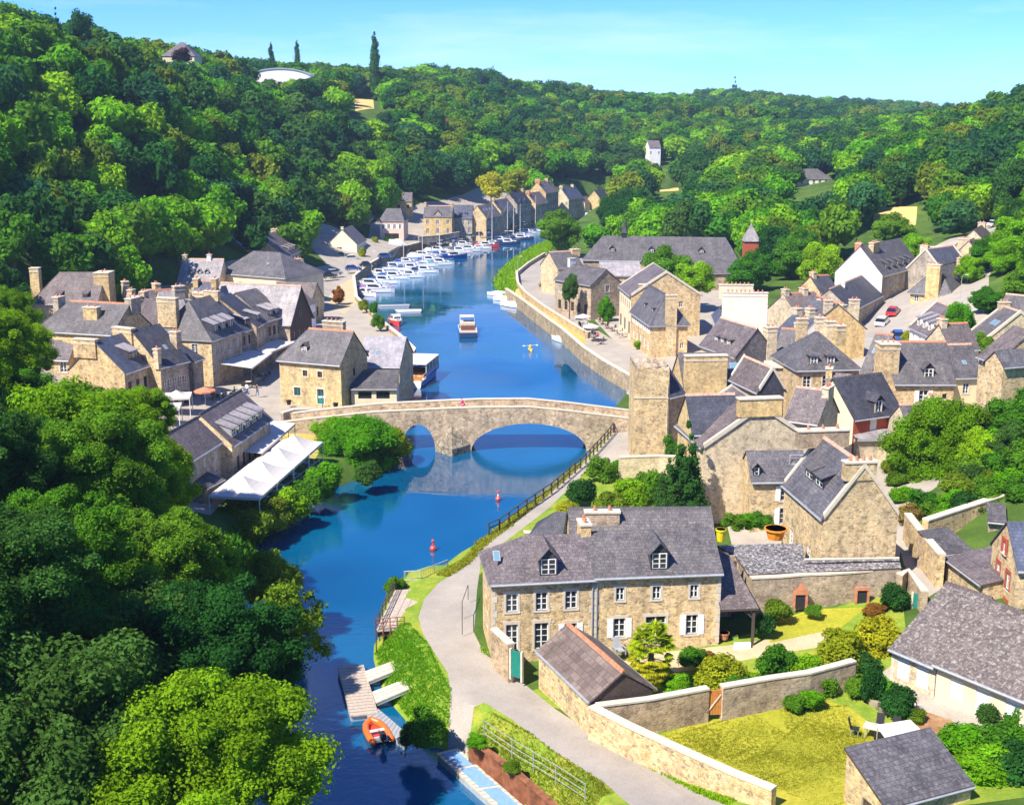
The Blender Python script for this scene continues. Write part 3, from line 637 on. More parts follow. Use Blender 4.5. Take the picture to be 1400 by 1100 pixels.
    for dm in dorms:   # (side -1 front/+1 back of the roof frame, list of t in metres from centre as fraction, width, height, setback, type, window style, roof)
        side, ts, w_, hw, sb, typ, st = dm[:7]; rmat = dm[7] if len(dm) > 7 else roof; cmat = dm[8] if len(dm) > 8 else 'slate_dark'; sl = rise/Sx
        for t_ in ts:
            F = T @ (Matrix.Identity(4) if side < 0 else Matrix.Rotation(math.pi, 4, 'Z')) @ Matrix.Translation((t_*X*(1 if side < 0 else -1), 0, 0))
            yf = -Sx+sb; zb = h+sb*sl+.12; zt = zb+hw; yb = min(-.05, -Sx+(zt-h)/sl); m = MB()
            m.box(-w_/2, w_/2, yf, yf+.06, zb-.3, zb+.12, cmat); 
            for sx in (-1, 1):
                xo = sx*w_/2; xi = sx*(w_/2-.08); q_ = [(xo, yf, zb-.3), (xo, yf, zt), (xo, yb, zt), (xo, yf+.1, zb-.3)]
                m.poly(q_ if sx < 0 else q_[::-1], cmat)
                m.box(min(xo, xi), max(xo, xi), yf-.01, yf+.1, zb, zt, cmat if st[0] != 'W' else 'granite')
            if typ == 'gable':
                rr_ = w_*.55; yr = min(-.02, -Sx+(zt+rr_-h)/sl+.1); m.poly([(-w_/2, yf, zt), (w_/2, yf, zt), (0, yf, zt+rr_)], 'slate_dark' if cmat != 'stone_gold' else cmat)
                for sx in (-1, 1):
                    ex = sx*(w_/2+.18); ez = zt-.18*rr_/(w_/2)
                    pts = [(ex, yf-.22, ez+.08), (0, yf-.22, zt+rr_+.08), (0, yr+.1, zt+rr_+.08), (ex, yb+.25, ez+.08)]
                    if sx > 0: pts = pts[::-1]
                    m.slab(pts[::-1] if sx < 0 else pts[::-1], .07, rmat)
            elif typ == 'hip':
                rr_ = w_*.42; yr = min(-.02, -Sx+(zt+rr_-h)/sl+.1); e = w_/2+.15
                m.slab([(-e, yf-.2, zt+.02), (e, yf-.2, zt+.02), (0, yf+w_*.4, zt+rr_)], .06, rmat)
                m.slab([(e, yf-.2, zt+.02), (e, yb+.2, zt+.02), (0, yr, zt+rr_), (0, yf+w_*.4, zt+rr_)], .06, rmat); m.slab([(-e, yb+.2, zt+.02), (-e, yf-.2, zt+.02), (0, yf+w_*.4, zt+rr_), (0, yr, zt+rr_)], .06, rmat)
            else:   # shed: flatter slab
                s2 = min(sl*.35, .35); yq = -Sx+(zt-h+0.1)/(sl-s2)*1.0; yq = (zt-h-s2*yf+sl*-Sx*-1*0) if False else None
                # meet: h+sl*(y+Sx) = zt+s2*(y-yf)
                ym = (zt-s2*yf-h-sl*Sx)/(sl-s2); ym = min(ym, -.05)
                for sx in (-1, 1):
                    xo = sx*w_/2; q_ = [(xo, yf, zt), (xo, yf, zt-.01), (xo, ym, zt+s2*(ym-yf)-.01), (xo, ym, zt+s2*(ym-yf))]; q3 = [(xo, yf, zt-.02), (xo, yb, zt-.02), (xo, ym, zt+s2*(ym-yf))]; m.poly(q3 if sx > 0 else q3[::-1], cmat)
                m.slab([(-w_/2-.15, yf-.25, zt-s2*.25+.08), (w_/2+.15, yf-.25, zt-s2*.25+.08), (w_/2+.15, ym+.15, zt+s2*(ym-yf+.15)+.08), (-w_/2-.15, ym+.15, zt+s2*(ym-yf+.15)+.08)], .08, rmat)
            dr = m.build('dormer', root, M=F)
            f_, g_, s_ = win_meshes(w_-.18, hw-.16, st.replace('W', 'w'))
            wo = link('window', f_, dr, M=Matrix.Translation((0, yf-.08, zb+.06)))
            if g_:   # pane kept beside its frame: the window is already a sub-part
                link('pane', g_, dr, M=Matrix.Translation((0, yf-.08, zb+.06)))
    for sk_ in sky:    # (side, t, fraction up the slope, w, h)
        side, t_, fr, w_, hh = sk_[:5]; sl = rise/Sx if not mono else rise/(2*Sx); ang = math.atan(sl); y_ = -Sx+(Sx*fr if not mono else 2*Sx*fr)
        F = T @ (Matrix.Identity(4) if side < 0 else Matrix.Rotation(math.pi, 4, 'Z')) @ Matrix.Translation((t_*X*(1 if side < 0 else -1), y_, h+(y_+Sx)*sl+.15)) @ Matrix.Rotation(ang, 4, 'X')
        m = MB(); m.box(-w_/2, w_/2, -hh/2, hh/2, -.02, .05, 'zinc'); m.box(-w_/2+.06, w_/2-.06, -hh/2+.06, hh/2-.06, .05, .06, 'glass_blue'); m.build('skylight', root, M=F)
    return root
def wallrun(name, label, pts, h, th=.5, mat='stone_brown', cat='wall', cope='granite', base=None, group=None, drop=1.0, tops=None, rough=0.0):
    "free-standing wall along world points (x, y, zground)"
    root = thing(name, label, cat, pts[0], 0, group); o = Vector(pts[0]); m = MB(); cp = MB()
    P2 = []
    for i, (a, b) in enumerate(zip(pts, pts[1:])):
        a, b = Vector(a), Vector(b); k = max(1, int((b-a).length/2.0)) if rough else 1
        for j in range(k): P2.append(tuple(a.lerp(b, j/k)))
    P2.append(tuple(pts[-1])); n_ = len(P2)
    offs = []
    for i in range(n_):
        d = Vector((0, 0, 0))
        if i > 0: d += (Vector(P2[i])-Vector(P2[i-1])).normalized()
        if i < n_-1: d += (Vector(P2[i+1])-Vector(P2[i])).normalized()
        d.z = 0; d.normalize(); offs.append(Vector((-d.y, d.x, 0)))
    rs = random.Random(len(label)); H_ = [(h if tops is None else np.interp(i, np.linspace(0, n_-1, len(tops)), tops)) + rs.uniform(-rough, rough) for i in range(n_)]
    for i in range(n_-1):
        a, b = Vector(P2[i])-o, Vector(P2[i+1])-o; u, v = offs[i]*th/2, offs[i+1]*th/2; za, zb = H_[i], H_[i+1]
        c = [a-u+Vector((0, 0, -drop)), b-v+Vector((0, 0, -drop)), b+v+Vector((0, 0, -drop)), a+u+Vector((0, 0, -drop)), a-u+Vector((0, 0, za)), b-v+Vector((0, 0, zb)), b+v+Vector((0, 0, zb)), a+u+Vector((0, 0, za))]
        m.hexa([tuple(x) for x in c], mat)
        if cope:
            u2, v2 = offs[i]*(th/2+.05), offs[i+1]*(th/2+.05)
            c = [a-u2+Vector((0, 0, za)), b-v2+Vector((0, 0, zb)), b+v2+Vector((0, 0, zb)), a+u2+Vector((0, 0, za)), a-u2+Vector((0, 0, za+.12)), b-v2+Vector((0, 0, zb+.12)), b+v2+Vector((0, 0, zb+.12)), a+u2+Vector((0, 0, za+.12))]
            cp.hexa([tuple(x) for x in c], cope)
    m.build('masonry', root)
    if cope: cp.build('coping', root)
    return root
# ------------------------------------------------------------ buildings: right bank, near
H_ = house; TL = 'w2s'
H_('stone_house', 'left half of the long riverside house, with hipped brown slate roof and skylight', (673, 795.7), (813, 788.8), 3, 5.4, 6.2, 2.1, hl=2.6, roof='slate_brown', ridge=None, wall='stone_gold', wins=[
  ('F', (.19, .48, .77), 3.1, .85, 1.35, TL), ('F', (.19,), .15, .85, 2.0, 'w3s'), ('F', (.48,), .15, 1.0, 2.0, 'w3s'), ('F', (.77,), .5, .85, 1.5, 'w2s', 'paint_white'), ('L', (.4,), 2.9, .5, 1.4, TL), ('L', (.5,), .8, .4, .9, 'w1s')],
  dorms=[(-1, (.1,), 1.25, 1.35, .15, 'gable', 'w2', 'slate_brown')], chims=[(.97, .15, .75, 1.5, .75, 2)], sky=[(-1, -.86, .55, .5, .9)], pipes=((-1, 1),), quoin=True)
H_('stone_house', 'taller right half of the long riverside house, smooth grey roof and white shutters', (813.5, 787), (986, 780.6), 3, 5.5, 6.4, 2.1, roof='slate_grey', ridge=None, wins=[
  ('F', (.20, .49, .79), 3.55, .6, 1.0, 'w1s'), ('F', (.20,), .75, .85, 1.45, TL, 'paint_white'), ('F', (.49,), .15, 1.5, 2.1, 'w3s'), ('F', (.78,), .75, .85, 1.5, TL, 'paint_white'), ('R', (.5,), 3.3, .6, 1.0, 'w1s')],
  dorms=[(-1, (.02,), 1.25, 1.35, .15, 'gable', 'w2', 'slate_grey')], pipes=((-1, -1),), quoin=True)
H_('stone_house', 'plain grey slate roofed house right behind the taller half of the riverside house', (781, 746), (977, 745), 3, 6.0, 5.0, 2.0, roof='slate_grey', ridge='slate_grey', chims=[(-.55, -.35, 2.6, .7, .1, 2, 'stone_brown')])
H_('garden_shed', 'low stone shed with scalloped brown roof, orange ridge and dark boarded gable', (807.6, 958), (893, 941), 2.8, 2.2, 7.9, 1.5, 'perp', roof='slate_scallop', ridge='terracotta', wall={'F': 'wood_dark', '*': 'stone_gold'}, wins=[('F', (.62,), 1.0, .75, .75, 'k1')], cat='shed', ov=.15)
H_('gabled_house', 'tall stone gabled house with wide flat chimney and two shed dormers over the slate annex', (1126, 707), (1228, 703), 4.5, 5.6, 9.0, 4.0, 'perp', roof='slate_grey', ridge='terracotta_pale', wall='stone_gold', ov=.2,
  dorms=[(1, (-.2, .3), 1.7, 1.0, .9, 'shed', 'w1')], chims=[(-.93, .08, .8, 2.5, .25, 4), (.97, 0, .9, 4.4, .6, 3, 'stone_brown')], wins=[('L', (.25, .7), 1.0, .8, 1.3, 'w2')], verge='granite')
H_('stone_house', 'white shuttered two storey house behind metal scaffolding and a clipped hedge', (1028, 656), (1104, 655), 3.5, 4.9, 4.6, 2.0, roof='slate_grey', ridge=None, wins=[('F', (.62,), 2.9, .9, 1.4, 'w2s', 'paint_white'), ('F', (.62,), .7, .9, 1.5, 'w2s', 'paint_white')], dorms=[(-1, (-.82,), .6, .9, .2, 'gable', 'w1')])
H_('gabled_house', 'broad ochre gable with very wide flat topped chimney, highest of the riverside houses', (962, 611), (1114, 605), 3.5, 7.2, 8.5, 3.6, 'perp', roof='slate_brown', wall='stone_pale', ridge=None, chims=[(-.94, .02, .9, 4.1, .75, 0, 'stone_yellow')], verge='granite', wins=[('L', (.3, .7), 4.6, .8, 1.2, 'w2')])
H_('stone_house', 'dark purple slate roof tucked between the stone tower and the broad ochre gable', (947, 591), (1013, 589), 3.5, 7.9, 5.4, 2.9, roof='slate_dark', ridge='terracotta_pale', wall='stone_yellow')
H_('stone_house', 'small house with slate hung gable peeking above the broad ochre gable', (1038, 533), (1072, 531), 4, 8.0, 7, 2.2, 'perp', roof='slate_brown', wall={'F': 'slate_dark', '*': 'stone_brown'}, ridge='terracotta_pale', verge='granite')
H_('stone_house', 'low brown roofed house between the broad ochre gable and the hipped house', (1074, 572), (1118, 578), 4, 7.0, 6, 2.6, roof='slate_brown', wall='stone_pale', ridge='terracotta_pale', chims=[(.9, 0, .7, 1.6, .4, 3)])
H_('stone_house', 'house behind a huge yellow stone chimney wall, with skylights in its hipped roof', (935, 529), (1036, 527), 4, 5.9, 6.5, 3.3, hr=3.2, roof='slate_grey', wall='stone_yellow', ridge=None, chims=[(-.44, -1.02, 4.9, .9, .35, 0, 'stone_yellow', -1)], sky=[(-1, .45, .55, 1.0, 1.0), (-1, .62, .55, 1.0, 1.0)])
H_('stone_house', 'narrow black slate roof wedged against the right side of the stone tower', (914, 541), (935, 536), 3.5, 7.0, 5, 2.6, roof='slate_dark', wall='stone_brown', ridge=None)
H_('bungalow', 'stone faced left wing of the cream bungalow, with two closed roller shutters', (1221, 884), (1280, 908.5), 3.2, 2.35, 11.0, 3.2, roof='slate_lichen', ridge='slate_brown', wall={'F': 'stone_pale', '*': 'stone_pale'}, wins=[('F', (.27, .72), .35, .95, 1.75, 'R')], ov=.35, quoin=True, cat='house')
H_('bungalow', 'cream bungalow with closed white roller shutters and a lichen speckled brown roof', (1282, 904), (1470, 980), 3.2, 2.72, 10, 2.93, roof='slate_lichen', ridge='slate_brown', wall='render_cream', wins=[('F', (.16,), .7, .9, 1.3, 'R'), ('F', (.36,), .3, .95, 1.8, 'R'), ('F', (.58,), .1, 1.0, 2.1, 'R'), ('F', (.8,), .1, .9, 2.1, 'R')], ov=.4)
H_('garden_shed', 'single slope slate shed with brown framed doorway at the lower edge of the lawn', (19.4, 56.9), (24.6, 59.1), 3, 2.3, 3.4, 1.6, mono=True, roof='slate_grey', wall='stone_gold', wins=[('L', (.55,), .0, .8, 1.9, 'v')], cat='shed', world=True, ov=.12)
H_('stone_house', 'stone house with red brick window surrounds beside the lichen roofed bungalow', (1357, 742), (1392, 777), 4.5, 4.5, 9, 2.5, 'perp', roof='slate_blue', wall='stone_gold', ridge=None, ov=.25, wins=[('F', (.3, .68), 2.2, .7, 1.3, 'w1r'), ('F', (.3, .68), .2, .7, 1.1, 'w1r'), ('F', (.5,), 4.7, .6, .9, 'w1r')])
H_('outbuilding', 'lean-to with two skylights between the lane wall and the red trimmed house', (1295, 763), (1345, 800), 4.6, 2.2, 5.2, 1.0, mono=True, roof='slate_brown', wall='stone_gold', ridge=None, sky=[(-1, .15, .6, .8, .8), (-1, .6, .6, .8, .8)], cat='shed')
H_('outbuilding', 'low dark slate shed at the foot of the sloping retaining wall', (1289, 757), (1327, 752), 4.8, 2.1, 3.0, .8, mono=True, roof='slate_grey', wall='stone_brown', ridge=None, cat='shed')
H_('outbuilding', 'tiny tool shed with a dark opening at the top end of the retaining wall', (1352, 712), (1374, 714), 6.0, 2.0, 2.5, .7, mono=True, roof='slate_grey', wall='stone_grey', ridge=None, cat='shed', wins=[('F', (.5,), .05, 1.2, 1.7, 'v')])
# ------------------------------------------------------------ right bank, quay side
H_('stone_house', 'quayside house with a tall chimney breast splitting its hipped front roof', (891, 442), (940.5, 441), 3, 5.2, 15, 4.1, 'perp', hl=3.2, roof='slate_grey', wall='stone_gold', ridge='slate_grey', ov=.4, chims=[(-1.0, -.05, .8, 1.75, .35, 2, 'stone_gold', -1)],
  dorms=[(1, (-.55, .2), 1.0, .7, .9, 'hip', 'w1')], wins=[WN('L', 5, 3.2, .85, 1.3, 'w2', 'paint_white'), WN('L', 5, .5, .9, 1.6, 'w2'), ('F', (.85,), 1.0, .6, .9, 'w1')])
H_('stone_house', 'wide low gabled house with brown roof and white half timbered quay front', (863, 404), (958, 403), 3, 7.3, 12.5, 4.0, 'perp', roof='slate_brown', wall={'L': 'render_cream', '*': 'stone_gold'}, ridge=None, verge='granite', wins=[WN('L', 5, 4.6, .9, 1.3, 'b2'), WN('L', 3, .3, 1.8, 2.2, 'k2'), ('F', (.72,), 5.2, .7, 1.0, 'w1'), ('L', (.15, .4, .65, .88), 6.1, .7, .8, 'b1')], chims=[(-.9, .62, .7, 1.8, -2.2, 0, 'stone_brown')])
H_('stone_house', 'small square stone house with slate roof and one white gable window on the quay', (808, 390), (849, 386), 3, 6, 11.5, 2.7, 'perp', roof='slate_grey', wall='stone_brown', ridge='slate_grey', wins=[('F', (.55,), 4.4, .9, 1.3, TL), ('F', (.55,), 1.6, .7, 1.1, TL), WN('L', 5, .3, 1.0, 1.8, 'b2'), WN('L', 4, 3.6, .8, 1.2, 'w2')], chims=[(.9, 0, .7, 1.5, 1.2, 0, 'render_white')])
H_('stone_house', 'low slate house with an orange lit chimney beside the leafy quayside hedge', (762, 366), (797, 364), 3, 5.2, 8, 3, roof='slate_grey', wall='stone_pale', chims=[(.95, -.1, 2.0, 1.4, .4, 2, 'stone_yellow')], wins=[WN('F', 3, 2.6, .9, 1.2), WN('F', 2, .2, 1.4, 2, 'k2')])
ab = H_('long_hall', 'very long slate roofed hall with spaced dormers, parallel to the far quay', (797, 354.5), (1010, 358), 3, 6, 11, 4.8, hl=4, hr=3, roof='slate_grey', wall='stone_brown', ridge=None, dorms=[(-1, (-.63, -.12, .52), 1.2, .9, 1.6, 'gable', 'w1', 'slate_grey')], cat='hall', wins=[WN('F', 9, 2.5, 1.0, 1.5)])
m = MB(); m.box(-.5, .5, -.5, .5, 10.6, 11.6, 'paint_dark'); m.poly([(-.7, -.7, 11.6), (.7, -.7, 11.6), (0, 0, 14.8)], 'slate_dark'); m.poly([(.7, -.7, 11.6), (.7, .7, 11.6), (0, 0, 14.8)], 'slate_dark'); m.poly([(.7, .7, 11.6), (-.7, .7, 11.6), (0, 0, 14.8)], 'slate_dark'); m.poly([(-.7, .7, 11.6), (-.7, -.7, 11.6), (0, 0, 14.8)], 'slate_dark')
m.build('spire', ab, M=Matrix.Translation((-8.6, 0, 0)))
H_('outbuilding', 'speckled grey lean-to roof running below the left end of the long hall', (822, 377), (877, 377), 3, 3.6, 6, 2.3, mono=True, roof='slate_pale', wall='stone_brown', ridge=None, cat='building', wins=[WN('F', 3, .8)])
H_('outbuilding', 'plain grey roofed annex under the right end of the long hall', (960, 374), (1012, 373), 3.5, 3.6, 6, 2.3, mono=True, roof='slate_grey', wall='stone_brown', ridge=None, cat='building')
c = PD(1024, 287, 3); t = thing('turret', 'red walled square turret with pointed slate roof at the end of the long hall', 'turret', c)
m = MB(); m.box(-1.6, 1.6, -1.6, 1.6, -1, 9.6, 'render_red'); m.build('wall', t)
m = MB(); e = 1.9; ap = (0, 0, 13.6)
for a_, b_ in (((-e, -e), (e, -e)), ((e, -e), (e, e)), ((e, e), (-e, e)), ((-e, e), (-e, -e))): m.poly([(*a_, 9.5), (*b_, 9.5), ap], 'slate_pale')
m.poly([(-e, e, 9.5), (e, e, 9.5), (e, -e, 9.5), (-e, -e, 9.5)], 'wood_dark'); m.tube((0, 0, 13.5), (0, 0, 14.6), .06, .02, 'zinc', 5); m.build('roof', t)
H_('rendered_house', 'cream rendered house with a broad blank gable crowned by a row of chimney pots', (980, 441), (1046, 442), 3.5, 5.7, 9, 4.0, 'perp', hr=3.2, roof='slate_blue', wall={'F': 'render_cream_light', 'L': 'stone_gold', '*': 'render_cream'}, ridge=None, chims=[(-1.03, -.12, .8, 6.9, .75, 9, 'render_cream_light', -1), (.55, .1, .8, 5.4, 1.0, 7, 'render_cream')], wins=[WN('L', 4, 3.4, .7, 1.1, 'w1'), WN('L', 4, .8, .7, 1.2, 'w1')], dorms=[(1, (.0,), 1.2, .8, .8, 'hip', 'w1')])
H_('stone_house', 'brown roofed house with three little dormers in front of the cream blank gable', (1006, 487), (1061, 483), 3.8, 4.7, 10, 3.6, 'perp', roof='slate_brown', wall={'F': 'slate_grey', '*': 'stone_pale'}, ridge='terracotta_pale', verge=None, dorms=[(1, (-.35, 0, .35), .9, .85, .7, 'hip', 'Wg1')], chims=[(-.9, -.75, 1.3, 1.5, 0, 2, 'stone_pale', -1)], wins=[WN('F', 2, .9, .8, 1.3)])
c = PD(888.7, 131, 3.3)
# ------------------------------------------------------------ right bank, upper village
H_('stone_house', 'hipped slate house with twin white dormers and shop front below, beside the red house', (1089.5, 505), (1175, 503), 5, 6.3, 9, 3.6, hl=3.6, hr=3.6, roof='slate_grey', wall='stone_gold', ridge=None, dorms=[(-1, (-.42, .12), .95, 1.0, .5, 'hip', 'W2')], wins=[('F', (.17, .48, .82), 4.0, .95, 1.5, 'w2s'), ('F', (.17,), .2, 1.1, 2.1, 'w2s'), ('F', (.48, .82), .3, 1.3, 2.0, 'w2s')], chims=[(.42, .75, 1.0, 1.1, 1.2, 2, 'stone_pale'), (.66, .5, 1.1, 1.1, .9, 2, 'stone_pale'), (.9, .3, 1.1, 1.2, .5, 2, 'stone_yellow'), (-.1, .9, 1.3, .8, 1.0, 2)])
H_('stone_house', 'flat topped stone block joined to the left end of the twin dormer house', (1048, 502), (1089, 503.5), 4.5, 6.0, 3.4, 0, flat=True, roof='granite', wall='stone_brown', gut=False, wins=[('F', (.6,), 3.4, .7, 1.2, 'w1')])
H_('stone_house', 'house with a broad square stone chimney tower on its left and half open dormer', (1223, 523), (1305, 523), 5.5, 5.5, 8, 3.9, roof='slate_grey', wall='stone_gold', ridge='terracotta', hr=0, chims=[(-1.15, -.55, 2.2, 2.2, .3, 3, 'stone_gold', -2)], dorms=[(-1, (.16,), 1.1, 1.1, .4, 'gable', 'W1')], wins=[('F', (.5,), 3.0, 1.0, 1.6, 'w2s', 'paint_white'), ('F', (.85,), 3.6, .5, .6, 'k1')])
H_('rendered_house', 'yellow plastered upper storey at the right end of the chimney tower house', (1306, 515), (1344, 514), 5.5, 6.0, 7, 3.0, roof='slate_grey', wall='render_yellow', ridge='terracotta_pale', wins=[('F', (.42,), 4.0, .7, 1.2, 'w2s')], sky=[(-1, .0, .4, .5, .6)])
H_('stone_house', 'red fronted house with a white dormer door under a dark slate roof', (1167, 571), (1233, 562), 5, 4.6, 7, 3.4, roof='slate_dark', wall={'F': 'render_red', '*': 'render_cream'}, ridge='slate_grey', dorms=[(-1, (.02,), 1.0, 1.4, .05, 'gable', 'W1')], wins=[('F', (.42,), 2.8, .95, 1.4, 'R'), ('L', (.5,), 2.9, .9, 1.2, 'w2')], ov=.35)
H_('outbuilding', 'pale lilac slate canopy projecting in front of the red fronted house', (1172, 601), (1229, 600), 5, 2.45, 2.2, .4, mono=True, roof='slate_pale', wall='stone_pale', ridge=None, cat='porch')
H_('white_house', 'tall white rendered gable house at the top of the sloping street', (1142, 371), (1206.5, 376), 6, 6, 20, 5.0, 'perp', roof='slate_grey', wall={'F': 'render_white', 'R': 'stone_grey', '*': 'render_white'}, ridge=None, dorms=[(-1, (-.6, -.3, 0, .3, .6), 1.2, .9, .7, 'shed', 'W1')], chims=[(-.55, -.2, 3.0, 1.0, .4, 6, 'stone_yellow'), (-.9, .15, .9, 1.2, .4, 3, 'terracotta')], wins=[WN('R', 6, 3.5, .9, 1.4), WN('R', 6, .6, 1.0, 1.8)])  # white house; its shaded right side is painted grey
H_('stone_house', 'dark fronted street house with a small white chimney, joined to the white gable house', (1164.5, 424), (1206, 403), 4.5, 3.9, 8, 3.3, roof='slate_dark', wall='stone_grey', ridge='terracotta_pale', chims=[(-.35, -.1, .6, .8, .3, 0, 'render_white')], wins=[WN('F', 5, 1.9, .8, 1.2), WN('F', 5, .1, .8, 1.2)])
H_('stone_house', 'corner house with one massive chimney breast between two flared roof slopes', (1245, 397), (1301, 402), 5.3, 4.9, 17, 4.4, 'perp', hl=2.8, roof='slate_grey', wall={'F': 'stone_yellow', 'R': 'stone_grey', '*': 'stone_yellow'}, ridge='slate_grey', ov=.45, chims=[(-1.02, -.1, 1.0, 2.4, .5, 3, 'stone_yellow', -2), (.2, -.3, .8, 1.0, .8, 2)], wins=[('F', (.85,), 3.0, .8, 1.1, 'w2'), ('F', (.15,), 3.0, .8, 1.1, 'w2'), WN('R', 5, 1.5)], dorms=[(-1, (0,), 1.8, .8, 1.2, 'shed', 'w1', 'slate_pale')])  # right front lies in shade and is painted in the grey stone
H_('stone_house', 'blue grey slate roof with a granite edged gable behind the massive chimney house', (1290, 374), (1327, 368), 8, 3.8, 8, 4.2, roof='slate_blue', wall='stone_grey', ridge='terracotta_pale', verge='granite', chims=[(-.8, .2, .8, 1.6, .6, 3, 'stone_pale')])
H_('stone_house', 'uphill terrace house with a row of small skylights facing the tree shaded street', (1354, 367), (1369, 356), 8, 3.4, 9, 5.2, roof='slate_brown', wall={'L': 'stone_pale', '*': 'stone_grey'}, ridge=None, sky=[(-1, t_, .5, .6, .8) for t_ in (-.6, -.2, .2, .6)], wins=[WN('F', 5, 1.0)], chims=[(-.95, .2, .8, 2.2, .3, 3, 'stone_pale')])  # lit gable pale, shaded front grey: light put into the wall colours
H_('stone_house', 'last uphill terrace house, half hidden, below the parked cars', (1361, 346), (1371, 338), 10.2, 3.6, 9, 4.5, roof='slate_brown', wall='stone_pale', ridge=None, chims=[(.9, 0, .8, 1.5, .5, 2)], wins=[WN('F', 3, 1.0)])
H_('stone_house', 'long gable end house with paired skylights beside the yellow flowering bush', (1324, 456), (1346.5, 465), 7, 3, 9.5, 3.9, roof='slate_grey', wall={'F': 'render_yellow', '*': 'stone_pale'}, ridge='terracotta_pale', verge='granite', sky=[(-1, -.1, .5, .8, 1.0), (-1, .3, .5, .8, 1.0)], chims=[(-.9, 0, .7, 1.6, .6, 3, 'stone_pale'), (.9, .3, .7, 1.2, .5, 2, 'stone_pale')])
H_('stone_house', 'tall stone house at the right edge with brown sheet roof and one barred window', (1339, 486), (1362, 495), 7.5, 8.5, 7, 3.0, roof='slate_brown', wall='stone_gold', ridge=None, wins=[('R', (.5,), 1.5, 1.0, 1.3, 'w2s')])
H_('stone_house', 'broad windowed stone wall filling the right edge above the leafy garden tree', (1372, 500), (1470, 492), 7.5, 8.6, 2.6, 1.2, roof='slate_grey', wall='stone_gold', ridge=None, wins=[('F', (.08,), 1.6, 1.0, 1.3, 'w2s')])
H_('stone_house', 'street house with a row of white dormers above the parked blue car', (1244.4, 446), (1281.7, 463), 5.8, 3.0, 8, 3.8, roof='slate_brown', wall={'F': 'render_white', '*': 'stone_pale'}, ridge='terracotta_pale', verge='granite', dorms=[(-1, (-.6, -.2, .2, .6), .9, 1.3, .4, 'shed', 'W1', 'slate_pale', 'render_white')], wins=[WN('F', 4, .8, .8, 1.3, 'w2')])
H_('stone_house', 'grey roof with a dark dormer and red ridge left of the sloping street', (1077, 437), (1104, 450), 4.5, 5, 9, 3.7, roof='slate_grey', wall='stone_yellow', ridge='terracotta', dorms=[(-1, (.1,), 1.4, 1.0, 1.0, 'shed', 'w1')], chims=[(.9, -.3, .8, 1.2, .5, 2, 'stone_pale'), (.9, .6, .8, 1.4, .5, 2, 'stone_pale')])
H_('stone_house', 'smooth blue slate roof sloping down beside the cream blank gable', (1052, 462), (1080, 470), 4.2, 4.8, 8, 3.2, roof='slate_blue', wall='render_white', ridge=None, chims=[(-.9, .1, 1.2, 1.0, .9, 2, 'stone_pale'), (-.55, .5, 1.2, 1.0, .9, 2, 'stone_pale')])
H_('stone_house', 'red ridged roof directly left of the dark fronted street house', (1090, 430), (1132, 427), 4.5, 5, 8, 2.8, roof='slate_brown', wall='stone_pale', ridge='terracotta', chims=[(.3, 0, .8, 1.5, .7, 4, 'stone_pale'), (-.9, 0, .8, 1.2, .7, 2, 'stone_pale')])
H_('stone_house', 'small grey roof with pale chimney right beside the white and red parked cars', (1140, 453), (1174, 449), 4.5, 4.2, 7, 2.8, roof='slate_grey', wall='stone_pale', ridge='terracotta_pale', chims=[(.9, 0, .9, 1.3, .4, 2, 'stone_pale'), (-.5, .2, 1.2, .8, 1.4, 3, 'stone_yellow')])
H_('stone_house', 'narrow sloping roof with a black skylight between twin dormer house and chimney tower', (1177, 509), (1200, 512), 5, 5.2, 8, 4.2, roof='slate_grey', wall='stone_gold', ridge='terracotta', sky=[(-1, -.3, .55, .6, .8)])
# ------------------------------------------------------------ left bank
H_('bridge_house', 'square stone house with green door at the left end of the bridge', (381.6, 490), (465.6, 497), 3, 5.8, 7.2, 3.6, hl=2.6, roof='slate_grey', wall='stone_yellow', ridge='terracotta', ov=.35, cat='house', chims=[(.05, .75, 3.2, .8, .75, 4, 'stone_brown')], dorms=[(-1, (-.28,), .8, .75, .9, 'gable', 'W1', 'slate_grey')], wins=[('F', (.42, .66), 3.7, .7, .8, 'b1s'), ('F', (.28,), .95, 1.0, 1.1, 'g2s'), ('F', (.66,), .1, 1.0, 2.0, 'ds'), ('R', (.5,), 3.5, .7, 1.1, 'b2')])
H_('stone_house', 'building with a smooth pale grey roof beside the moored tour boat', (490, 501), (546, 502), 2.8, 4.1, 11, 3.2, roof='slate_pale', wall='stone_gold', ridge=None, sky=[(-1, -.2, .45, .6, .8)], ov=.2, wins=[WN('R', 3, 1.0)])
H_('outbuilding', 'dark flat pitched porch with a white awning along the bridge parapet', (480, 531), (542, 531), 2.8, 2.3, 4, 1.6, mono=True, roof='slate_grey', wall='render_cream', ridge=None, cat='porch', wins=[('F', (.3, .7), .9, 1.8, 1.0, 'k1')])
H_('stone_house', 'first house of the shaded quay row, with lit gable and pale topped dormers', (288.7, 464), (330, 450), 2.6, 7.1, 9, 4.9, hl=2.2, roof='slate_grey', wall={'L': 'stone_gold', '*': 'stone_grey'}, ridge=None, dorms=[(-1, (-.5, .0, .5), 1.5, 1.25, .5, 'shed', 'w2', 'slate_pale')], wins=[WN('F', 4, 4.6, .8, 1.6, 'w3'), WN('F', 4, 1.9, .8, 1.6, 'w3'), ('L', (.7,), 4.9, .9, 1.4, 'w3s')], chims=[(-.85, .55, .9, 3.0, .6, 0, 'stone_gold'), (.97, 0, .8, 2.4, .6, 3, 'stone_gold')])  # gold on the lit gable, grey on the shaded sides: painted light
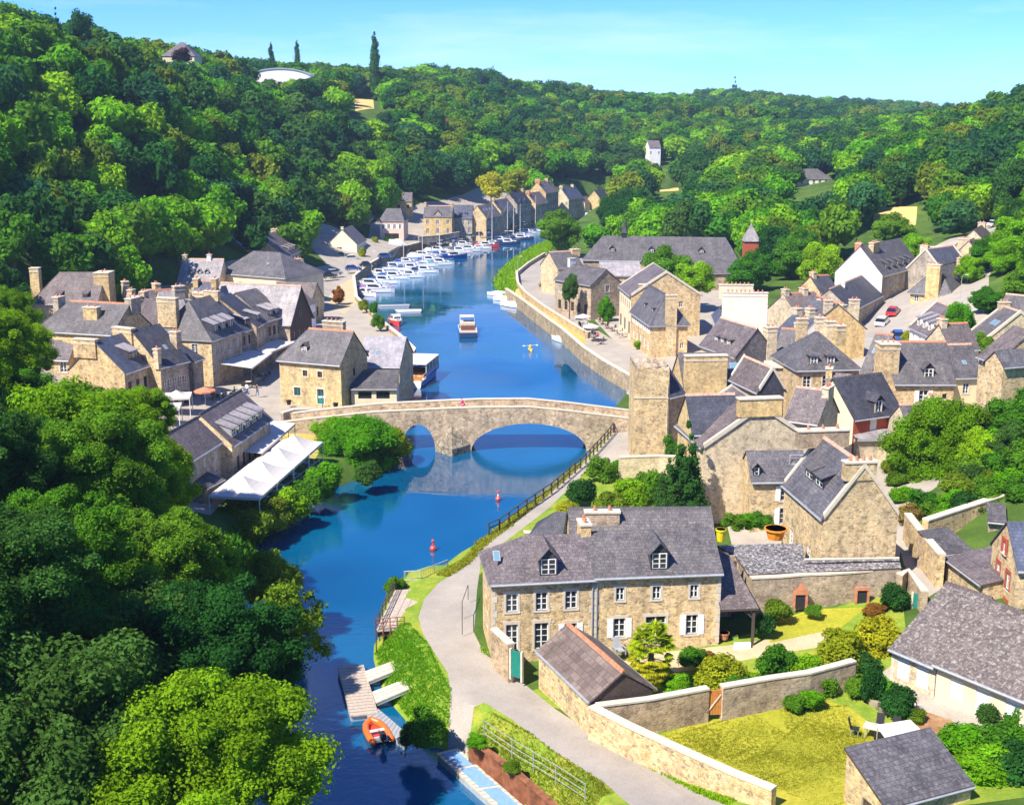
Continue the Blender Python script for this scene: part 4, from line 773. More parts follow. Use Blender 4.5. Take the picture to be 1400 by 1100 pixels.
H_('stone_house', 'narrow blue shadowed house, second in the shaded quay row', (331, 452.5), (350, 446), 2.6, 6.5, 11, 4.9, roof='slate_blue', wall='stone_grey', ridge=None, dorms=[(-1, (0,), 1.2, 1.0, .5, 'shed', 'w1', 'slate_pale')], wins=[WN('F', 3, 4.2, .8, 1.4, 'b2'), WN('F', 3, 1.8, .8, 1.4, 'b2')], chims=[(-.9, .2, .8, 2.6, .5, 2, 'stone_gold')])
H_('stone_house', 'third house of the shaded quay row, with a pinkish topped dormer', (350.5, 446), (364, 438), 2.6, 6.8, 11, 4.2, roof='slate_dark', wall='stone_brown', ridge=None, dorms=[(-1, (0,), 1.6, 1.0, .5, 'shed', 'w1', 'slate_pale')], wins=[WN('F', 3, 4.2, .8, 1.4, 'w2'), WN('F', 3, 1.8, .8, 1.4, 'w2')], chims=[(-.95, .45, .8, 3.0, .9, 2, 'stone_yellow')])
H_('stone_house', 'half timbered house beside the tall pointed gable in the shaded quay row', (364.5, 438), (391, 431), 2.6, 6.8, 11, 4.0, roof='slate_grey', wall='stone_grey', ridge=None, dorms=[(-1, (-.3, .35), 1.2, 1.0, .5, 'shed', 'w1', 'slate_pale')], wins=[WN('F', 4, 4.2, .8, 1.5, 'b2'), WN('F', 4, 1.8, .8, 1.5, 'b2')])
H_('timber_house', 'pale roofed house whose tall dark pointed gable faces the harbour', (396, 442), (426, 432), 2.6, 5.9, 14, 5.4, 'perp', roof='slate_pale', wall={'F': 'wood_dark', '*': 'stone_grey'}, ridge='terracotta_pale', wins=[('F', (.5,), 6.4, 1.3, 1.3, 'k2'), WN('F', 4, 3.2, .9, 1.2, 'b2'), WN('F', 3, .3, 1.2, 2.0, 'k2')], ov=.3, og=.35)
H_('stone_house', 'blank sunlit gable with blue slate roof above the foreground treetops', (170, 509), (214, 494), 3, 6.1, 8, 3.7, roof='slate_blue', wall={'L': 'stone_gold', '*': 'stone_grey'}, ridge=None, dorms=[(-1, (.0,), 1.9, 1.1, 1.0, 'shed', 'w1', 'slate_pale')], chims=[(-.95, .35, .8, 3.2, .2, 0, 'stone_gold')], wins=[WN('F', 4, 3.2, .8, 1.5, 'k2'), WN('F', 4, .6, .8, 1.5, 'k2')])  # sunlit gable in gold, shaded front painted grey
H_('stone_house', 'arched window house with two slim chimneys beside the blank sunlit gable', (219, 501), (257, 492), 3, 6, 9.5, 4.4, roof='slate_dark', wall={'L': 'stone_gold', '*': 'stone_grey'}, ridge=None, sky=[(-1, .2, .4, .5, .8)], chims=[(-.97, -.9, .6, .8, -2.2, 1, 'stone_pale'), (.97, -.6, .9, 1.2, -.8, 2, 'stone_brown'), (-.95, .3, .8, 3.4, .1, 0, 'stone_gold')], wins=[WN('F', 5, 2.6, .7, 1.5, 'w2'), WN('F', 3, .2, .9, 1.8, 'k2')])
H_('stone_house', 'narrow dark house with a menu board below the lit gable of the quay row', (264, 494), (277, 489), 2.8, 5.2, 6, 1.6, roof='slate_dark', wall='stone_grey', ridge=None, wins=[WN('F', 2, .5, .8, 1.8, 'w3'), WN('F', 2, 3.0, .8, 1.2, 'w2')])
H_('stone_house', 'red ridged grey roof with a broad orange chimney, leftmost but one in the village', (50, 451), (153, 457), 5, 7.0, 9, 3.4, hl=2.4, roof='slate_grey', wall='stone_gold', ridge='terracotta', chims=[(.25, -.5, 2.2, 1.0, -.3, 2, 'stone_yellow'), (-.85, -.1, .9, 1.6, .6, 2, 'stone_grey'), (.98, .2, 1.0, 2.2, .7, 2, 'stone_grey')], wins=[('F', (.3,), 4.5, 1.0, 1.3, 'w2'), ('F', (.7,), 4.5, .9, 1.3, 'w2')])
H_('stone_house', 'rearmost left village house, backed by woods, between two massive chimneys', (43, 414), (133, 414), 8, 4.6, 9, 4.0, hl=3, roof='slate_brown', wall='stone_pale', ridge='slate_brown', chims=[(-1.08, -.2, 1.4, 1.2, .9, 0, 'stone_yellow', -1), (1.0, -.1, 2.3, 3.0, .2, 2, 'stone_yellow', -1)], dorms=[(-1, (-.2, .6), .8, .6, .7, 'shed', 'w1')])
H_('stone_house', 'small gabled cottage with a single white window, lowest at the left edge', (52, 490), (94, 491), 5, 3.6, 5.5, 2.4, roof='slate_brown', wall='stone_gold', ridge=None, wins=[('F', (.8,), 1.8, .9, 1.4, 'w2s')])
H_('stone_house', 'brown hipped roof in the middle of the crowded left village', (184, 431), (230, 427), 4, 6, 8, 3.2, hl=2.5, roof='slate_brown', wall='stone_gold', ridge='terracotta_pale', chims=[(.9, .1, .9, 1.8, .9, 2, 'stone_gold'), (-.95, .1, .9, 1.2, 1.6, 2, 'stone_grey')], sky=[(-1, .2, .5, .8, .8)])
H_('stone_house', 'timber fronted gable squeezed behind the arched window house', (209, 459), (246, 455), 4, 5.6, 9, 4.4, 'perp', roof='slate_brown', wall='stone_gold', ridge=None, og=.5, wins=[('F', (.5,), 3.8, 1.2, 1.1, 'b2')], chims=[(.8, .5, .8, 1.6, .3, 2, 'stone_grey')])
H_('stone_house', 'steep pale roof between the brown hipped roof and the shaded quay row', (233, 446), (262, 443), 4, 6.5, 8, 4.8, roof='slate_pale', wall='stone_gold', ridge='terracotta', chims=[(.75, -.2, 1.6, 1.0, .5, 2, 'stone_grey')])
H_('stone_house', 'whitish roof with three small dormer lights at the foot of the wood', (243, 384.5), (299, 385), 4, 5, 8, 3.9, roof='slate_pale', wall='stone_pale', ridge='terracotta_pale', dorms=[(-1, (-.4, 0, .35), .8, .6, 1.2, 'gable', 'w1', 'slate_pale')], chims=[(-.9, 0, .8, 1.0, .8, 1), (.3, 0, .8, .9, .9, 1, 'render_white')])
H_('stone_house', 'large grey hipped roof at the top of the left village', (300, 373), (390, 380), 3, 7, 12, 4.0, hl=4, hr=6, roof='slate_grey', wall='render_cream', ridge=None, wins=[WN('F', 5, 4.2), WN('F', 4, 1.2, .9, 1.5)], sky=[(-1, .2, .5, .6, .6)])
H_('stone_house', 'ridge end stone house with broad flat chimney beside the large grey hipped roof', (379, 374), (420, 372), 3, 6, 7, 2.2, roof='slate_brown', wall='stone_yellow', ridge='terracotta', chims=[(.3, -.7, 2.4, 1.0, .5, 3, 'stone_pale')])
H_('stone_house', 'blue shadowed waterfront house with pink topped dormers, up against the wood', (391, 351), (411, 342), 3, 5.6, 12, 4.6, roof='slate_brown', wall={'L': 'stone_pale', '*': 'stone_grey'}, ridge=None, dorms=[(-1, (-.2, .2, .6), 1.0, .8, .8, 'shed', 'W1', 'slate_pale')], wins=[WN('F', 5, 2.6), WN('F', 4, .4, .9, 1.8)], chims=[(.9, 0, .8, 2, .6, 2, 'stone_pale')])  # end wall pale where lit, front painted grey for its shade
H_('stone_house', 'long pale roof just behind the large grey hipped roof', (312, 347), (374, 345), 4.5, 4.5, 8, 3.2, roof='slate_pale', wall='stone_pale', ridge='terracotta_pale', chims=[(-.9, 0, .9, 1.0, .9, 1, 'render_cream'), (.5, 0, .9, 1.2, .8, 2)])
H_('stone_house', 'little gabled stone house standing at the start of the harbour car park', (425, 412), (442, 405), 2.7, 3.9, 8, 3.0, 'perp', roof='slate_brown', wall='stone_gold', ridge=None, wins=[('F', (.5,), .6, 1.0, 1.8, 'k2')])
H_('white_house', 'narrow white walled house between the pointed gable and the little stone house', (417, 418), (431, 414), 2.7, 4.4, 6, 2.2, roof='slate_brown', wall='render_white', ridge=None, wins=[WN('F', 2, 1.5)])
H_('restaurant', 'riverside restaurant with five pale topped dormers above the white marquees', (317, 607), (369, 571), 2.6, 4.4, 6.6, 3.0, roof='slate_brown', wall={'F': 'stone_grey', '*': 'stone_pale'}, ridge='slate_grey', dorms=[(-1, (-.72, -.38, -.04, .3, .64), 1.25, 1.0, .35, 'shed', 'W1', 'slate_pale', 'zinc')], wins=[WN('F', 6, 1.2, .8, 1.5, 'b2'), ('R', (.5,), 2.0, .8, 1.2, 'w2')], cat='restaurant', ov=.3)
H_('stone_house', 'set back shaded wing at the near end of the dormered restaurant', (258, 628), (300, 602), 2.8, 5.0, 4.8, 2.2, roof='slate_brown', wall='stone_grey', ridge='slate_grey', wins=[WN('F', 3, 3.2, .7, 1.1), WN('F', 3, .8, .8, 1.4)], cat='house')
H_('outbuilding', 'low slate lean-to below the set back restaurant wing', (280, 667), (303, 655), 2.6, 2.2, 4.5, 1.4, mono=True, roof='slate_grey', wall='stone_grey', ridge=None, cat='shed')
# ------------------------------------------------------------ far quay and distance
def QH(name, label, px, D, w, rot, zg, h, dep, rise, *a, **k):
    A = PD(px, D, zg+h); A2 = (A.x, A.y); B2 = (A.x+w*math.cos(R(rot)), A.y+w*math.sin(R(rot)))
    return house(name, label, A2, B2, zg, h, dep, rise, *a, world=True, gut=False, **k)
QH('cottage', 'cream gabled cottage with grey roof beside the harbour car park', 448, 342, 8.2, -4, 3.1, 3.3, 14, 4.0, 'perp', roof='slate_brown', wall='render_cream_light', ridge=None, wins=[('F', (.4,), .9, 1.4, 1.5, 'w2')], chims=[(-.9, 0, .6, .7, .6, 0, 'render_cream_light')])
QH('cottage', 'little blue shaded gable behind the cream cottage', 487, 398, 4, -4, 4.5, 4.6, 8, 2.8, 'perp', roof='slate_blue', wall='stone_grey', ridge=None, wins=[('F', (.5,), 2.5, .9, 1.2, 'w2')])
QH('pink_house', 'pink rendered house with brown shop blind at the harbour', 519, 388, 7.6, -4, 3, 6.2, 9, 3.4, roof='slate_grey', wall='render_pink', ridge=None, wins=[WN('F', 4, 3.6, .8, 1.4, 'w2', 'paint_white'), ('F', (.5,), .6, 4.5, 1.6, 'b2'), WN('R', 2, 3.4)], hl=1.5, hr=1.5)
QH('stone_house', 'orange stone house with a little central gable and chimneys at both ends', 579, 404, 9.3, -3, 3, 6.4, 8.5, 3.0, roof='slate_grey', wall='stone_yellow', ridge='terracotta_pale', chims=[(-.97, 0, .8, 1.4, .9, 2), (.97, 0, .8, 1.4, .9, 2)], dorms=[(-1, (.0,), 2.2, .5, .02, 'gable', 'w1', 'slate_grey', 'stone_gold')], wins=[WN('F', 3, 3.8, .9, 1.4), WN('F', 3, .8, .9, 1.6)])
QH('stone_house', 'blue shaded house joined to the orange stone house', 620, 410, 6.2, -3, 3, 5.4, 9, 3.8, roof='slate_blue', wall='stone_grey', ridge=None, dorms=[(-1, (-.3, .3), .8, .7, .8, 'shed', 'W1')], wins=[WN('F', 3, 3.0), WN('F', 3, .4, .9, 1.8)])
QH('warehouse', 'lit gable and skylit roof of the harbour warehouse, nearest the masts', 640, 412, 6.6, -22, 3, 5.4, 13, 3.8, 'perp', roof='slate_brown', wall={'F': 'stone_gold', '*': 'stone_grey'}, ridge=None, sky=[(-1, t_, .6, .8, 1) for t_ in (-.6, -.2, .2, .6)], wins=[WN('R', 4, 3.0), WN('R', 4, .3, 1, 1.9)])  # lit gable gold, shaded long side grey: the light is in the colours
QH('warehouse', 'grey harbour warehouse with a lit gable, behind the skylit one', 662, 430, 6.4, -22, 3, 6.2, 13, 3.6, 'perp', roof='slate_grey', wall={'F': 'stone_gold', '*': 'stone_grey'}, ridge='terracotta_pale', wins=[WN('R', 4, 3.6), WN('R', 4, .5, 1, 1.9)], chims=[(-.9, 0, .7, 1.0, .8, 1)])  # sunlit gable and shaded side again told apart by wall colour
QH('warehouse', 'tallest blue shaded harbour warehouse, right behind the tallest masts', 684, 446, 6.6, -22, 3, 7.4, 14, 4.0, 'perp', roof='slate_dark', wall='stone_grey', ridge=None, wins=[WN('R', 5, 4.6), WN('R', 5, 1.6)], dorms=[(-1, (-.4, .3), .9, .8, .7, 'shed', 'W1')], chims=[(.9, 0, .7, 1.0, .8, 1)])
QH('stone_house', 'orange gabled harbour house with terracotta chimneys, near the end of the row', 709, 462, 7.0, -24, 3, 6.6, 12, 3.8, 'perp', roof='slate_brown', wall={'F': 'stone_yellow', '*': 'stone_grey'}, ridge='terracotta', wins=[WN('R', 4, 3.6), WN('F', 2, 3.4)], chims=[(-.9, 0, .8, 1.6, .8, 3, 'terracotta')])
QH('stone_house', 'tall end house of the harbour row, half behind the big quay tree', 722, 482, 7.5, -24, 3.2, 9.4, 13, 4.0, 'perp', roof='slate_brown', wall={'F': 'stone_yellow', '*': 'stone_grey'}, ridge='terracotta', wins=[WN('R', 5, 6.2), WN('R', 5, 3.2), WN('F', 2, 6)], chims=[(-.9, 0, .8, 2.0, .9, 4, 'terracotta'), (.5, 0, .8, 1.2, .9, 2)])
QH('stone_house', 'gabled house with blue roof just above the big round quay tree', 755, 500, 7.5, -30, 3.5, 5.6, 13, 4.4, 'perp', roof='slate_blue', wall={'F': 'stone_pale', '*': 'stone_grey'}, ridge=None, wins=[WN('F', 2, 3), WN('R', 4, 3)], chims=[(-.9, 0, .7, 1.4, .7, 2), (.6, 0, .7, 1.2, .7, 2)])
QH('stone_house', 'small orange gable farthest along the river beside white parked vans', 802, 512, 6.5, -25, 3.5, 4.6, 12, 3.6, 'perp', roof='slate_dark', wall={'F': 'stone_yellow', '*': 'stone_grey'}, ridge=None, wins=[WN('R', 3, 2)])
QH('stone_house', 'low roofed house immediately left of the farthest orange gable', 786, 508, 4.5, -25, 3.5, 3.4, 8, 2.4, 'perp', roof='slate_brown', wall='stone_pale', ridge=None)
QH('stone_house', 'ruin coloured stone house half swallowed by trees above the pink house', 527, 425, 9, 0, 8, 5.0, 6, 2.6, roof='slate_brown', wall='stone_yellow', ridge=None, wins=[WN('F', 3, 2.5, .9, 1.2, 'k1')])
QH('manor', 'cream manor with grey hipped roof deep in the distant woods', 1090, 468, 13, 4, 12.5, 6.0, 9, 3.4, hl=4, hr=4, roof='slate_grey', wall='render_cream_light', ridge=None, wins=[WN('F', 5, 4, 1, 1.6), WN('F', 5, 1, 1, 1.8)], cat='house')
QH('villa', 'violet hipped roof poking out of the skyline on the left hill', 222, 440, 11, 0, 56.5, 5.4, 11, 4.6, hl=5, hr=5, roof='slate_brown', wall='render_cream', ridge=None, cat='house')
QH('house', 'narrow cream house among the distant trees beyond the long hall', 888, 640, 6, 10, 18, 8.5, 8, 3.2, roof='slate_brown', wall='render_white', ridge=None, wins=[WN('F', 2, 5)])
# arched hall on the skyline
c = PD(390, 590, 50); t = thing('sports_hall', 'white arched hall on the skyline between two pointed cypresses', 'hall', c)
m = MB(); n_ = 16; W_ = 14.5; rr = []
for i in range(n_+1):
    a_ = math.pi*i/n_; rr.append((-W_*math.cos(a_), 8.2+4.6*math.sin(a_)))
m.loft([[(x, -12, z) for x, z in rr], [(x, 18, z) for x, z in rr]], 'render_white', close=False, caps=False); m.loft([[(x, -12, z+.5) for x, z in rr], [(x, 18, z+.5) for x, z in rr]], 'zinc', close=False, caps=False)
for i in range(n_): m.poly([(rr[i][0], -12, rr[i][1]), (rr[i+1][0], -12, rr[i+1][1]), (rr[i+1][0], -12, rr[i+1][1]+.5), (rr[i][0], -12, rr[i][1]+.5)], 'zinc')
m.build('roof', t)
m = MB(); m.poly([(x, -11.6, z) for x, z in rr][::-1], 'render_white'); m.box(-W_, W_, -11.6, 17.6, -1, 8.2, 'render_white')
for i in range(7): m.box(-12+i*3.6, -10+i*3.6, -11.7, -11.55, 5, 7.2, 'glass')
m.build('wall', t)

# small infill houses of the crowded upper village
H_('stone_house', 'tiny grey roofed annex squeezed between the cream blank gable and the three dormer house', (1062, 476), (1086, 478), 4.2, 4.4, 5, 2.4, roof='slate_grey', wall='stone_gold', ridge='terracotta', chims=[(.7, .1, .8, .9, .9, 2)])
H_('stone_house', 'narrow house with white windows filling the gap left of the red fronted house', (1128, 545), (1160, 547), 5, 4.6, 5, 2.4, roof='slate_brown', wall='stone_gold', ridge=None, wins=[WN('F', 2, 2.4, .8, 1.3, 'w2s')], chims=[(-.85, 0, .7, 1.2, .6, 2)])
H_('stone_house', 'little low house with a single chimney behind the rounded walnut green tree', (1244, 590), (1290, 588), 5.6, 3.2, 5, 2.2, roof='slate_grey', wall='stone_pale', ridge='terracotta_pale', chims=[(.8, 0, .7, 1.0, .7, 2)], wins=[WN('F', 3, .9, .8, 1.2)])
H_('stone_house', 'brown roofed cottage beyond the yellow plastered storey near the right edge', (1300, 478), (1338, 476), 6.5, 4.4, 6, 2.8, roof='slate_brown', wall='stone_pale', ridge='terracotta', chims=[(-.8, 0, .8, 1.2, .7, 3)])
H_('stone_house', 'grey roofed house in the shade of the bright tree under the uphill street', (1362, 432), (1398, 436), 9, 3.6, 6, 2.8, roof='slate_grey', wall='stone_gold', ridge='terracotta_pale', chims=[(.8, 0, .8, 1.2, .7, 2)])
H_('stone_house', 'small dark roofed house between white gable house and dark fronted street house', (1122, 400), (1146, 398), 5, 4.2, 6, 2.6, roof='slate_dark', wall='stone_gold', ridge='terracotta', chims=[(-.7, 0, .8, 1.2, .7, 2)])
H_('stone_house', 'stone outhouse with slate roof left of the three dormer house beside the chimney wall', (966, 492), (990, 494), 3.6, 3.2, 5, 2.0, roof='slate_grey', wall='stone_gold', ridge=None)
H_('stone_house', 'narrow roof between the red ridged grey roof and the brown hipped roof', (160, 440), (186, 441), 4.5, 5.6, 7, 3.4, roof='slate_grey', wall='stone_gold', ridge='terracotta_pale', chims=[(.8, 0, .8, 1.4, .8, 2), (-.8, .2, .8, 1.2, .9, 2)])
H_('stone_house', 'slim tall house between the steep pale roof and the whitish roof', (262, 420), (290, 420), 3.6, 7.2, 7, 3.6, roof='slate_blue', wall='stone_gold', ridge='terracotta', chims=[(-.9, 0, .8, 2.0, .5, 2, 'stone_yellow'), (.9, 0, .8, 2.0, .5, 2, 'stone_yellow')])
# ------------------------------------------------------------ bridge
def bridge():
    y0, y1 = 146.3, 151.2
    prof = [(-29, 3.7), (-24, 4.3), (-17, 5.05), (-8, 5.5), (-4, 5.65), (2, 5.7), (7, 5.2), (14, 4.3), (16.5, 4.0)]
    top = lambda x: float(np.interp(x, [a for a, _ in prof], [b for _, b in prof]))
    arches = [(2.1, 7.15, 3.55), (-11.6, 2.1, 3.45)]
    def az(x):
        for c, r, h in arches:
            if abs(x-c) < r: return h*math.sqrt(1-((x-c)/r)**2)
        return -2.0
    t = thing('stone_bridge', 'old humpbacked stone bridge of two arches crossing the river', 'bridge', (0, 148.7, 0)); Y0, Y1 = y0-148.7, y1-148.7
    xs = sorted(set([-29+i*.75 for i in range(61)]+[16.5]+[c+r*math.cos(math.pi*k/28) for c, r, h in arches for k in range(29)]))
    m = MB(); par = [MB(), MB()]; so = MB(); dk = MB()
    for a, b in zip(xs, xs[1:]):
        if b-a < 1e-4: continue
        mid = (a+b)/2; inside = any(abs(mid-c) < r for c, r, h in arches)
        za, zb = (az(a+1e-6) if inside else -2, az(b-1e-6) if inside else -2)
        if inside: za, zb = max(az(a), 0) if az(a) > -1 else 0, max(az(b), 0) if az(b) > -1 else 0
        ta, tb = top(a)-.95, top(b)-.95
        m.poly([(a, Y0, za), (b, Y0, zb), (b, Y0, tb), (a, Y0, ta)], 'stone_bridge'); m.poly([(b, Y1, zb), (a, Y1, za), (a, Y1, ta), (b, Y1, tb)], 'stone_bridge')
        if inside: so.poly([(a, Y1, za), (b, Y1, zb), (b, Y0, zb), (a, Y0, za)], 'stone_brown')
        dk.poly([(a, Y0, ta), (b, Y0, tb), (b, Y1, tb), (a, Y1, ta)], 'g_paving')
        for k, (p, q_) in enumerate(((Y0, Y0+.42), (Y1-.42, Y1))):
            par[k].hexa([(a, p, ta), (b, p, tb), (b, q_, tb), (a, q_, ta), (a, p, ta+.86), (b, p, tb+.86), (b, q_, tb+.86), (a, q_, ta+.86)], 'stone_bridge')
            par[k].hexa([(a, p-.05, ta+.86), (b, p-.05, tb+.86), (b, q_+.05, tb+.86), (a, q_+.05, ta+.86), (a, p-.05, ta+.98), (b, p-.05, tb+.98), (b, q_+.05, tb+.98), (a, q_+.05, ta+.98)], 'granite')
    for c, r, h in arches:
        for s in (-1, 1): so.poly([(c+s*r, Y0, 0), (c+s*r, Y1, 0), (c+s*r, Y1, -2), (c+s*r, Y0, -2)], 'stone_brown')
    m.poly([(16.5, Y0, -2), (16.5, Y1, -2), (16.5, Y1, 3), (16.5, Y0, 3)], 'stone_bridge')
    m.build('masonry', t); so.build('arch_vault', t); dk.build('roadway', t); par[0].build('parapet', t); par[1].build('parapet', t)
    # voussoirs
    vm = MB()
    for c, r, h in arches:
        n_ = 44 if r > 4 else 24
        for k in range(n_):
            a0 = math.pi*(k+.06)/n_; a1 = math.pi*(k+.94)/n_; e = .42 if k % 2 else .52
            P_ = lambda a_, g: (c+(r+g)*math.cos(a_), (h+g)*math.sin(a_))
            q0, q1, q2, q3 = P_(a0, 0), P_(a1, 0), P_(a1, e), P_(a0, e)
            vm.hexa([(q0[0], Y0-.04, q0[1]), (q1[0], Y0-.04, q1[1]), (q2[0], Y0-.04, q2[1]), (q3[0], Y0-.04, q3[1]), (q0[0], Y0+.02, q0[1]), (q1[0], Y0+.02, q1[1]), (q2[0], Y0+.02, q2[1]), (q3[0], Y0+.02, q3[1])], 'stone_bridge')
    vm.build('arch_ring', t)['kind'] = 'stuff'
    c_ = MB(); a, b, p = (-9.4, Y0, -1), (-5.1, Y0, -1), (-7.3, Y0-2.4, -1)
    T1 = lambda q_, z: (q_[0], q_[1], z)
    c_.poly([a, p, T1(p, .9), T1(a, .9)], 'stone_rock'); c_.poly([p, b, T1(b, .9), T1(p, .9)], 'stone_rock'); ap = (-7.5, Y0+.02, 3.3)
    for i in range(6):
        f0, f1 = i/6, (i+1)/6
        L_ = lambda s, e_, f: tuple(s[k]+(e_[k]-s[k])*f for k in range(3))
        for s_, e_ in ((T1(a, .9), T1(p, .9)), (T1(p, .9), T1(b, .9))):
            c_.poly([L_(s_, ap, f0), L_(e_, ap, f0), L_(e_, ap, f1), L_(s_, ap, f1)], 'stone_rock')
    c_.build('cutwater', t)
    sl_ = MB(); sl_.box(3.9, 4.9, Y0-.02, Y0+.05, -5, -4.9, 'granite')
bridge()
# ------------------------------------------------------------ stone tower
def tower():
    c = PD(888.7, 131, 3.3); t = thing('stone_tower', 'tall roofless stone tower with a rubble top beside the right end of the bridge', 'tower', (c.x, c.y+3, c.z)); m = MB()
    w, d, h = 3.8, 6.0, 9.9; rs = random.Random(3); nx, ny = 8, 10
    Zt = [[h+rs.uniform(-.25, .25)+(.35 if (i in (0, nx) or j in (0, ny)) else -.1) for j in range(ny+1)] for i in range(nx+1)]
    G_ = lambda i, j, z=None: (-w/2+w*i/nx, -d/2+d*j/ny, Zt[i][j] if z is None else z)
    for i in range(nx):
        for j in range(ny): m.poly([G_(i, j), G_(i+1, j), G_(i+1, j+1), G_(i, j+1)], 'stone_brown')
        m.poly([G_(i, 0, -2), G_(i+1, 0, -2), G_(i+1, 0), G_(i, 0)], 'stone_gold'); m.poly([G_(i+1, ny, -2), G_(i, ny, -2), G_(i, ny), G_(i+1, ny)], 'stone_gold')
    for j in range(ny):
        m.poly([G_(nx, j, -2), G_(nx, j+1, -2), G_(nx, j+1), G_(nx, j)], 'stone_gold'); m.poly([G_(0, j+1, -2), G_(0, j, -2), G_(0, j), G_(0, j+1)], 'stone_gold')
    m.build('masonry', t)
    p = MB(); p.tube((w/2-.15, -d/2-.06, 0), (w/2-.15, -d/2-.06, h-1.5), .05, .05, 'granite', 6); p.build('drain_pipe', t)
    s = MB(); s.box(-w/2-.06, w/2+.06, -d/2-.06, -d/2, 6.9, 7.05, 'granite'); s.build('string_course', t)
tower()
# ------------------------------------------------------------ quay walls and other walls
def pw(L, z): return [tuple(P(a, b, z)) for a, b in L]
wallrun('quay_wall', 'sunlit stone quay wall along the right bank upstream of the tower', [(p[0], p[1], 0) for p in pw([(866, 539), (826, 515), (798, 495), (770, 469), (755, 458), (714, 425.5), (692, 410)], 0)], 2.62, .6, 'stone_quay', drop=2, cope='granite')
wallrun('quay_wall', 'stone quay edge beneath the two grey roofed buildings by the tour boat', [(p[0], p[1], 0) for p in pw([(546, 560), (546, 545), (546, 525), (554, 500), (566, 476), (549, 460), (529, 444), (505, 424), (487, 405)], 2.8)] + [tuple(P(484, 393, 0))], 2.78, .6, 'stone_quay', drop=2, cope='granite')
wallrun('quay_wall', 'long dark quay wall behind the rows of moored harbour boats', [(p[0], p[1], 0) for p in pw([(484, 392.6), (505, 374.6), (530, 359.6), (545, 351.6), (600, 335.6), (675, 317.6), (730, 306.6)], 0)], 2.8, .6, 'stone_quay', drop=2, cope='granite')
wallrun('low_wall', 'low stone parapet dividing the road from the grassy quay terrace', pw([(706, 374), (708, 390), (717, 402), (740, 420), (770, 439), (802, 459)], 2.6), .65, .45, 'stone_gold')
wallrun('low_wall', 'pale kerb wall beside the grassy bank below the round quay tree', pw([(745, 347), (722, 361), (706, 374)], 2.6), .35, .4, 'stone_pale')
wallrun('garden_wall', 'short stone wall between the riverside house corner and the green door', pw([(675, 899), (699, 922)], 2.8), 2.2, .45, 'stone_brown')
wallrun('garden_wall', 'long stone wall bordering the road below the yellow lawn', pw([(808, 1006), (860, 1033), (900, 1052), (1000, 1100), (1056, 1124)], 2.75), 1.95, .5, 'stone_gold', rough=.05)
wallrun('garden_wall', 'stone wall between the shed and the orange wooden gate', pw([(815, 1003), (885, 994), (966, 978)], 2.9), 1.9, .45, 'stone_brown')
wallrun('garden_wall', 'stone wall running right from the orange wooden gate to the bushes', pw([(985, 975), (1050, 963), (1104, 955), (1165, 938)], 3.0), 1.85, .45, 'stone_brown')
wallrun('garden_wall', 'thick terrace wall with two brick niches closing the upper lawn', pw([(1024, 830), (1130, 824), (1226, 815)], 3.7), 2.4, .6, 'stone_brown', rough=.06)
wallrun('garden_wall', 'wall along the left side of the narrow lane, ending at the green gate', pw([(1228, 814), (1240, 808), (1262, 838)], 4.2), 1.7, .5, 'stone_brown')
wallrun('garden_wall', 'ivy stained wall on the right side of the narrow lane', pw([(1238, 742), (1258, 770), (1284, 802)], 4.8), 2.6, .55, 'stone_gold')
wallrun('retaining_wall', 'high sloping retaining wall under the big walnut green tree', pw([(1262, 752), (1320, 738), (1392, 724)], 5.3), 3.3, .6, 'stone_gold', tops=[2.6, 3.0, 3.7])
wallrun('garden_wall', 'pale wall at the foot of the stone tower behind the shrubs', pw([(846, 650), (900, 648), (962, 650)], 3.1), 2.0, .5, 'stone_pale')
wallrun('garden_wall', 'rough stone wall closing the riverside lawn beside the left bridge ramp', pw([(386, 578), (402, 574), (424, 572)], 2.7), 1.3, .45, 'stone_brown', rough=.08)
wallrun('garden_wall', 'low rubble wall below the triangular black shed on the towpath', pw([(716, 742), (745, 741), (779, 738)], 2.8), .9, .6, 'stone_gold', rough=.1)
wallrun('rockery_edge', 'rocky edging around the evergreen shrubs at the corner of the lawn', pw([(1172, 938), (1190, 958), (1215, 976), (1240, 982)], 3.0), .35, .5, 'stone_rock', rough=.1, cope=None)
wallrun('low_wall', 'white topped boundary wall between the harbour road and the cream cottage', pw([(425, 352), (445, 353), (490, 343), (513, 341)], 3.0), 1.5, .4, 'stone_grey')
wallrun('low_wall', 'dark garden wall along the harbour road under the orange stone house', pw([(572, 330), (600, 328), (628, 323)], 3.0), 1.4, .4, 'stone_grey')
H_('outbuilding', 'small triangular black slate shed beside the towpath', (728, 728), (768, 731), 2.8, 1.3, 3.2, 1.5, hl=1.8, roof='slate_dark', wall='stone_brown', ridge=None, cat='shed', gut=False)
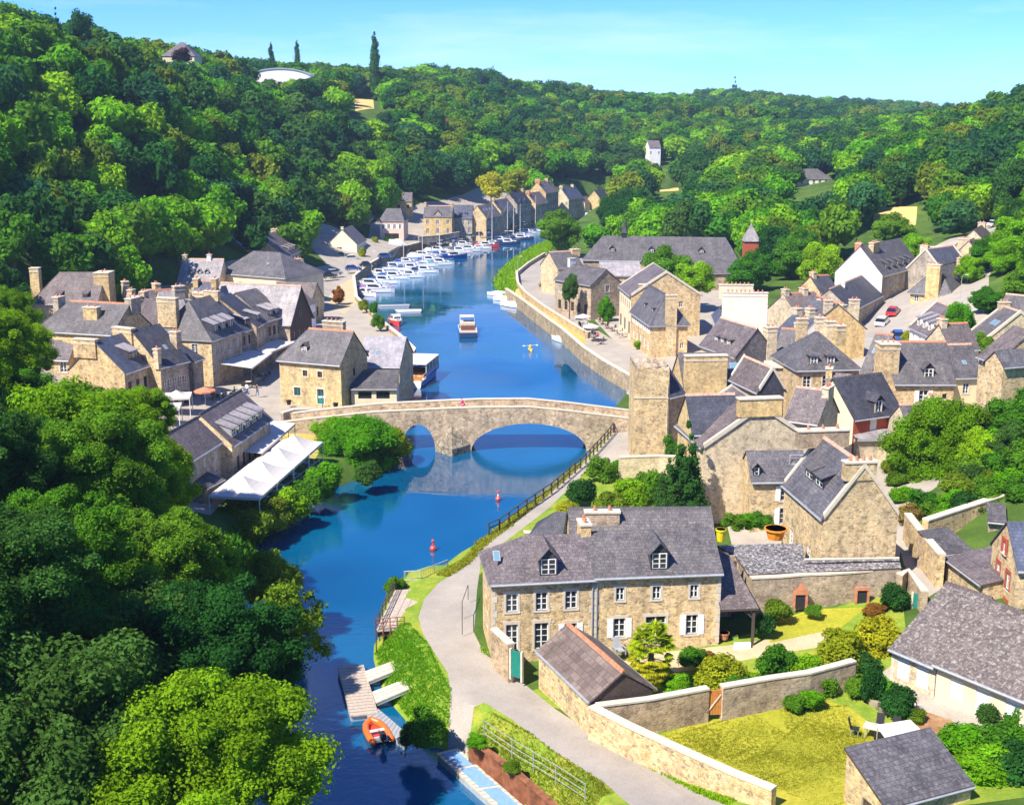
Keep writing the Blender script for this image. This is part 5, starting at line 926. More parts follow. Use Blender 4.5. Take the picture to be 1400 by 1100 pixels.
# slate annex behind the terrace wall
def annex():
    pts = [(1023, 785, 6.3), (1232, 776, 6.3), (1229, 762, 6.7), (1101, 763, 6.75), (1097, 742, 7.1), (980, 745, 7.1), (1006, 760, 6.8)]
    W_ = [P(*p) for p in pts]; o = Vector((W_[0].x, W_[0].y, 3.8)); t = thing('slate_annex', 'long low annex under a white speckled slate roof behind the terrace wall', 'annex', o)
    L = [p-o for p in W_]; m = MB(); m.slab([tuple(p) for p in L], .16, 'slate_fleck', 'wood_dark'); m.build('roof', t)
    m = MB()
    for i in range(len(L)):
        a, b = L[i], L[(i+1) % len(L)]; m.poly([(a.x, a.y, -.8), (b.x, b.y, -.8), (b.x, b.y, b.z-.14), (a.x, a.y, a.z-.14)], 'stone_brown')
    m.build('wall', t)
    m = MB(); a = P(1100, 764.5, 6.95)-o; b = P(1229, 762.5, 6.9)-o; m.tube(a, b, .1, .1, 'granite', 6); m.build('flashing', t)
annex()
# lean-to shelter on the big house
def shelter():
    A, B = P(987, 831, 5.9), P(1033, 829, 5.9); o = Vector(((A.x+B.x)/2, (A.y+B.y)/2, 3)); rz = math.atan2(B.y-A.y, B.x-A.x); L = (B-A).length; t = thing('open_shelter', 'open slate lean-to on posts at the right end of the riverside house', 'shelter', o, rz)
    m = MB(); m.slab([(-L/2-.1, -.3, 2.9), (L/2+.15, -.3, 2.9), (L/2-.5, 5.6, 5.0), (-L/2-.1, 6.1, 5.2)], .16, 'slate_brown', 'wood_dark'); m.build('roof', t)
    for x in (L/2-.15, ):
        for y in (-.1, 4.8):
            m = MB(); m.box(x-.09, x+.09, y-.09, y+.09, -.3, 2.9+(y+.3)*.35-.1, 'wood_dark'); m.build('post', t)
    m = MB(); m.tube((L/2-.15, -.1, 2.0), (L/2-.95, -.1, 2.8), .06, .06, 'wood_dark', 5); m.build('brace', t)
    m = MB(); m.box(-L/2, L/2, 5.4, 5.6, -.5, 4.8, 'stone_brown'); m.build('wall', t)
    m = MB(); m.box(-L/2+.9, L/2-.4, -.6, -.3, -.2, .35, 'render_white'); m.build('step', t)
shelter()
# ------------------------------------------------------------ doors and gates in walls
def gate(name, label, px, py, z, rz, w, h, mat, frame='granite', z_brace=False, cat='gate'):
    c = P(px, py, z); t = thing(name, label, cat, c, rz); m = MB(); m.box(-w/2, w/2, -.04, .04, .05, h, mat)
    k = int(w/.16)
    for i in range(k): m.box(-w/2+w*i/k+.01, -w/2+w*(i+1)/k-.01, -.055, -.04, .05, h, mat)
    m.build('leaf', t)
    if z_brace:
        m = MB(); m.tube((-w/2+.06, -.08, .3), (w/2-.06, -.08, h-.3), .05, .05, 'wood_pale', 4); m.build('brace', t)
    m = MB(); m.box(-w/2-.14, -w/2, -.1, .1, -.2, h+.1, frame); m.box(w/2, w/2+.14, -.1, .1, -.2, h+.1, frame); m.build('frame', t)
gate('wooden_gate', 'orange brown wooden gate with diagonal brace in the garden wall', 975.5, 977, 2.95, R(5), .95, 1.75, 'wood_orange', z_brace=True)
gate('green_door', 'green wooden door between the short wall and the scalloped roof shed', 706, 926, 2.8, R(-35), .8, 1.95, 'paint_green', cat='door')
gate('green_gate', 'small dark green gate at the bottom of the narrow lane', 1256, 834, 4.1, R(-20), .9, 1.3, 'paint_green')
for lb, x_, y_ in (('left brick bread oven niche with a red peaked hood in the terrace wall', 1092, 828), ('right arched niche in the terrace wall, beside the round bush', 1176, 822)):
    c = P(x_, y_, 3.75); t = thing('wall_niche', lb, 'niche', (c.x, c.y-.36, c.z)); m = MB(); m.box(-.55, -.38, -.12, .05, 0, 1.1, 'terracotta'); m.box(.38, .55, -.12, .05, 0, 1.1, 'terracotta'); m.box(-.55, .55, -.14, .05, 1.1, 1.35, 'terracotta')
    if 'red' in lb: m.poly([(-.6, -.13, 1.35), (.6, -.13, 1.35), (0, -.1, 2.1)], 'terracotta')
    m.build('surround', t); m = MB(); m.box(-.38, .38, -.02, .04, 0, 1.1, 'paint_dark'); m.build('opening', t)  # no hollow behind: a dark panel paints the shade of the niche
# ------------------------------------------------------------ fences and railings
def fence(name, label, pts, h, sp, post='wood_dark', rail='wood_dark', rails=(.45, .95), r=.055, cat='fence', mesh=None, thin=.04):
    pts = [Vector(p) for p in pts]; t = thing(name, label, cat, pts[0]); o = pts[0]; pr = MB(); k = 0
    for a, b in zip(pts, pts[1:]):
        L = (b-a).length; n_ = max(1, round(L/sp))
        for i in range(n_ + (1 if b is pts[-1] else 0)):
            p = a.lerp(b, i/n_)-o; m = MB(); m.tube((p.x, p.y, p.z-.3), (p.x, p.y, p.z+h), r, r, post, 6); m.build('post', t)
        for rz_ in rails: pr.tube(a-o+Vector((0, 0, rz_*h)), b-o+Vector((0, 0, rz_*h)), thin, thin, rail, 5)
        if mesh:
            q_ = int(L/.22)
            for i in range(q_):
                p = a.lerp(b, (i+.5)/q_)-o; pr.tube((p.x, p.y, p.z+.1), (p.x, p.y, p.z+h*.95), .018, .018, mesh, 4)
    pr.build('rails', t); return t
fence('wooden_fence', 'dark wooden post and rail fence along the towpath above the river', [tuple(PT(a, b, .1)) for a, b in [(668, 730), (683, 724), (720, 697), (754, 674), (801, 633), (831, 600), (846, 581)]], 1.15, 2.0, r=.09, thin=.06, rails=(.5, .96))
fence('metal_fence', 'grey wire mesh fence above the rusty sheet piling', pw([(662, 1004), (700, 1030), (760, 1066), (800, 1092)], 2.2), 1.0, 2.2, 'paint_grey', 'paint_grey', mesh=None, rails=(.1, .5, .97), r=.035, thin=.02)
fence('metal_fence', 'sloping grey metal barrier beside the deck at the river bend', pw([(553, 794), (575, 793), (612, 778)], 1.9), .9, 1.6, 'galvanised', 'galvanised', mesh='galvanised', rails=(.1, .97), r=.035)
fence('handrail', 'thin handrail beside the shaded left end of the riverside house', pw([(632, 862), (632, 838), (640, 815)], 2.7), 1.0, 2.5, 'iron', 'iron', rails=(.97,), r=.03, thin=.03)
fence('terrace_railing', 'wooden railing along the river side of the marquee terrace', pw([(352, 704), (395, 672), (437, 640)], 2.4), 1.0, 1.8, 'wood_pale', 'wood_pale', rails=(.5, .97))
fence('street_railing', 'white concrete balustrade beyond the chimney roofs of the upper street', [PT(a, b, .2) for a, b in [(1271, 345), (1303, 344)]], 1.3, 1.2, 'render_white', 'render_white', rails=(.3, .95), r=.2, thin=.12)
# ------------------------------------------------------------ timber deck, gangways, pontoons
def slabthing(name, label, cat, pts, mat, th=.3, under='galvanised', floats=True, planks=True, mats_=None, z2=None):
    W_ = [P(*p) for p in pts]; o = sum(W_, Vector())/len(W_); o.z = min(p.z for p in W_)-th; t = thing(name, label, cat, o); L = [p-o for p in W_]
    m = MB(); m.slab([tuple(p) for p in L], .1, mat); 
    if planks and len(L) == 4:
        a, b, c, d = L; n_ = max(3, int((d-a).length/.45))
        for i in range(1, n_):
            p, q_ = a.lerp(d, i/n_), b.lerp(c, i/n_); m.tube(p+Vector((0, 0, .0)), q_+Vector((0, 0, .0)), .015, .015, 'wood_dark', 4, cap=False)
    m.build('decking', t)
    m = MB(); c_ = sum(L, Vector())/len(L)
    low = [(p*.96+c_*.04) for p in L]; m.slab([(p.x, p.y, p.z-.11) for p in low], th-.05, under); m.build('float' if floats else 'beam', t)
    return t, L
slabthing('pontoon', 'wide wooden landing pontoon floating off the grassy bank', 'pontoon', [(461, 911, .5), (497, 908, .5), (517, 974, .5), (479, 978, .5)], 'wood_deck', .6)
slabthing('gangway', 'upper pale gangway joining the bank to the wooden pontoon', 'gangway', [(499, 917, .6), (597, 881, 2.2), (601, 891, 2.2), (503, 931, .6)], 'wood_pale', .25, floats=False)
slabthing('gangway', 'lower pale gangway joining the bank to the wooden pontoon', 'gangway', [(509, 945, .6), (609, 906, 2.2), (615, 917, 2.2), (514, 960, .6)], 'wood_pale', .25, floats=False)
slabthing('pontoon', 'narrow grey pontoon beside the red dinghy', 'pontoon', [(501, 976, .45), (517, 968, .45), (557, 1002, .45), (554, 1018, .45)], 'paint_grey', .55)
t, L = slabthing('pontoon', 'long pontoon with blue mats below the slipway', 'pontoon', [(596, 1029, .5), (626, 1022, .5), (722, 1106, .5), (686, 1110, .5)], 'wood_pale', .6)
m = MB(); a, b, c, d = L
for f0, f1 in ((.03, .28), (.31, .62), (.65, .97)):
    q_ = [a.lerp(d, f0).lerp(b.lerp(c, f0), .2), a.lerp(d, f0).lerp(b.lerp(c, f0), .85), a.lerp(d, f1).lerp(b.lerp(c, f1), .85), a.lerp(d, f1).lerp(b.lerp(c, f1), .2)]
    m.slab([(p.x, p.y, p.z+.03) for p in q_], .025, 'mat_blue' if 'mat_blue' in MATS else (plain('mat_blue', (.20, .36, .62), .7) and 'mat_blue'))
m.build('blue_mat', t)
t, L = slabthing('river_deck', 'timber viewing deck with dark posts jutting over the river bend', 'deck', [(514, 862, 2.0), (540, 806, 2.0), (580, 804, 2.0), (553, 859, 2.0)], 'wood_deck', .5, 'wood_dark', floats=False)
for a, b in ((L[0], L[1]), (L[0], L[3])):
    rm = MB(); n_ = 6 if a is L[0] and b is L[1] else 4
    for i in range(n_+1):
        p = a.lerp(b, i/n_); pm = MB(); pm.tube((p.x, p.y, p.z-1.9), (p.x, p.y, p.z+1.0), .05, .05, 'rust' if n_ == 4 else 'wood_dark', 5); pm.build('post', t)
    for zz in (.35, .65, .98): rm.tube(a+Vector((0, 0, zz)), b+Vector((0, 0, zz)), .035, .035, 'rust' if n_ == 4 else 'wood_dark', 5)
    rm.build('railing', t)
slabthing('pontoon', 'thin white finger pontoon beside the red and white boat', 'pontoon', [(545, 426, .5), (576, 425, .5), (576, 422.5, .5), (540, 423, .5)], 'render_white', .5, planks=False)
slabthing('pontoon', 'dark finger pontoon between the red boat and the harbour boats', 'pontoon', [(520, 419, .5), (560, 417.5, .5), (560, 415.5, .5), (515, 416.5, .5)], 'paint_grey', .5, planks=False)
# rusty sheet piling
def piling():
    pts = [P(644, 1049, 0), P(672, 1068, 0), P(705, 1093, 0), P(770, 1152, 0)]; t = thing('sheet_piling', 'rusty corrugated sheet pile wall holding the grassy bank', 'retaining wall', pts[0]); o = pts[0]; m = MB()
    path = []
    for a, b in zip(pts, pts[1:]):
        n_ = int((b-a).length/.38); d = (b-a).normalized(); nn = Vector((d.y, -d.x, 0))
        for i in range(n_): path.append(a.lerp(b, i/n_)-o - nn*(.2 if (i//2) % 2 else -.2))
        # trapezoid profile: every other point pushed towards the river
    for a, b in zip(path, path[1:]):
        m.poly([(a.x, a.y, -1.5), (b.x, b.y, -1.5), (b.x, b.y, 1.85), (a.x, a.y, 1.85)], 'rust'); m.poly([(b.x, b.y, -1.5), (a.x, a.y, -1.5), (a.x+.01, a.y+.03, 1.85), (b.x+.01, b.y+.03, 1.85)], 'rust')
    m.build('piles', t); m = MB()
    for a, b in zip(pts, pts[1:]): m.hexa([tuple(x) for x in [a-o+Vector((-.2, -.1, 1.85)), b-o+Vector((-.2, -.1, 1.85)), b-o+Vector((.15, .2, 1.85)), a-o+Vector((.15, .2, 1.85)), a-o+Vector((-.2, -.1, 1.95)), b-o+Vector((-.2, -.1, 1.95)), b-o+Vector((.15, .2, 1.95)), a-o+Vector((.15, .2, 1.95))]], 'rust')
    m.build('capping', t)
piling()
# ------------------------------------------------------------ marquees, awnings, parasols
def marquee(label, x, y, z, rz, w, d, hp=1.3, he=2.4, group=None, name='marquee', scallop=True):
    t = thing(name, label, name, (x, y, z), rz, group)
    m = MB(); N_ = 6; ap = Vector((0, 0, he+hp)); cs = [Vector((-w/2, -d/2, he)), Vector((w/2, -d/2, he)), Vector((w/2, d/2, he)), Vector((-w/2, d/2, he))]
    for i in range(4):
        a, b = cs[i], cs[(i+1) % 4]
        for k in range(N_):
            f0, f1 = k/N_, (k+1)/N_
            def pt(e, f): q_ = e.lerp(ap, f); q_.z -= math.sin(f*math.pi)*.22; return q_
            m.poly([pt(a, f0), pt(b, f0), pt(b, f1), pt(a, f1)], 'canvas')
        m.poly([a, b, b-Vector((0, 0, .25)), a-Vector((0, 0, .25))], 'canvas')
    m.build('canopy', t)
    for c in cs:
        p = MB(); p.tube((c.x*.97, c.y*.97, -.2), (c.x*.97, c.y*.97, he), .05, .05, 'render_white', 6); p.build('pole', t)
    return t
# along the restaurant: from (-28, 118) to (-25, 134)
mq = [(364, 662, 'white marquee nearest the camera on the restaurant terrace'), (383, 645, 'second white marquee from the camera on the restaurant terrace'), (398, 631, 'third white marquee from the camera on the restaurant terrace'), (413, 612, 'white marquee at the far end of the restaurant terrace')]
for i, (a, b, lb) in enumerate(mq):
    marquee(lb, -26.5+2.2*i/3, 115.4+16*i/3, 2.45, R(-7.8), 5.2, 5.25, 1.45, 2.15)
def awning(label, A, B, out, z0, drop, mat='canvas', name='awning'):
    A, B = Vector(A), Vector(B); d = (B-A); L = d.length; rz = math.atan2(d.y, d.x); c = (A+B)/2; t = thing(name, label, 'awning', (c.x, c.y, c.z), rz); m = MB(); n_ = max(2, int(L/2.5))
    m.slab([(-L/2, -out, z0-drop), (L/2, -out, z0-drop), (L/2, 0, z0), (-L/2, 0, z0)], .04, mat); m.poly([(-L/2, -out, z0-drop-.25), (L/2, -out, z0-drop-.25), (L/2, -out, z0-drop), (-L/2, -out, z0-drop)], mat); m.build('canvas', t)
    for i in range(n_+1):
        x = -L/2+.1+(L-.2)*i/n_; p = MB(); p.tube((x, -out+.1, 0), (x, -out+.1, z0-drop), .04, .04, 'iron', 5); p.build('post', t)
    return t
g = lambda a, b, z: P(a, b, z)
A = P(294, 532, 2.7); B = P(331, 505, 2.7); awning('half shaded white awning at the near end of the quay row', (A.x+.4, A.y+2, 2.7), (B.x+.2, B.y, 2.7), 4.6, 3.3, .6)
A2 = P(332, 505, 2.7); B2 = P(380, 478, 2.7); awning('longer shaded awning farther along the quay row, beside the bridge house', (A2.x+.4, A2.y+.6, 2.7), (B2.x+1.2, B2.y-4, 2.7), 4.2, 3.4, .6)
A = P(304, 655, 2.6); B = P(368, 600, 2.6); awning('blue shadowed flat awning between the restaurant wall and the marquees', (A.x+.9, A.y+1.5, 2.5), (B.x+.5, B.y-2, 2.5), 3.2, 2.9, .25)
A = P(488, 546, 2.9); B = P(541, 546, 2.9); awning('white strip awning under the dark porch beside the bridge', (A.x, A.y-.2, 2.9), (B.x, B.y-.2, 2.9), 1.4, 2.0, .25)
for lb, a, b, z in (('white pavilion tent peeking above the foreground treetops', 243, 566, 3.2), ('cream pavilion tent in front of the white one, half hidden by treetops', 228, 582, 3.4)):
    p = P(a, b, z); marquee(lb, p.x, p.y, z, R(10), 3.6, 3.6, .7, 2.5)
def chair_mesh(col, mid=True):
    m = MB()
    for sx in (-1, 1):
        for sy in (-1, 1): m.tube((sx*.2, sy*.2, 0), (sx*.19, sy*.19, .44), .018, .018, col, 4)
    m.box(-.23, .23, -.22, .22, .43, .47, col); m.box(-.23, .23, .2, .24, .5, .95, col); return m
def patio(label, px, py, z, par='canvas', group=None, umb=True, rz=0, tcol='wood_pale', tw=.45):
    p = P(px, py, z)
    if umb:
        t = thing('parasol', label, 'parasol', (p.x, p.y, z), rz, group); m = MB(); ap = (0, 0, 2.75); n_ = 8; rad = 1.5
        for i in range(n_):
            a0, a1 = 2*math.pi*i/n_, 2*math.pi*(i+1)/n_; m.poly([(rad*math.cos(a0), rad*math.sin(a0), 2.25), (rad*math.cos(a1), rad*math.sin(a1), 2.25), ap], par); m.poly([(rad*math.cos(a0), rad*math.sin(a0), 2.05), (rad*math.cos(a1), rad*math.sin(a1), 2.05), (rad*math.cos(a1), rad*math.sin(a1), 2.25), (rad*math.cos(a0), rad*math.sin(a0), 2.25)], par)
        m.build('canopy', t); m = MB(); m.tube((0, 0, 0), (0, 0, 2.7), .03, .03, 'render_white', 6); m.tube((0, 0, 0), (0, 0, .08), .25, .25, 'granite', 10); m.build('pole', t)
TM = {}
def table_set(px, py, z, label, clabel, group, cgroup, n=3, rz=0, col='wood_dark', tcol='wood_pale'):
    p = P(px, py, z); m = MB(); m.box(-.4, .4, -.4, .4, .7, .74, tcol); m.tube((0, 0, 0), (0, 0, .7), .04, .04, 'iron', 6); m.tube((0, 0, 0), (0, 0, .03), .25, .25, 'iron', 8)
    if ('t', tcol) not in TM: TM['t', tcol] = m.mesh('table')
    o = link('cafe_table', TM['t', tcol], loc=(p.x, p.y, z)); o.rotation_euler.z = rz; tag(o, label, 'table', group)
    if ('c', col) not in TM: TM['c', col] = chair_mesh(col).mesh('chair')
    for i in range(n):
        a = rz+2*math.pi*i/n; c = link('cafe_chair', TM['c', col], loc=(p.x+.75*math.sin(a), p.y-.75*math.cos(a), z)); c.rotation_euler.z = a+math.pi; tag(c, clabel, 'chair', cgroup)
for i, (a, b) in enumerate([(800, 452), (806, 458), (812, 462), (818, 467), (796, 447)]):
    table_set(a, b, 2.65, 'cafe table on the sandy quay terrace opposite the half timbered house', 'dark chair at a table on the sandy quay terrace', 'cafe tables on the quay terrace', 'cafe chairs on the quay terrace', 3, .4*i)
for i, (a, b) in enumerate([(820, 440), (828, 446), (836, 450), (844, 455), (851, 459)]):
    table_set(a, b, 2.7, 'cafe table lined up along the half timbered quay front', 'brown chair at a table along the half timbered front', 'cafe tables by the half timbered front', 'cafe chairs by the half timbered front', 2, .4*i, 'paint_brown')
patio('white parasol on the sandy quay terrace', 797, 449, 2.65); patio('white parasol nearest the square stone house terrace tables', 808, 463, 2.65)
for i, (a, b) in enumerate([(300, 545), (314, 543), (330, 536), (340, 528), (352, 524), (362, 517), (286, 548)]):
    table_set(a, b, 2.75, 'restaurant table in the shade beside the quay row awnings', 'dark chair beside the quay row awnings', 'tables by the quay row awnings', 'chairs by the quay row awnings', 3, .5*i, 'paint_dark')
for i, (a, b) in enumerate([(366, 688), (384, 672), (400, 656), (418, 640), (378, 680)]):
    table_set(a, b, 2.45, 'white table under the restaurant marquees', 'pale chair under the restaurant marquees', 'tables under the marquees', 'chairs under the marquees', 3, .5*i, 'paint_grey', 'render_white')
patio('orange parasol in the shade near the awnings of the quay row', 281, 556, 2.8, 'terracotta')
# garden furniture on the yellow lawn
p = P(1205, 1010, 3.0)
t = thing('garden_table', 'long grey garden table at the corner of the yellow lawn', 'table', (p.x, p.y, 3.0), R(-28)); m = MB(); m.box(-1.1, 1.1, -.45, .45, .7, .75, 'wood_pale'); m.build('table_top', t)
for sx in (-1, 1):
    for sy in (-1, 1): m = MB(); m.tube((sx*.95, sy*.36, 0), (sx*.95, sy*.36, .7), .03, .03, 'galvanised', 5); m.build('leg', t)
for lb, dx, dy, rz in (('black garden chair at the left end of the garden table', -1.5, .55, 1.2), ('black garden chair behind the middle of the garden table', .1, .9, -.5), ('black garden chair behind the right end of the garden table', .95, .45, -.5), ('black garden chair in front of the garden table, nearest the shed', -.4, -.75, 2.6)):
    t = thing('garden_chair', lb, 'chair', (p.x+dx, p.y+dy, 3.0), rz); m = MB(); m.box(-.25, .25, -.24, .24, .42, .46, 'paint_dark'); m.build('seat', t); m = MB(); m.hexa([(-.24, .22, .46), (.24, .22, .46), (.24, .26, .46), (-.24, .26, .46), (-.24, .4, 1.1), (.24, .4, 1.1), (.24, .44, 1.1), (-.24, .44, 1.1)], 'paint_dark'); m.build('backrest', t)
    for sx in (-1, 1):
        for sy in (-1, 1): m = MB(); m.tube((sx*.22, sy*.22, 0), (sx*.22, sy*.22, .43), .02, .02, 'galvanised', 5); m.build('leg', t)
q_ = P(1232, 1002, 4.9); t = thing('shade_sail', 'white square shade canopy beside the garden table', 'canopy', (q_.x, q_.y, 3.0), R(12)); m = MB(); m.slab([(-1.2, -1.0, 1.75), (1.3, -1.1, 1.95), (1.2, 1.1, 2.1), (-1.1, 1.0, 2.05)], .03, 'canvas'); m.build('canvas', t)
for x, y in ((-1.1, -.95), (1.2, -1.0), (1.1, 1.0), (-1.0, .95)): m = MB(); m.tube((x, y, 0), (x, y, 1.85), .03, .03, 'galvanised', 5); m.build('pole', t)
# patio things
def lounge(label, px, py, z, rz, col):
    p = P(px, py, z); t = thing('lounge_chair', label, 'chair', (p.x, p.y, z), rz); m = MB(); m.box(-.32, .32, -.35, .3, .25, .33, col); m.build('seat', t); m = MB(); m.hexa([(-.32, .25, .3), (.32, .25, .3), (.32, .31, .3), (-.32, .31, .3), (-.26, .55, 1.05), (.26, .55, 1.05), (.26, .6, 1.05), (-.26, .6, 1.05)], col); m.build('backrest', t)
    for s in (-1, 1): m = MB(); m.box(min(s*.32, s*.42), max(s*.32, s*.42), -.4, .3, .5, .54, col); m.box(min(s*.34, s*.4), max(s*.34, s*.4), -.38, -.32, 0, .5, col); m.box(min(s*.34, s*.4), max(s*.34, s*.4), .22, .28, 0, .5, col); m.build('armrest', t)
lounge('grey slatted armchair against the riverside house wall', 846, 893, 3.0, R(20), 'paint_grey'); lounge('white sun lounger on the cream bungalow terrace', 1316, 962, 3.25, R(-50), 'canvas'); lounge('pale low armchair on the bungalow terrace beside the lounger', 1335, 972, 3.25, R(-20), 'render_cream')
def pot(label, px, py, z, r, h, mat, name='plant_pot', cat='pot'):
    p = P(px, py, z); m = MB(); m.tube((0, 0, 0), (0, 0, h), r*.7, r, mat, 12); m.tube((0, 0, h*.86), (0, 0, h), r*1.1, r*1.1, mat, 12); o = m.build(name); o.location = (p.x, p.y, z); tag(o, label, cat); return o
pot('terracotta pot in front of the open shelter', 990, 873, 3.05, .35, .5, 'terracotta')
pot('dark round planter at the left corner of the bridge house', 395, 553, 3.0, .35, .6, 'paint_dark')
pot('dark round planter at the right corner of the bridge house', 459, 557, 3.2, .35, .6, 'paint_dark')
pot('yellow bin near the white shuttered house hedge', 985, 739, 7.05, .4, 1.0, 'paint_yellow' if 'paint_yellow' in MATS else (plain('paint_yellow', (.8, .62, .02), .5) and 'paint_yellow'), 'bin', 'bin')
pot('orange building tub below the metal scaffolding', 1060, 736, 7.0, .85, .9, 'paint_orange' if 'paint_orange' in MATS else (plain('paint_orange', (.85, .30, .03), .5) and 'paint_orange'), 'tub', 'tub')
# notice board and sign post at the bridge house
p = P(448, 545, 3.0); t = thing('notice_board', 'small framed white notice board beside the green door', 'sign', (p.x, p.y-.4, 3.0)); m = MB(); m.box(-.4, .4, -.03, .03, .9, 1.5, 'render_white'); m.box(-.45, .45, -.02, .02, .85, 1.55, 'wood_dark'); m.build('board', t); m = MB(); m.tube((-.35, 0, 0), (-.35, 0, .9), .03, .03, 'iron', 5); m.build('post', t)
p = P(441, 559, 3.2); t = thing('sign_post', 'slim blue post with a white blade in front of the green door', 'sign', (p.x, p.y, 3.2)); m = MB(); m.tube((0, 0, 0), (0, 0, 2.2), .05, .05, 'paint_blue', 6); m.build('post', t); m = MB(); m.box(-.5, .5, -.02, .02, 1.5, 1.75, 'render_white'); m.build('blade', t)
# scaffold
def scaffold():
    p = P(1086, 712, 3.8); t = thing('scaffolding', 'metal scaffold tower between the white shuttered house and the gable house', 'scaffolding', (p.x, p.y-.3, 3.8), R(-5)); m = MB(); w, d, h = 1.7, 1.2, 6.6
    for sx in (-1, 1):
        for sy in (-1, 1): q_ = MB(); q_.tube((sx*w/2, sy*d/2, -.3), (sx*w/2, sy*d/2, h), .04, .04, 'galvanised', 6); q_.build('pole', t)
    for z in (1.9, 3.8, 5.7):
        for sy in (-1, 1): m.tube((-w/2, sy*d/2, z), (w/2, sy*d/2, z), .03, .03, 'galvanised', 5); m.tube((-w/2, sy*d/2, z+.9 if z < 6 else z), (w/2, sy*d/2, z+.9), .03, .03, 'galvanised', 5)
        for sx in (-1, 1): m.tube((sx*w/2, -d/2, z), (sx*w/2, d/2, z), .03, .03, 'galvanised', 5)
        b = MB(); b.box(-w/2+.05, w/2-.05, -d/2+.05, d/2-.05, z, z+.06, 'wood_pale'); b.build('platform', t)
    m.tube((-w/2, -d/2, 0), (w/2, -d/2, 1.9), .025, .025, 'galvanised', 5); m.tube((w/2, -d/2, 1.9), (-w/2, -d/2, 3.8), .025, .025, 'galvanised', 5); m.tube((-w/2, -d/2, 3.8), (w/2, -d/2, 5.7), .025, .025, 'galvanised', 5); m.build('bracing', t)
scaffold()
# ------------------------------------------------------------ boats
for k, c in dict(boat_white=(.82, .82, .80), boat_blue=(.03, .10, .38), boat_red=(.65, .06, .04), boat_dark=(.03, .05, .12), boat_cream=(.75, .68, .52), boat_orange=(.85, .16, .02), boat_purple=(.45, .16, .50), boat_teal=(.15, .42, .45), boat_green=(.05, .25, .15), kayak=(.9, .6, .03)).items(): paint(k, c)
def hull_secs(L, B, F, bow=.55, n=12, depth=.35, full=.0):
    S_ = []
    for i in range(n+1):
        t = i/n; b = B/2*(min(1, (1-t)/bow)**.62 if t > 1-bow else 1)*(1-.12*(1-t)**2) + .02; sh = F*(1+.28*t*t)
        x = -L/2+L*t
        S_.append([(x-.10*L*0, -b, sh), (x, -b*.93, .12), (x-.0, -b*.45, -depth*(1-.6*t)), (x, b*.45, -depth*(1-.6*t)), (x, b*.93, .12), (x, b, sh)])
    return S_
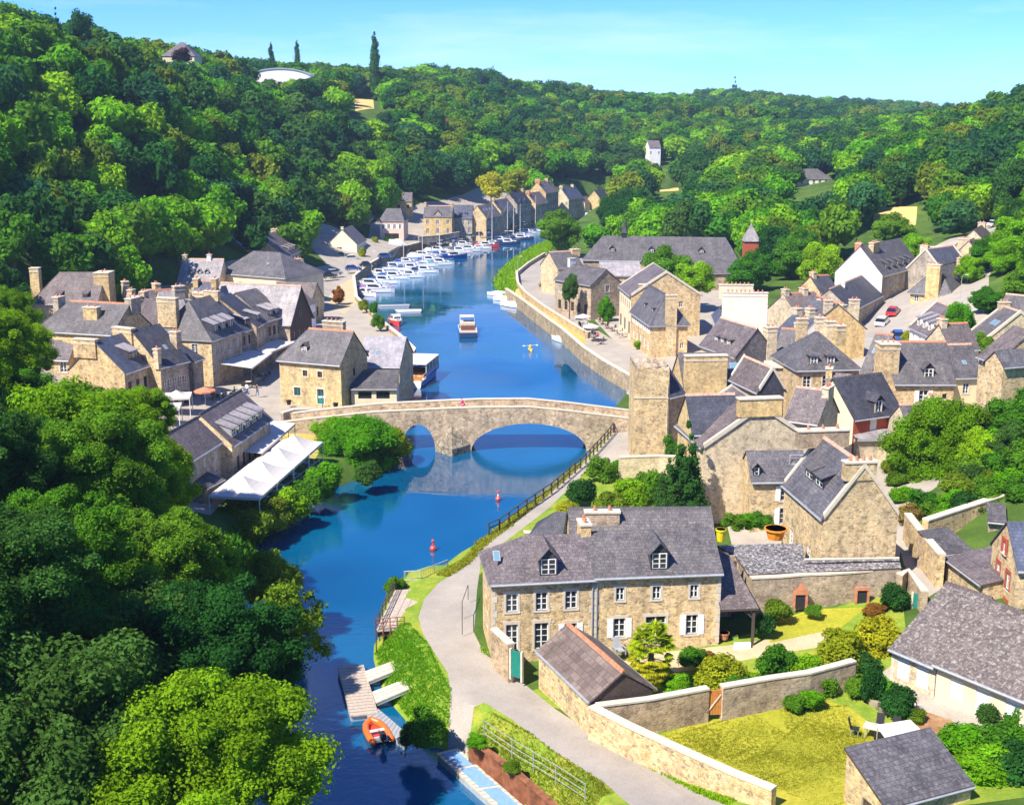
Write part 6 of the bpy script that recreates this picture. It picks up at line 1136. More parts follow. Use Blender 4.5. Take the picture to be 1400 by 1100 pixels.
def boat(kind, label, x, y, rz, L, B, col='boat_white', acc='boat_blue', mast=0, group=None, cat=None, zl=0):
    t = thing(kind, label, cat or kind.replace('_', ' '), (x, y, zl), rz, group); F = .22*B+.25
    h = MB(); S_ = hull_secs(L, B, F); h.loft(S_, col, close=False, caps=False); h.poly(S_[0], col)
    for a, b in zip(S_, S_[1:]): h.poly([(a[0][0], a[0][1]*.96, a[0][2]-.06), (b[0][0], b[0][1]*.96, b[0][2]-.06), (b[5][0], b[5][1]*.96, b[5][2]-.06), (a[5][0], a[5][1]*.96, a[5][2]-.06)], 'boat_cream' if col != 'boat_white' else 'boat_white')
    h.build('hull', t, smooth=False)
    st = MB()
    for a, b in zip(S_, S_[1:]):
        for q_ in (0, 5):
            st.tube((a[q_][0], a[q_][1]*1.01, a[q_][2]), (b[q_][0], b[q_][1]*1.01, b[q_][2]), .045, .045, acc, 4, cap=False)
    st.build('gunwale', t)
    def cab(x0, x1, w0, w1, z0, z1, rake, mat='boat_white'):
        c = MB(); c.hexa([(x0, -w0, z0), (x1, -w1, z0), (x1, w1, z0), (x0, w0, z0), (x0+.1, -w0*.86, z1), (x1-rake, -w1*.8, z1), (x1-rake, w1*.8, z1), (x0+.1, w0*.86, z1)], mat); o = c.build('cabin', t)
        g_ = MB(); zz0 = z0+(z1-z0)*.42; zz1 = z0+(z1-z0)*.85
        f = lambda z: (z-z0)/(z1-z0)
        for s in (-1, 1):
            p_ = lambda xx, z: (xx, s*((w0*(1-.14*f(z)))+.012), z); g_.poly([p_(x0+.3, zz0), p_(x1-rake-.15, zz0), p_(x1-rake-.3, zz1), p_(x0+.35, zz1)][::s], 'windscreen')
        xa, xb = x1-rake*f(zz0)+.015, x1-rake*f(zz1)+.015
        g_.poly([(xa, -w1*.8, zz0), (xa, w1*.8, zz0), (xb, w1*.72, zz1), (xb, -w1*.72, zz1)], 'windscreen'); w_ = g_.build('window', o); return o
    if kind == 'motor_cruiser':
        cab(-L*.18, L*.22, B*.36, B*.30, F, F+.95, .7); cab(L*.12, L*.36, B*.28, B*.16, F*1.05, F+.4, .5)
        c = MB(); c.box(-L*.20, L*.06, -B*.34, B*.34, F+.95, F+1.03, 'boat_white'); c.build('roof', t)
        c = MB(); c.box(-L*.42, -L*.22, -B*.36, B*.36, F-.05, F+.55, acc); c.build('cockpit_cover', t)
        r_ = MB(); pts = [(L*.15, -B*.38, F+.7), (L*.35, -B*.25, F+.85), (L*.49, 0, F+.95), (L*.35, B*.25, F+.85), (L*.15, B*.38, F+.7)]; r_.path(pts, .025, 'galvanised', 4)
        for p_ in pts: r_.tube((p_[0], p_[1], F), p_, .02, .02, 'galvanised', 4)
        r_.build('bow_rail', t)
    if kind == 'sailing_boat':
        cab(-L*.08, L*.26, B*.28, B*.16, F, F+.42, .5); M_ = mast or L*1.2
        c = MB(); c.tube((L*.08, 0, F), (L*.08, 0, M_), .09, .05, 'boat_white', 6); c.build('mast', t); c = MB(); c.tube((L*.08, 0, F+1.3), (-L*.36, 0, F+1.2), .06, .05, 'boat_white', 6); c.build('boom', t)
        c = MB(); c.tube((L*.04, 0, F+1.42), (-L*.34, 0, F+1.32), .17, .13, acc, 7); c.build('sail_cover', t)
        c = MB()
        for e in ((L*.48, 0, F), (-L*.48, 0, F), (L*.05, B*.45, F), (L*.05, -B*.45, F)): c.tube(e, (L*.08, 0, M_*.96), .018, .018, 'galvanised', 3)
        for s in (-1, 1): c.tube((L*.08, 0, M_*.62), (L*.08, s*.5, M_*.62), .02, .02, 'galvanised', 3)
        c.build('rigging', t)
    if kind == 'covered_boat':
        c = MB(); n_ = 6; sec = []
        for i in range(n_+1):
            t_ = i/n_; xx = -L*.47+L*.9*t_; b = B*.5*(1-.9*max(0, t_-.5)**1.3*1.6); hh = .5*math.sin(math.pi*min(1, t_*.9+.12)); sec.append([(xx, -b, F*(1+.25*t_*t_)), (xx, -b*.5, F+hh*.8), (xx, 0, F+hh), (xx, b*.5, F+hh*.8), (xx, b, F*(1+.25*t_*t_))])
        c.loft(sec, 'canvas', close=False, caps=True); c.build('cover', t)
        c = MB(); c.box(-L*.5-.3, -L*.5, -.16, .16, .1, F+.35, 'paint_dark'); c.build('outboard_motor', t)
    return t
RS = random.Random(5)
spots = [(506, 392, 12, 'm'), (524, 387, 14, 'm'), (512, 399, 10, 'M'), (538, 381, 15, 'm'), (549, 375, 18, 's'), (562, 369, 18, 'm'), (574, 364, 20, 's'), (560, 379, 15, 'm'), (587, 358.5, 20, 'm'), (598, 354, 22, 's'), (608, 350.5, 22, 'm'), (619, 353, 60, 'b'), (601, 362, 25, 't'), (580, 372.5, 20, 'n'), (628, 345.5, 20, 'm'), (640, 343.5, 20, 'm'), (652, 340, 22, 's'), (664, 338, 22, 'r'), (670, 333.5, 24, 's'), (682, 330.5, 24, 'm'), (691, 327.5, 24, 's'), (699, 325, 24, 's'), (708, 323, 25, 's'), (718, 319.5, 25, 'm'), (729, 316.5, 25, 's'), (741, 313.5, 25, 'm'), (598, 345, 20, 'm'), (632, 337, 22, 'm'), (578, 352, 20, 'm'), (556, 361, 18, 'm'), (538, 368, 16, 'm'), (520, 377, 14, 'm'), (694, 334, 22, 'k'), (712, 328, 22, 'k')]
desc = {}
for i, (a, b, hd, k) in enumerate(spots):
    p = P(a, b, 0); rz = R(hd*.6+RS.uniform(-6, 6)-12); L = RS.uniform(7.5, 10); B_ = L*.34
    lab = {'M': ('motor_cruiser', 'white cruiser with a purple cockpit cover, nearest of the moored harbour boats', 'boat_purple'), 'b': ('motor_cruiser', 'bright blue hulled fishing cruiser among the white harbour boats', 'boat_blue'), 't': ('motor_cruiser', 'teal trimmed cruiser next to the blue hulled boat', 'boat_teal'), 'n': ('motor_cruiser', 'white cruiser with navy covers at the outer edge of the moorings', 'boat_dark'), 'r': ('motor_cruiser', 'white cruiser with a dark red hull band among the far moorings', 'boat_red'), 'k': ('motor_cruiser', 'dark hulled boat in the far outer row of moorings', 'boat_dark')}.get(k)
    if k == 's': boat('sailing_boat', 'white sailing boat with bare mast moored along the harbour quay', p.x, p.y, rz, L+1, B_, 'boat_white', RS.choice(['boat_blue', 'boat_dark', 'boat_cream']), mast=RS.uniform(10, 13.5), group='sailing boats moored along the harbour quay', cat='boat')
    elif lab: boat(lab[0], lab[1], p.x, p.y, rz, L, B_, {'b': 'boat_blue', 'k': 'boat_dark', 'r': 'boat_red'}.get(k, 'boat_white'), lab[2], cat='boat', group='dark hulled boats in the outer row' if k == 'k' else None)
    else: boat('motor_cruiser', 'white motor cruiser moored in the rows along the harbour quay', p.x, p.y, rz, L, B_, 'boat_white', RS.choice(['boat_white', 'boat_blue', 'boat_white', 'boat_dark', 'boat_cream']), group='white cruisers moored along the harbour quay', cat='boat')
p = P(542, 443, 0); boat('motor_cruiser', 'red hulled boat with white wheelhouse moored beside the potted plants', p.x, p.y, R(-75), 6.5, 2.8, 'boat_red', 'boat_red', cat='boat')
p = P(497, 404, 0); boat('motor_cruiser', 'white boat with a dark red side at the corner of the quay', p.x+.5, p.y, R(-35), 6.5, 2.6, 'boat_white', 'boat_red', cat='boat')
for lb, a, b, L, rz in (('grey covered rowing boat farthest along the grassy bank', 681, 404, 6, -30), ('pale covered dinghy in the middle of the three by the grassy bank', 690, 411, 6, -28), ('white covered launch moored nearest of the three by the quay terrace', 703, 419.5, 8, -40), ('small white covered motorboat alone at the right quay wall', 763, 466, 4.6, -60)):
    p = P(a, b, 0); boat('covered_boat', lb, p.x, p.y, R(rz)+math.pi, L, L*.33, 'boat_white', 'boat_dark' if 'grey' in lb else 'boat_white', cat='boat')
def tour_boat():
    t = thing('tour_boat', 'white roofed tour boat with blue side moored behind the bridge', 'boat', (-14.6, 189.5, 0), R(80)); L, B = 13.5, 4.4
    h = MB(); S_ = hull_secs(L, B, 1.1, bow=.3, depth=.5); h.loft(S_, 'boat_blue', close=False, caps=False); h.poly(S_[0], 'boat_white')
    for a, b in zip(S_, S_[1:]): h.poly([(a[0][0], a[0][1]*.96, 1.0), (b[0][0], b[0][1]*.96, 1.0), (b[5][0], b[5][1]*.96, 1.0), (a[5][0], a[5][1]*.96, 1.0)], 'boat_cream')
    h.build('hull', t); r_ = MB(); r_.slab([(-4.0, -2.1, 3.3), (4.6, -2.1, 3.3), (4.6, 2.1, 3.3), (-4.0, 2.1, 3.3)], .14, 'canvas'); r_.build('roof', t)
    for x in (-3.8, -1.7, .4, 2.5, 4.4):
        for s in (-1, 1): q_ = MB(); q_.tube((x, s*2.0, 1), (x, s*2.0, 3.2), .05, .05, 'boat_white', 5); q_.build('post', t)
    w = MB()
    for s in (-1, 1): w.poly([(-3.8, s*2.02, 1.9), (4.4, s*2.02, 1.9), (4.4, s*2.02, 3.1), (-3.8, s*2.02, 3.1)][::-s], 'windscreen'); w.box(-4, 4.6, min(s*1.98, s*2.06), max(s*1.98, s*2.06), 1.0, 1.9, 'boat_blue')
    w.build('side_panel', t)
    for i in range(5):
        b = MB(); b.box(-5.6+i*1.9, -5.2+i*1.9, -1.6, 1.6, 1.0, 1.45, 'wood_orange'); b.build('bench', t)
    r2 = MB(); r2.path([(-6.5, -1.9, 1.9), (-6.5, 1.9, 1.9)], .04, 'boat_white'); r2.path([(-6.5, -1.9, 1.9), (-4, -2, 1.9)], .04, 'boat_white'); r2.path([(-6.5, 1.9, 1.9), (-4, 2, 1.9)], .04, 'boat_white'); r2.build('stern_rail', t)
tour_boat()
def barge():
    p = P(638, 462, 0); t = thing('river_boat', 'flat bowed wooden decked boat cruising alone up the middle of the river', 'boat', (p.x, p.y+5.5, 0), R(94)); L, B = 10.5, 3.5; h = MB()
    S_ = [[(-L/2, -B/2*.92, .95), (-L/2, -B/2*.85, .1), (-L/2, B/2*.85, .1), (-L/2, B/2*.92, .95)], [(-L/2+.8, -B/2, .95), (-L/2+.8, -B/2, -.3), (-L/2+.8, B/2, -.3), (-L/2+.8, B/2, .95)], [(L/2-2, -B/2, .95), (L/2-2, -B/2, -.3), (L/2-2, B/2, -.3), (L/2-2, B/2, .95)], [(L/2, -B*.2, 1.15), (L/2, -B*.15, .2), (L/2, B*.15, .2), (L/2, B*.2, 1.15)]]
    h.loft(S_, 'boat_dark', close=True, caps=True); h.build('hull', t)
    d = MB(); d.slab([(-L/2+.05, -B/2*.9, 1.0), (-L/2+5.2, -B/2*.95, 1.0), (-L/2+5.2, B/2*.95, 1.0), (-L/2+.05, B/2*.9, 1.0)], .05, 'wood_deck'); d.build('foredeck', t)
    c = MB(); c.box(.2, 4.0, -1.4, 1.4, 1.0, 1.9, 'wood_pale'); c.build('cabin', t); c = MB(); c.box(1.4, 4.2, -1.35, 1.35, 2.85, 2.95, 'wood_pale'); c.build('canopy', t)
    for x in (1.5, 4.2):
        for s in (-1, 1): q_ = MB(); q_.tube((x, s*1.35, 1.9), (x, s*1.35, 2.9), .04, .04, 'boat_white', 5); q_.build('post', t)
    for i in range(3): b = MB(); b.box(-.2+i*.0-1.2*i, .2-1.2*i, -1.3, 1.3, 1.02, 1.45, 'paint_brown'); b.build('bench', t)
    k = MB(); k.path([(-L/2+.1, -B*.45, 1.0), (L/2-2, -B/2, 1.0), (L/2, -B*.2, 1.2), (L/2, B*.2, 1.2), (L/2-2, B/2, 1.0), (-L/2+.1, B*.45, 1.0)], .08, 'boat_white'); k.build('gunwale', t)
barge()
def dinghy():
    p = P(515, 1006, 0); t = thing('inflatable_dinghy', 'orange red inflatable dinghy with black outboard tied to the grey pontoon', 'boat', (p.x, p.y, .12), R(112)); m = MB(); pts = [(-1.35, -.62, .25), (-.6, -.66, .25), (.4, -.62, .27), (1.0, -.45, .32), (1.45, 0, .42), (1.0, .45, .32), (.4, .62, .27), (-.6, .66, .25), (-1.35, .62, .25)]
    for a, b in zip(pts, pts[1:]): m.tube(a, b, .22, .22, 'boat_orange', 12)
    for p_ in pts: m.ell(p_, (.22, .22, .22), 'boat_orange', 10, 6)
    m.build('tube', t, smooth=True); f = MB(); f.slab([(-1.2, -.5, .15), (.9, -.45, .18), (1.2, 0, .2), (.9, .45, .18), (-1.2, .5, .15)], .06, 'boat_red'); f.build('floor', t)
    s = MB(); s.box(-.3, .0, -.55, .55, .38, .42, 'boat_cream'); s.build('seat', t); o = MB(); o.box(-1.25, -1.18, -.5, .5, .1, .5, 'boat_white'); o.build('transom', t)
    e = MB(); e.box(-1.75, -1.3, -.17, .17, .45, .9, 'paint_dark'); e.tube((-1.5, 0, .5), (-1.55, 0, -.35), .08, .06, 'paint_dark', 6); e.tube((-1.3, 0, .75), (-.85, .1, .8), .03, .03, 'paint_dark', 5); e.build('outboard_motor', t)
dinghy()
def kayak():
    p = P(725, 479, 0); t = thing('kayak', 'yellow kayak with a paddler leaving a wake in the middle of the river', 'kayak', (p.x, p.y, .1), R(95)); S_ = []
    for i in range(9): x = -2+4*i/8; b = .38*math.sin(math.pi*(.06+.88*i/8)); S_.append([(x, -b, .18), (x, -b*.6, -.08), (x, b*.6, -.08), (x, b, .18), (x, 0, .26)])
    m = MB(); m.loft(S_, 'kayak'); m.build('hull', t)
    person('paddler in a yellow vest seated in the kayak', p.x, p.y, .25, R(95), 'sit', 'kayak', 'paint_dark')
    q_ = MB(); q_.tube((-.1, -1.1, .9), (.1, 1.1, .75), .025, .025, 'boat_white', 5); q_.box(-.16, .0, -1.35, -1.0, .78, .98, 'boat_white'); q_.box(.02, .18, 1.0, 1.35, .65, .85, 'boat_white'); o = q_.build('paddle'); o.location = (p.x, p.y, .1); o.rotation_euler.z = R(95); tag(o, 'white bladed paddle held across the yellow kayak', 'paddle')
# ------------------------------------------------------------ people: one skinned surface each
def person(label, x, y, z, rz, pose, top, legs, group=None, name='person'):
    o_ = thing(name, label, 'person', (x, y, z), rz, group)
    hip = .92 if pose != 'sit' else .2
    if pose == 'sit': J = dict(pel=(0, 0, hip), ch=(0, 0, hip+.42), nk=(0, 0, hip+.58), kl=(.42, -.12, hip+.12), kr=(.42, .12, hip+.12), al=(.8, -.12, hip-.05), ar=(.8, .12, hip-.05), tl=(.92, -.12, hip), tr=(.92, .12, hip), el=(.12, -.3, hip+.3), er=(.12, .3, hip+.3), hl=(.35, -.3, hip+.42), hr=(.35, .3, hip+.42))
    elif pose == 'ride': J = dict(pel=(-.1, 0, 1.0), ch=(.15, 0, 1.38), nk=(.25, 0, 1.5), kl=(.22, -.1, .78), kr=(.25, .1, .62), al=(.05, -.12, .42), ar=(.1, .12, .2), tl=(.2, -.12, .38), tr=(.25, .12, .16), el=(.32, -.24, 1.15), er=(.32, .24, 1.15), hl=(.5, -.22, 1.05), hr=(.5, .22, 1.05))
    else:
        s = .16 if pose == 'walk' else .03; J = dict(pel=(0, 0, hip), ch=(0, 0, 1.33), nk=(0, 0, 1.48), kl=(s*.7, -.1, .5), kr=(-s*.3, .1, .5), al=(s*.8, -.1, .08), ar=(-s*1.6, .1, .1), tl=(s*.8+.16, -.11, .03), tr=(-s*1.6+.14, .11, .03), el=(-s*.4, -.27, 1.1), er=(s*.4, .27, 1.1), hl=(-s*.2+.06, -.3, .84), hr=(s*1.2+.06, .3, .86))
    nm = list(J); sl_, sr_ = tuple(Vector(J['ch'])+Vector((0, -.19, .04))), tuple(Vector(J['ch'])+Vector((0, .19, .04))); pl, pr_ = tuple(Vector(J['pel'])+Vector((0, -.1, -.04))), tuple(Vector(J['pel'])+Vector((0, .1, -.04)))
    V = [J['pel'], J['ch'], J['nk'], sl_, J['el'], J['hl'], sr_, J['er'], J['hr'], pl, J['kl'], J['al'], J['tl'], pr_, J['kr'], J['ar'], J['tr']]; hd = Vector(J['nk'])+Vector((.02, 0, .14)); V.append(tuple(hd))
    E = [(0, 1), (1, 2), (1, 3), (3, 4), (4, 5), (1, 6), (6, 7), (7, 8), (0, 9), (9, 10), (10, 11), (11, 12), (0, 13), (13, 14), (14, 15), (15, 16), (2, 17)]
    Rr = [.13, .15, .06, .07, .05, .035, .07, .05, .035, .1, .065, .045, .035, .1, .065, .045, .035, .1]
    me = bpy.data.meshes.new('body'); me.from_pydata(V, E, []); ob = link('body', me, o_); reg(o_, ob); md = ob.modifiers.new('skin', 'SKIN'); md.use_smooth_shade = True
    for i, r in enumerate(Rr): me.skin_vertices[0].data[i].radius = (r, r) if i not in (0, 1) else (r*.75, r*1.15)
    me.skin_vertices[0].data[0].use_root = True; sb = ob.modifiers.new('sub', 'SUBSURF'); sb.levels = 1; sb.render_levels = 1; me.materials.append(MATS['skin'])
    dg = bpy.context.evaluated_depsgraph_get(); dg.update(); ev = bpy.data.meshes.new_from_object(ob.evaluated_get(dg)); ob.modifiers.clear(); ob.data = ev; ev.materials.clear()
    for mt in ('skin', top, legs): ev.materials.append(MATS[mt])
    hz = J['pel'][2]+.02
    for pgn in ev.polygons:
        c = pgn.center; k = 1 if (c.z > hz and c.z < J['nk'][2]-.01 and abs(c.y) < .27) else 2 if c.z <= hz and (c.z > .12 or pose == 'sit') else 0
        pgn.material_index = k
    m = MB(); m.ell((hd.x-.02, 0, hd.z+.04), (.115, .1, .12), 'hair', 10, 6, top=True); m.build('hair', o_, smooth=True)
    return o_
plain('cloth_pink', (.85, .08, .25), .8); plain('cloth_red', (.7, .06, .05), .8); plain('cloth_white', (.8, .8, .8), .8); plain('cloth_blue', (.06, .12, .35), .8)
kayak()
def bike(label, x, y, z, rz):
    t = thing('bicycle', label, 'bicycle', (x, y, z), rz)
    for cx_ in (-.5, .52):
        m = MB(); pts = [(cx_+.33*math.cos(a), 0, .34+.33*math.sin(a)) for a in [2*math.pi*i/16 for i in range(17)]]; m.path(pts, .025, 'rubber', 5)
        for k in range(0, 16, 2): m.tube((cx_, 0, .34), pts[k], .006, .006, 'galvanised', 3)
        m.build('wheel', t)
    m = MB(); m.path([(-.5, 0, .34), (-.15, 0, .85), (.35, 0, .85), (-.0, 0, .34), (-.5, 0, .34)], .022, 'paint_red', 5); m.path([(.52, 0, .34), (.38, 0, .9)], .02, 'paint_red', 5); m.build('frame', t); m = MB(); m.tube((.38, -.25, 1.0), (.38, .25, 1.0), .018, .018, 'paint_dark', 5); m.tube((.38, 0, .9), (.38, 0, 1.0), .02, .02, 'paint_dark', 5); m.build('handlebar', t); m = MB(); m.box(-.3, -.04, -.06, .06, .9, .95, 'paint_dark'); m.build('saddle', t)
bz = 4.62; bx = P(635, 556, bz).x; bike('bicycle ridden by the pink dressed cyclist over the bridge', bx, 148.0, bz, R(165)); person('cyclist dressed in bright pink riding over the stone bridge', bx, 148.0, bz, R(165), 'ride', 'cloth_pink', 'cloth_pink')
for lb, a, b, z, rz, ps, tp in (('left of two people walking side by side on the quay road', 768, 400, 2.6, -60, 'walk', 'cloth_red'), ('right of two people walking side by side on the quay road', 772.5, 400, 2.6, -60, 'walk', 'cloth_pink'), ('person in a red top standing among the quay terrace tables', 817, 465, 2.65, 30, 'stand', 'cloth_red'), ('person in dark clothes crossing the square before the bridge house', 352, 541, 2.8, 40, 'walk', 'paint_dark'), ('person in white standing by the awnings of the quay row', 338, 540, 2.8, 80, 'stand', 'cloth_white'), ('person in blue walking beside the harbour car park', 462, 402, 2.8, 90, 'walk', 'cloth_blue'), ('person in white near the stern of the tour boat', 553, 505, 2.7, 0, 'stand', 'cloth_white'), ('person in red seated area of the tour boat quay', 556, 500, 2.7, 90, 'stand', 'cloth_red')):
    p = P(a, b, z); person(lb.replace('person in red seated area of', 'person in red standing near the bow of'), p.x, p.y, z, R(rz), ps, tp, 'cloth_blue')
# ------------------------------------------------------------ cars
for k, c in dict(car_white=(.8, .8, .8), car_red=(.5, .02, .03), car_blue=(.04, .10, .35), car_grey=(.25, .26, .28), car_dark=(.03, .03, .04), car_silver=(.5, .52, .54), car_teal=(.05, .2, .25)).items(): paint(k, c)
def car(label, x, y, z, rz, col, group=None, van=False, slope=0):
    t = thing('van' if van else 'parked_car', label, 'van' if van else 'car', (x, y, z), 0, group); t.rotation_euler = (0, -slope, rz)
    H = 1.45 if not van else 2.1; L = 4.2 if not van else 5.0; W_ = .86
    m = MB(); pr = [(-L/2, .35), (-L/2+.05, .8), (-L/2+.35, .92), (L*.18, .95), (L*.42, .82), (L/2, .6), (L/2, .32)] if not van else [(-L/2, .35), (-L/2, 1.2), (L*.3, 1.2), (L*.45, 1.0), (L/2, .7), (L/2, .32)]
    m.loft([[(a, -W_, b) for a, b in pr], [(a, W_, b) for a, b in pr]], col); m.build('body', t)
    c = MB(); x0, x1, x2, x3 = (-L*.44, -L*.3, L*.06, L*.24) if not van else (-L*.5, -L*.49, L*.2, L*.36); zb = .9 if not van else 1.18
    c.hexa([(x0, -W_*.96, zb), (x3, -W_*.96, zb), (x3, W_*.96, zb), (x0, W_*.96, zb), (x1, -W_*.76, H), (x2, -W_*.76, H), (x2, W_*.76, H), (x1, W_*.76, H)], 'windscreen' if not van else col); c.hexa([(x1-.05, -W_*.78, H-.02), (x2+.05, -W_*.78, H-.02), (x2+.05, W_*.78, H-.02), (x1-.05, W_*.78, H-.02), (x1+.1, -W_*.7, H+.06), (x2-.1, -W_*.7, H+.06), (x2-.1, W_*.7, H+.06), (x1+.1, W_*.7, H+.06)], col); c.build('cabin', t)
    for sx in (-L*.31, L*.3):
        for sy in (-1, 1):
            w = MB(); w.tube((sx, sy*(W_-.2), .32), (sx, sy*(W_+.02), .32), .32, .32, 'rubber', 14); w.tube((sx, sy*(W_+.02), .32), (sx, sy*(W_+.03), .32), .19, .17, 'galvanised', 10); w.build('wheel', t)
    for sy in (-1, 1):
        h = MB(); h.box(L/2-.08, L/2+.01, sy*.62-.14, sy*.62+.14, .58, .72, 'galvanised'); h.build('headlight', t); h = MB(); h.box(-L/2-.01, -L/2+.06, sy*.68-.1, sy*.68+.1, .65, .82, 'paint_red'); h.build('tail_light', t)
    return t
for lb, a, b, hd, c, v in (('white car parked nose down on the sloping street', 1206, 444, 60, 'car_white', 0), ('red car parked just above the white one on the sloping street', 1221, 430, 60, 'car_red', 0), ('blue car at the bottom of the sloping street beside the yellow bush', 1227, 463, 80, 'car_blue', 0), ('white van at the top of the uphill street', 1358, 297, 50, 'car_white', 1), ('silver car parked beside the white van uphill', 1368, 301, 60, 'car_silver', 0), ('white car parked lowest of the cars uphill', 1361, 309, 20, 'car_white', 0), ('red car parked among the uphill cars under the trees', 1372, 296, 50, 'car_red', 0)):
    p = PT(a, b); car(lb, p.x, p.y, p.z+.02, R(hd), c, van=bool(v), slope=R(5) if b > 320 else R(3))
for lb, a, b, hd, c, v in (('light blue car in the harbour car park, upper left one', 482, 356, 20, 'car_silver', 0), ('dark blue car parked nearest in the harbour car park', 483, 370, 15, 'car_blue', 0), ('small dark car parked right of the dark blue one', 502, 365, 15, 'car_dark', 0), ('blue car parked along the quay above the first moored boats', 527, 353, 30, 'car_blue', 0), ('grey car beside the small gabled stone house at the harbour', 449, 380, 40, 'car_dark', 0), ('silver car in the shade beside the small gabled stone house', 457, 376, 40, 'car_silver', 0), ('white van parked below the pink house hedge', 543, 337, 10, 'car_white', 1)):
    p = P(a, b, 2.8); car(lb, p.x, p.y, 2.82, R(hd), c, van=bool(v))
for i, a in enumerate([592, 603, 612, 621, 632, 643, 655, 668, 703, 716]):
    p = P(a, 338.5-(a-592)*.235, 2.85); car('dark car in the line parked along the far harbour road', p.x, p.y+2, 2.9, R(75), ['car_dark', 'car_grey', 'car_dark', 'car_blue'][i % 4], group='cars parked along the far harbour road')
for i, (a, b) in enumerate([(722, 302), (812, 296), (820, 294), (806, 299)]):
    p = P(a, b, 3.2); car('white van parked at the far end of the harbour', p.x, p.y, 3.4, R(60), 'car_white', van=True, group='white vans at the far end of the harbour')
# ------------------------------------------------------------ buoys, lamps, posts
for lb, a, b, r in (('red and white buoy floating below the bridge reflection', 681, 684, .3), ('red mooring buoy floating in the open river bend', 592, 752, .32)):
    p = P(a, b, 0); m = MB(); m.ell((0, 0, .2), (r, r, r), 'boat_red', 12, 8); m.tube((0, 0, .45), (0, 0, .85), .08, .05, 'boat_white' if 'white' in lb else 'boat_red', 8); m.ell((0, 0, .95), (.16, .16, .16), 'boat_red', 8, 6); o = m.build('buoy', smooth=True); o.location = (p.x, p.y, 0); tag(o, lb, 'buoy')
def lamp(label, p, h=5, group=None):
    t = thing('street_lamp', label, 'lamp', p, 0, group); m = MB(); m.tube((0, 0, 0), (0, 0, h), .06, .04, 'galvanised', 6); m.build('post', t); m = MB(); m.path([(0, 0, h), (.3, 0, h+.25), (.8, 0, h+.3)], .03, 'galvanised', 5); m.build('arm', t); m = MB(); m.box(.6, 1.05, -.12, .12, h+.22, h+.32, 'render_white'); m.build('lantern', t)
for lb, a, b, z in (('tall street lamp beside the grassy bank and kerb wall', 708, 380, 2.6), ('street lamp standing in the harbour car park', 472, 372, 2.8), ('street lamp beside the massive chimney corner house', 1312, 418, None), ('street lamp by the quay wall near the first cruisers', 508, 372, 2.8)):
    p = PT(a, b) if z is None else P(a, b, z); lamp(lb, tuple(p))
# ------------------------------------------------------------ vegetation
ICO_V = None
def ico():
    global ICO_V
    if ICO_V is None:
        import bmesh
        b = bmesh.new(); bmesh.ops.create_icosphere(b, subdivisions=2, radius=1); ICO_V = (np.array([v.co[:] for v in b.verts]), [[v.index for v in f.verts] for f in b.faces]); b.free()
    return ICO_V
def npmesh(name, verts, quads, tris, tint, mat):
    me = bpy.data.meshes.new(name); nq, nt_ = len(quads), len(tris)
    me.vertices.add(len(verts)); me.vertices.foreach_set('co', verts.astype(np.float32).ravel())
    me.loops.add(nq*4+nt_*3); me.polygons.add(nq+nt_)
    idx = np.concatenate([quads.ravel(), tris.ravel()]) if nt_ else quads.ravel()
    me.loops.foreach_set('vertex_index', idx.astype(np.int32)); st = np.concatenate([np.arange(nq)*4, nq*4+np.arange(nt_)*3]); me.polygons.foreach_set('loop_start', st.astype(np.int32))
    at = me.attributes.new('tint', 'FLOAT', 'POINT'); at.data.foreach_set('value', tint.astype(np.float32)); me.materials.append(MATS[mat]); me.update(); me.validate(); return me
def leaves(C_, Rr, n, size, rng, up=.25, jit=.16, aspect=.6, shell=(.78, 1.12), squash=1.0):
    "leaf quads on a set of lobes: C_ centres, Rr radii"
    w = Rr**2; k = rng.choice(len(C_), n, p=w/w.sum()); d = rng.normal(size=(n, 3)); d /= np.linalg.norm(d, axis=1)[:, None]
    d[:, 2] = np.where(d[:, 2] < -.35, -d[:, 2], d[:, 2])
    pos = C_[k]+d*(Rr[k]*rng.uniform(*shell, n))[:, None]*np.array([1, 1, squash]); nn = d+rng.normal(size=(n, 3))*.55+np.array([0, 0, up]); nn /= np.linalg.norm(nn, axis=1)[:, None]
    a = np.cross(nn, rng.normal(size=(n, 3))); a /= np.linalg.norm(a, axis=1)[:, None]; b = np.cross(nn, a); s = size*rng.uniform(.55, 1.3, n)[:, None]
    v = np.stack([pos-a*s, pos-b*s*aspect, pos+a*s, pos+b*s*aspect+nn*s*.2], 1).reshape(-1, 3); q_ = np.arange(4*n).reshape(n, 4)
    lt = rng.uniform(0, 1, len(C_)); t = np.repeat(np.clip(lt[k]*.55+rng.uniform(0, .45, n), 0, 1), 4)
    return v, q_, t
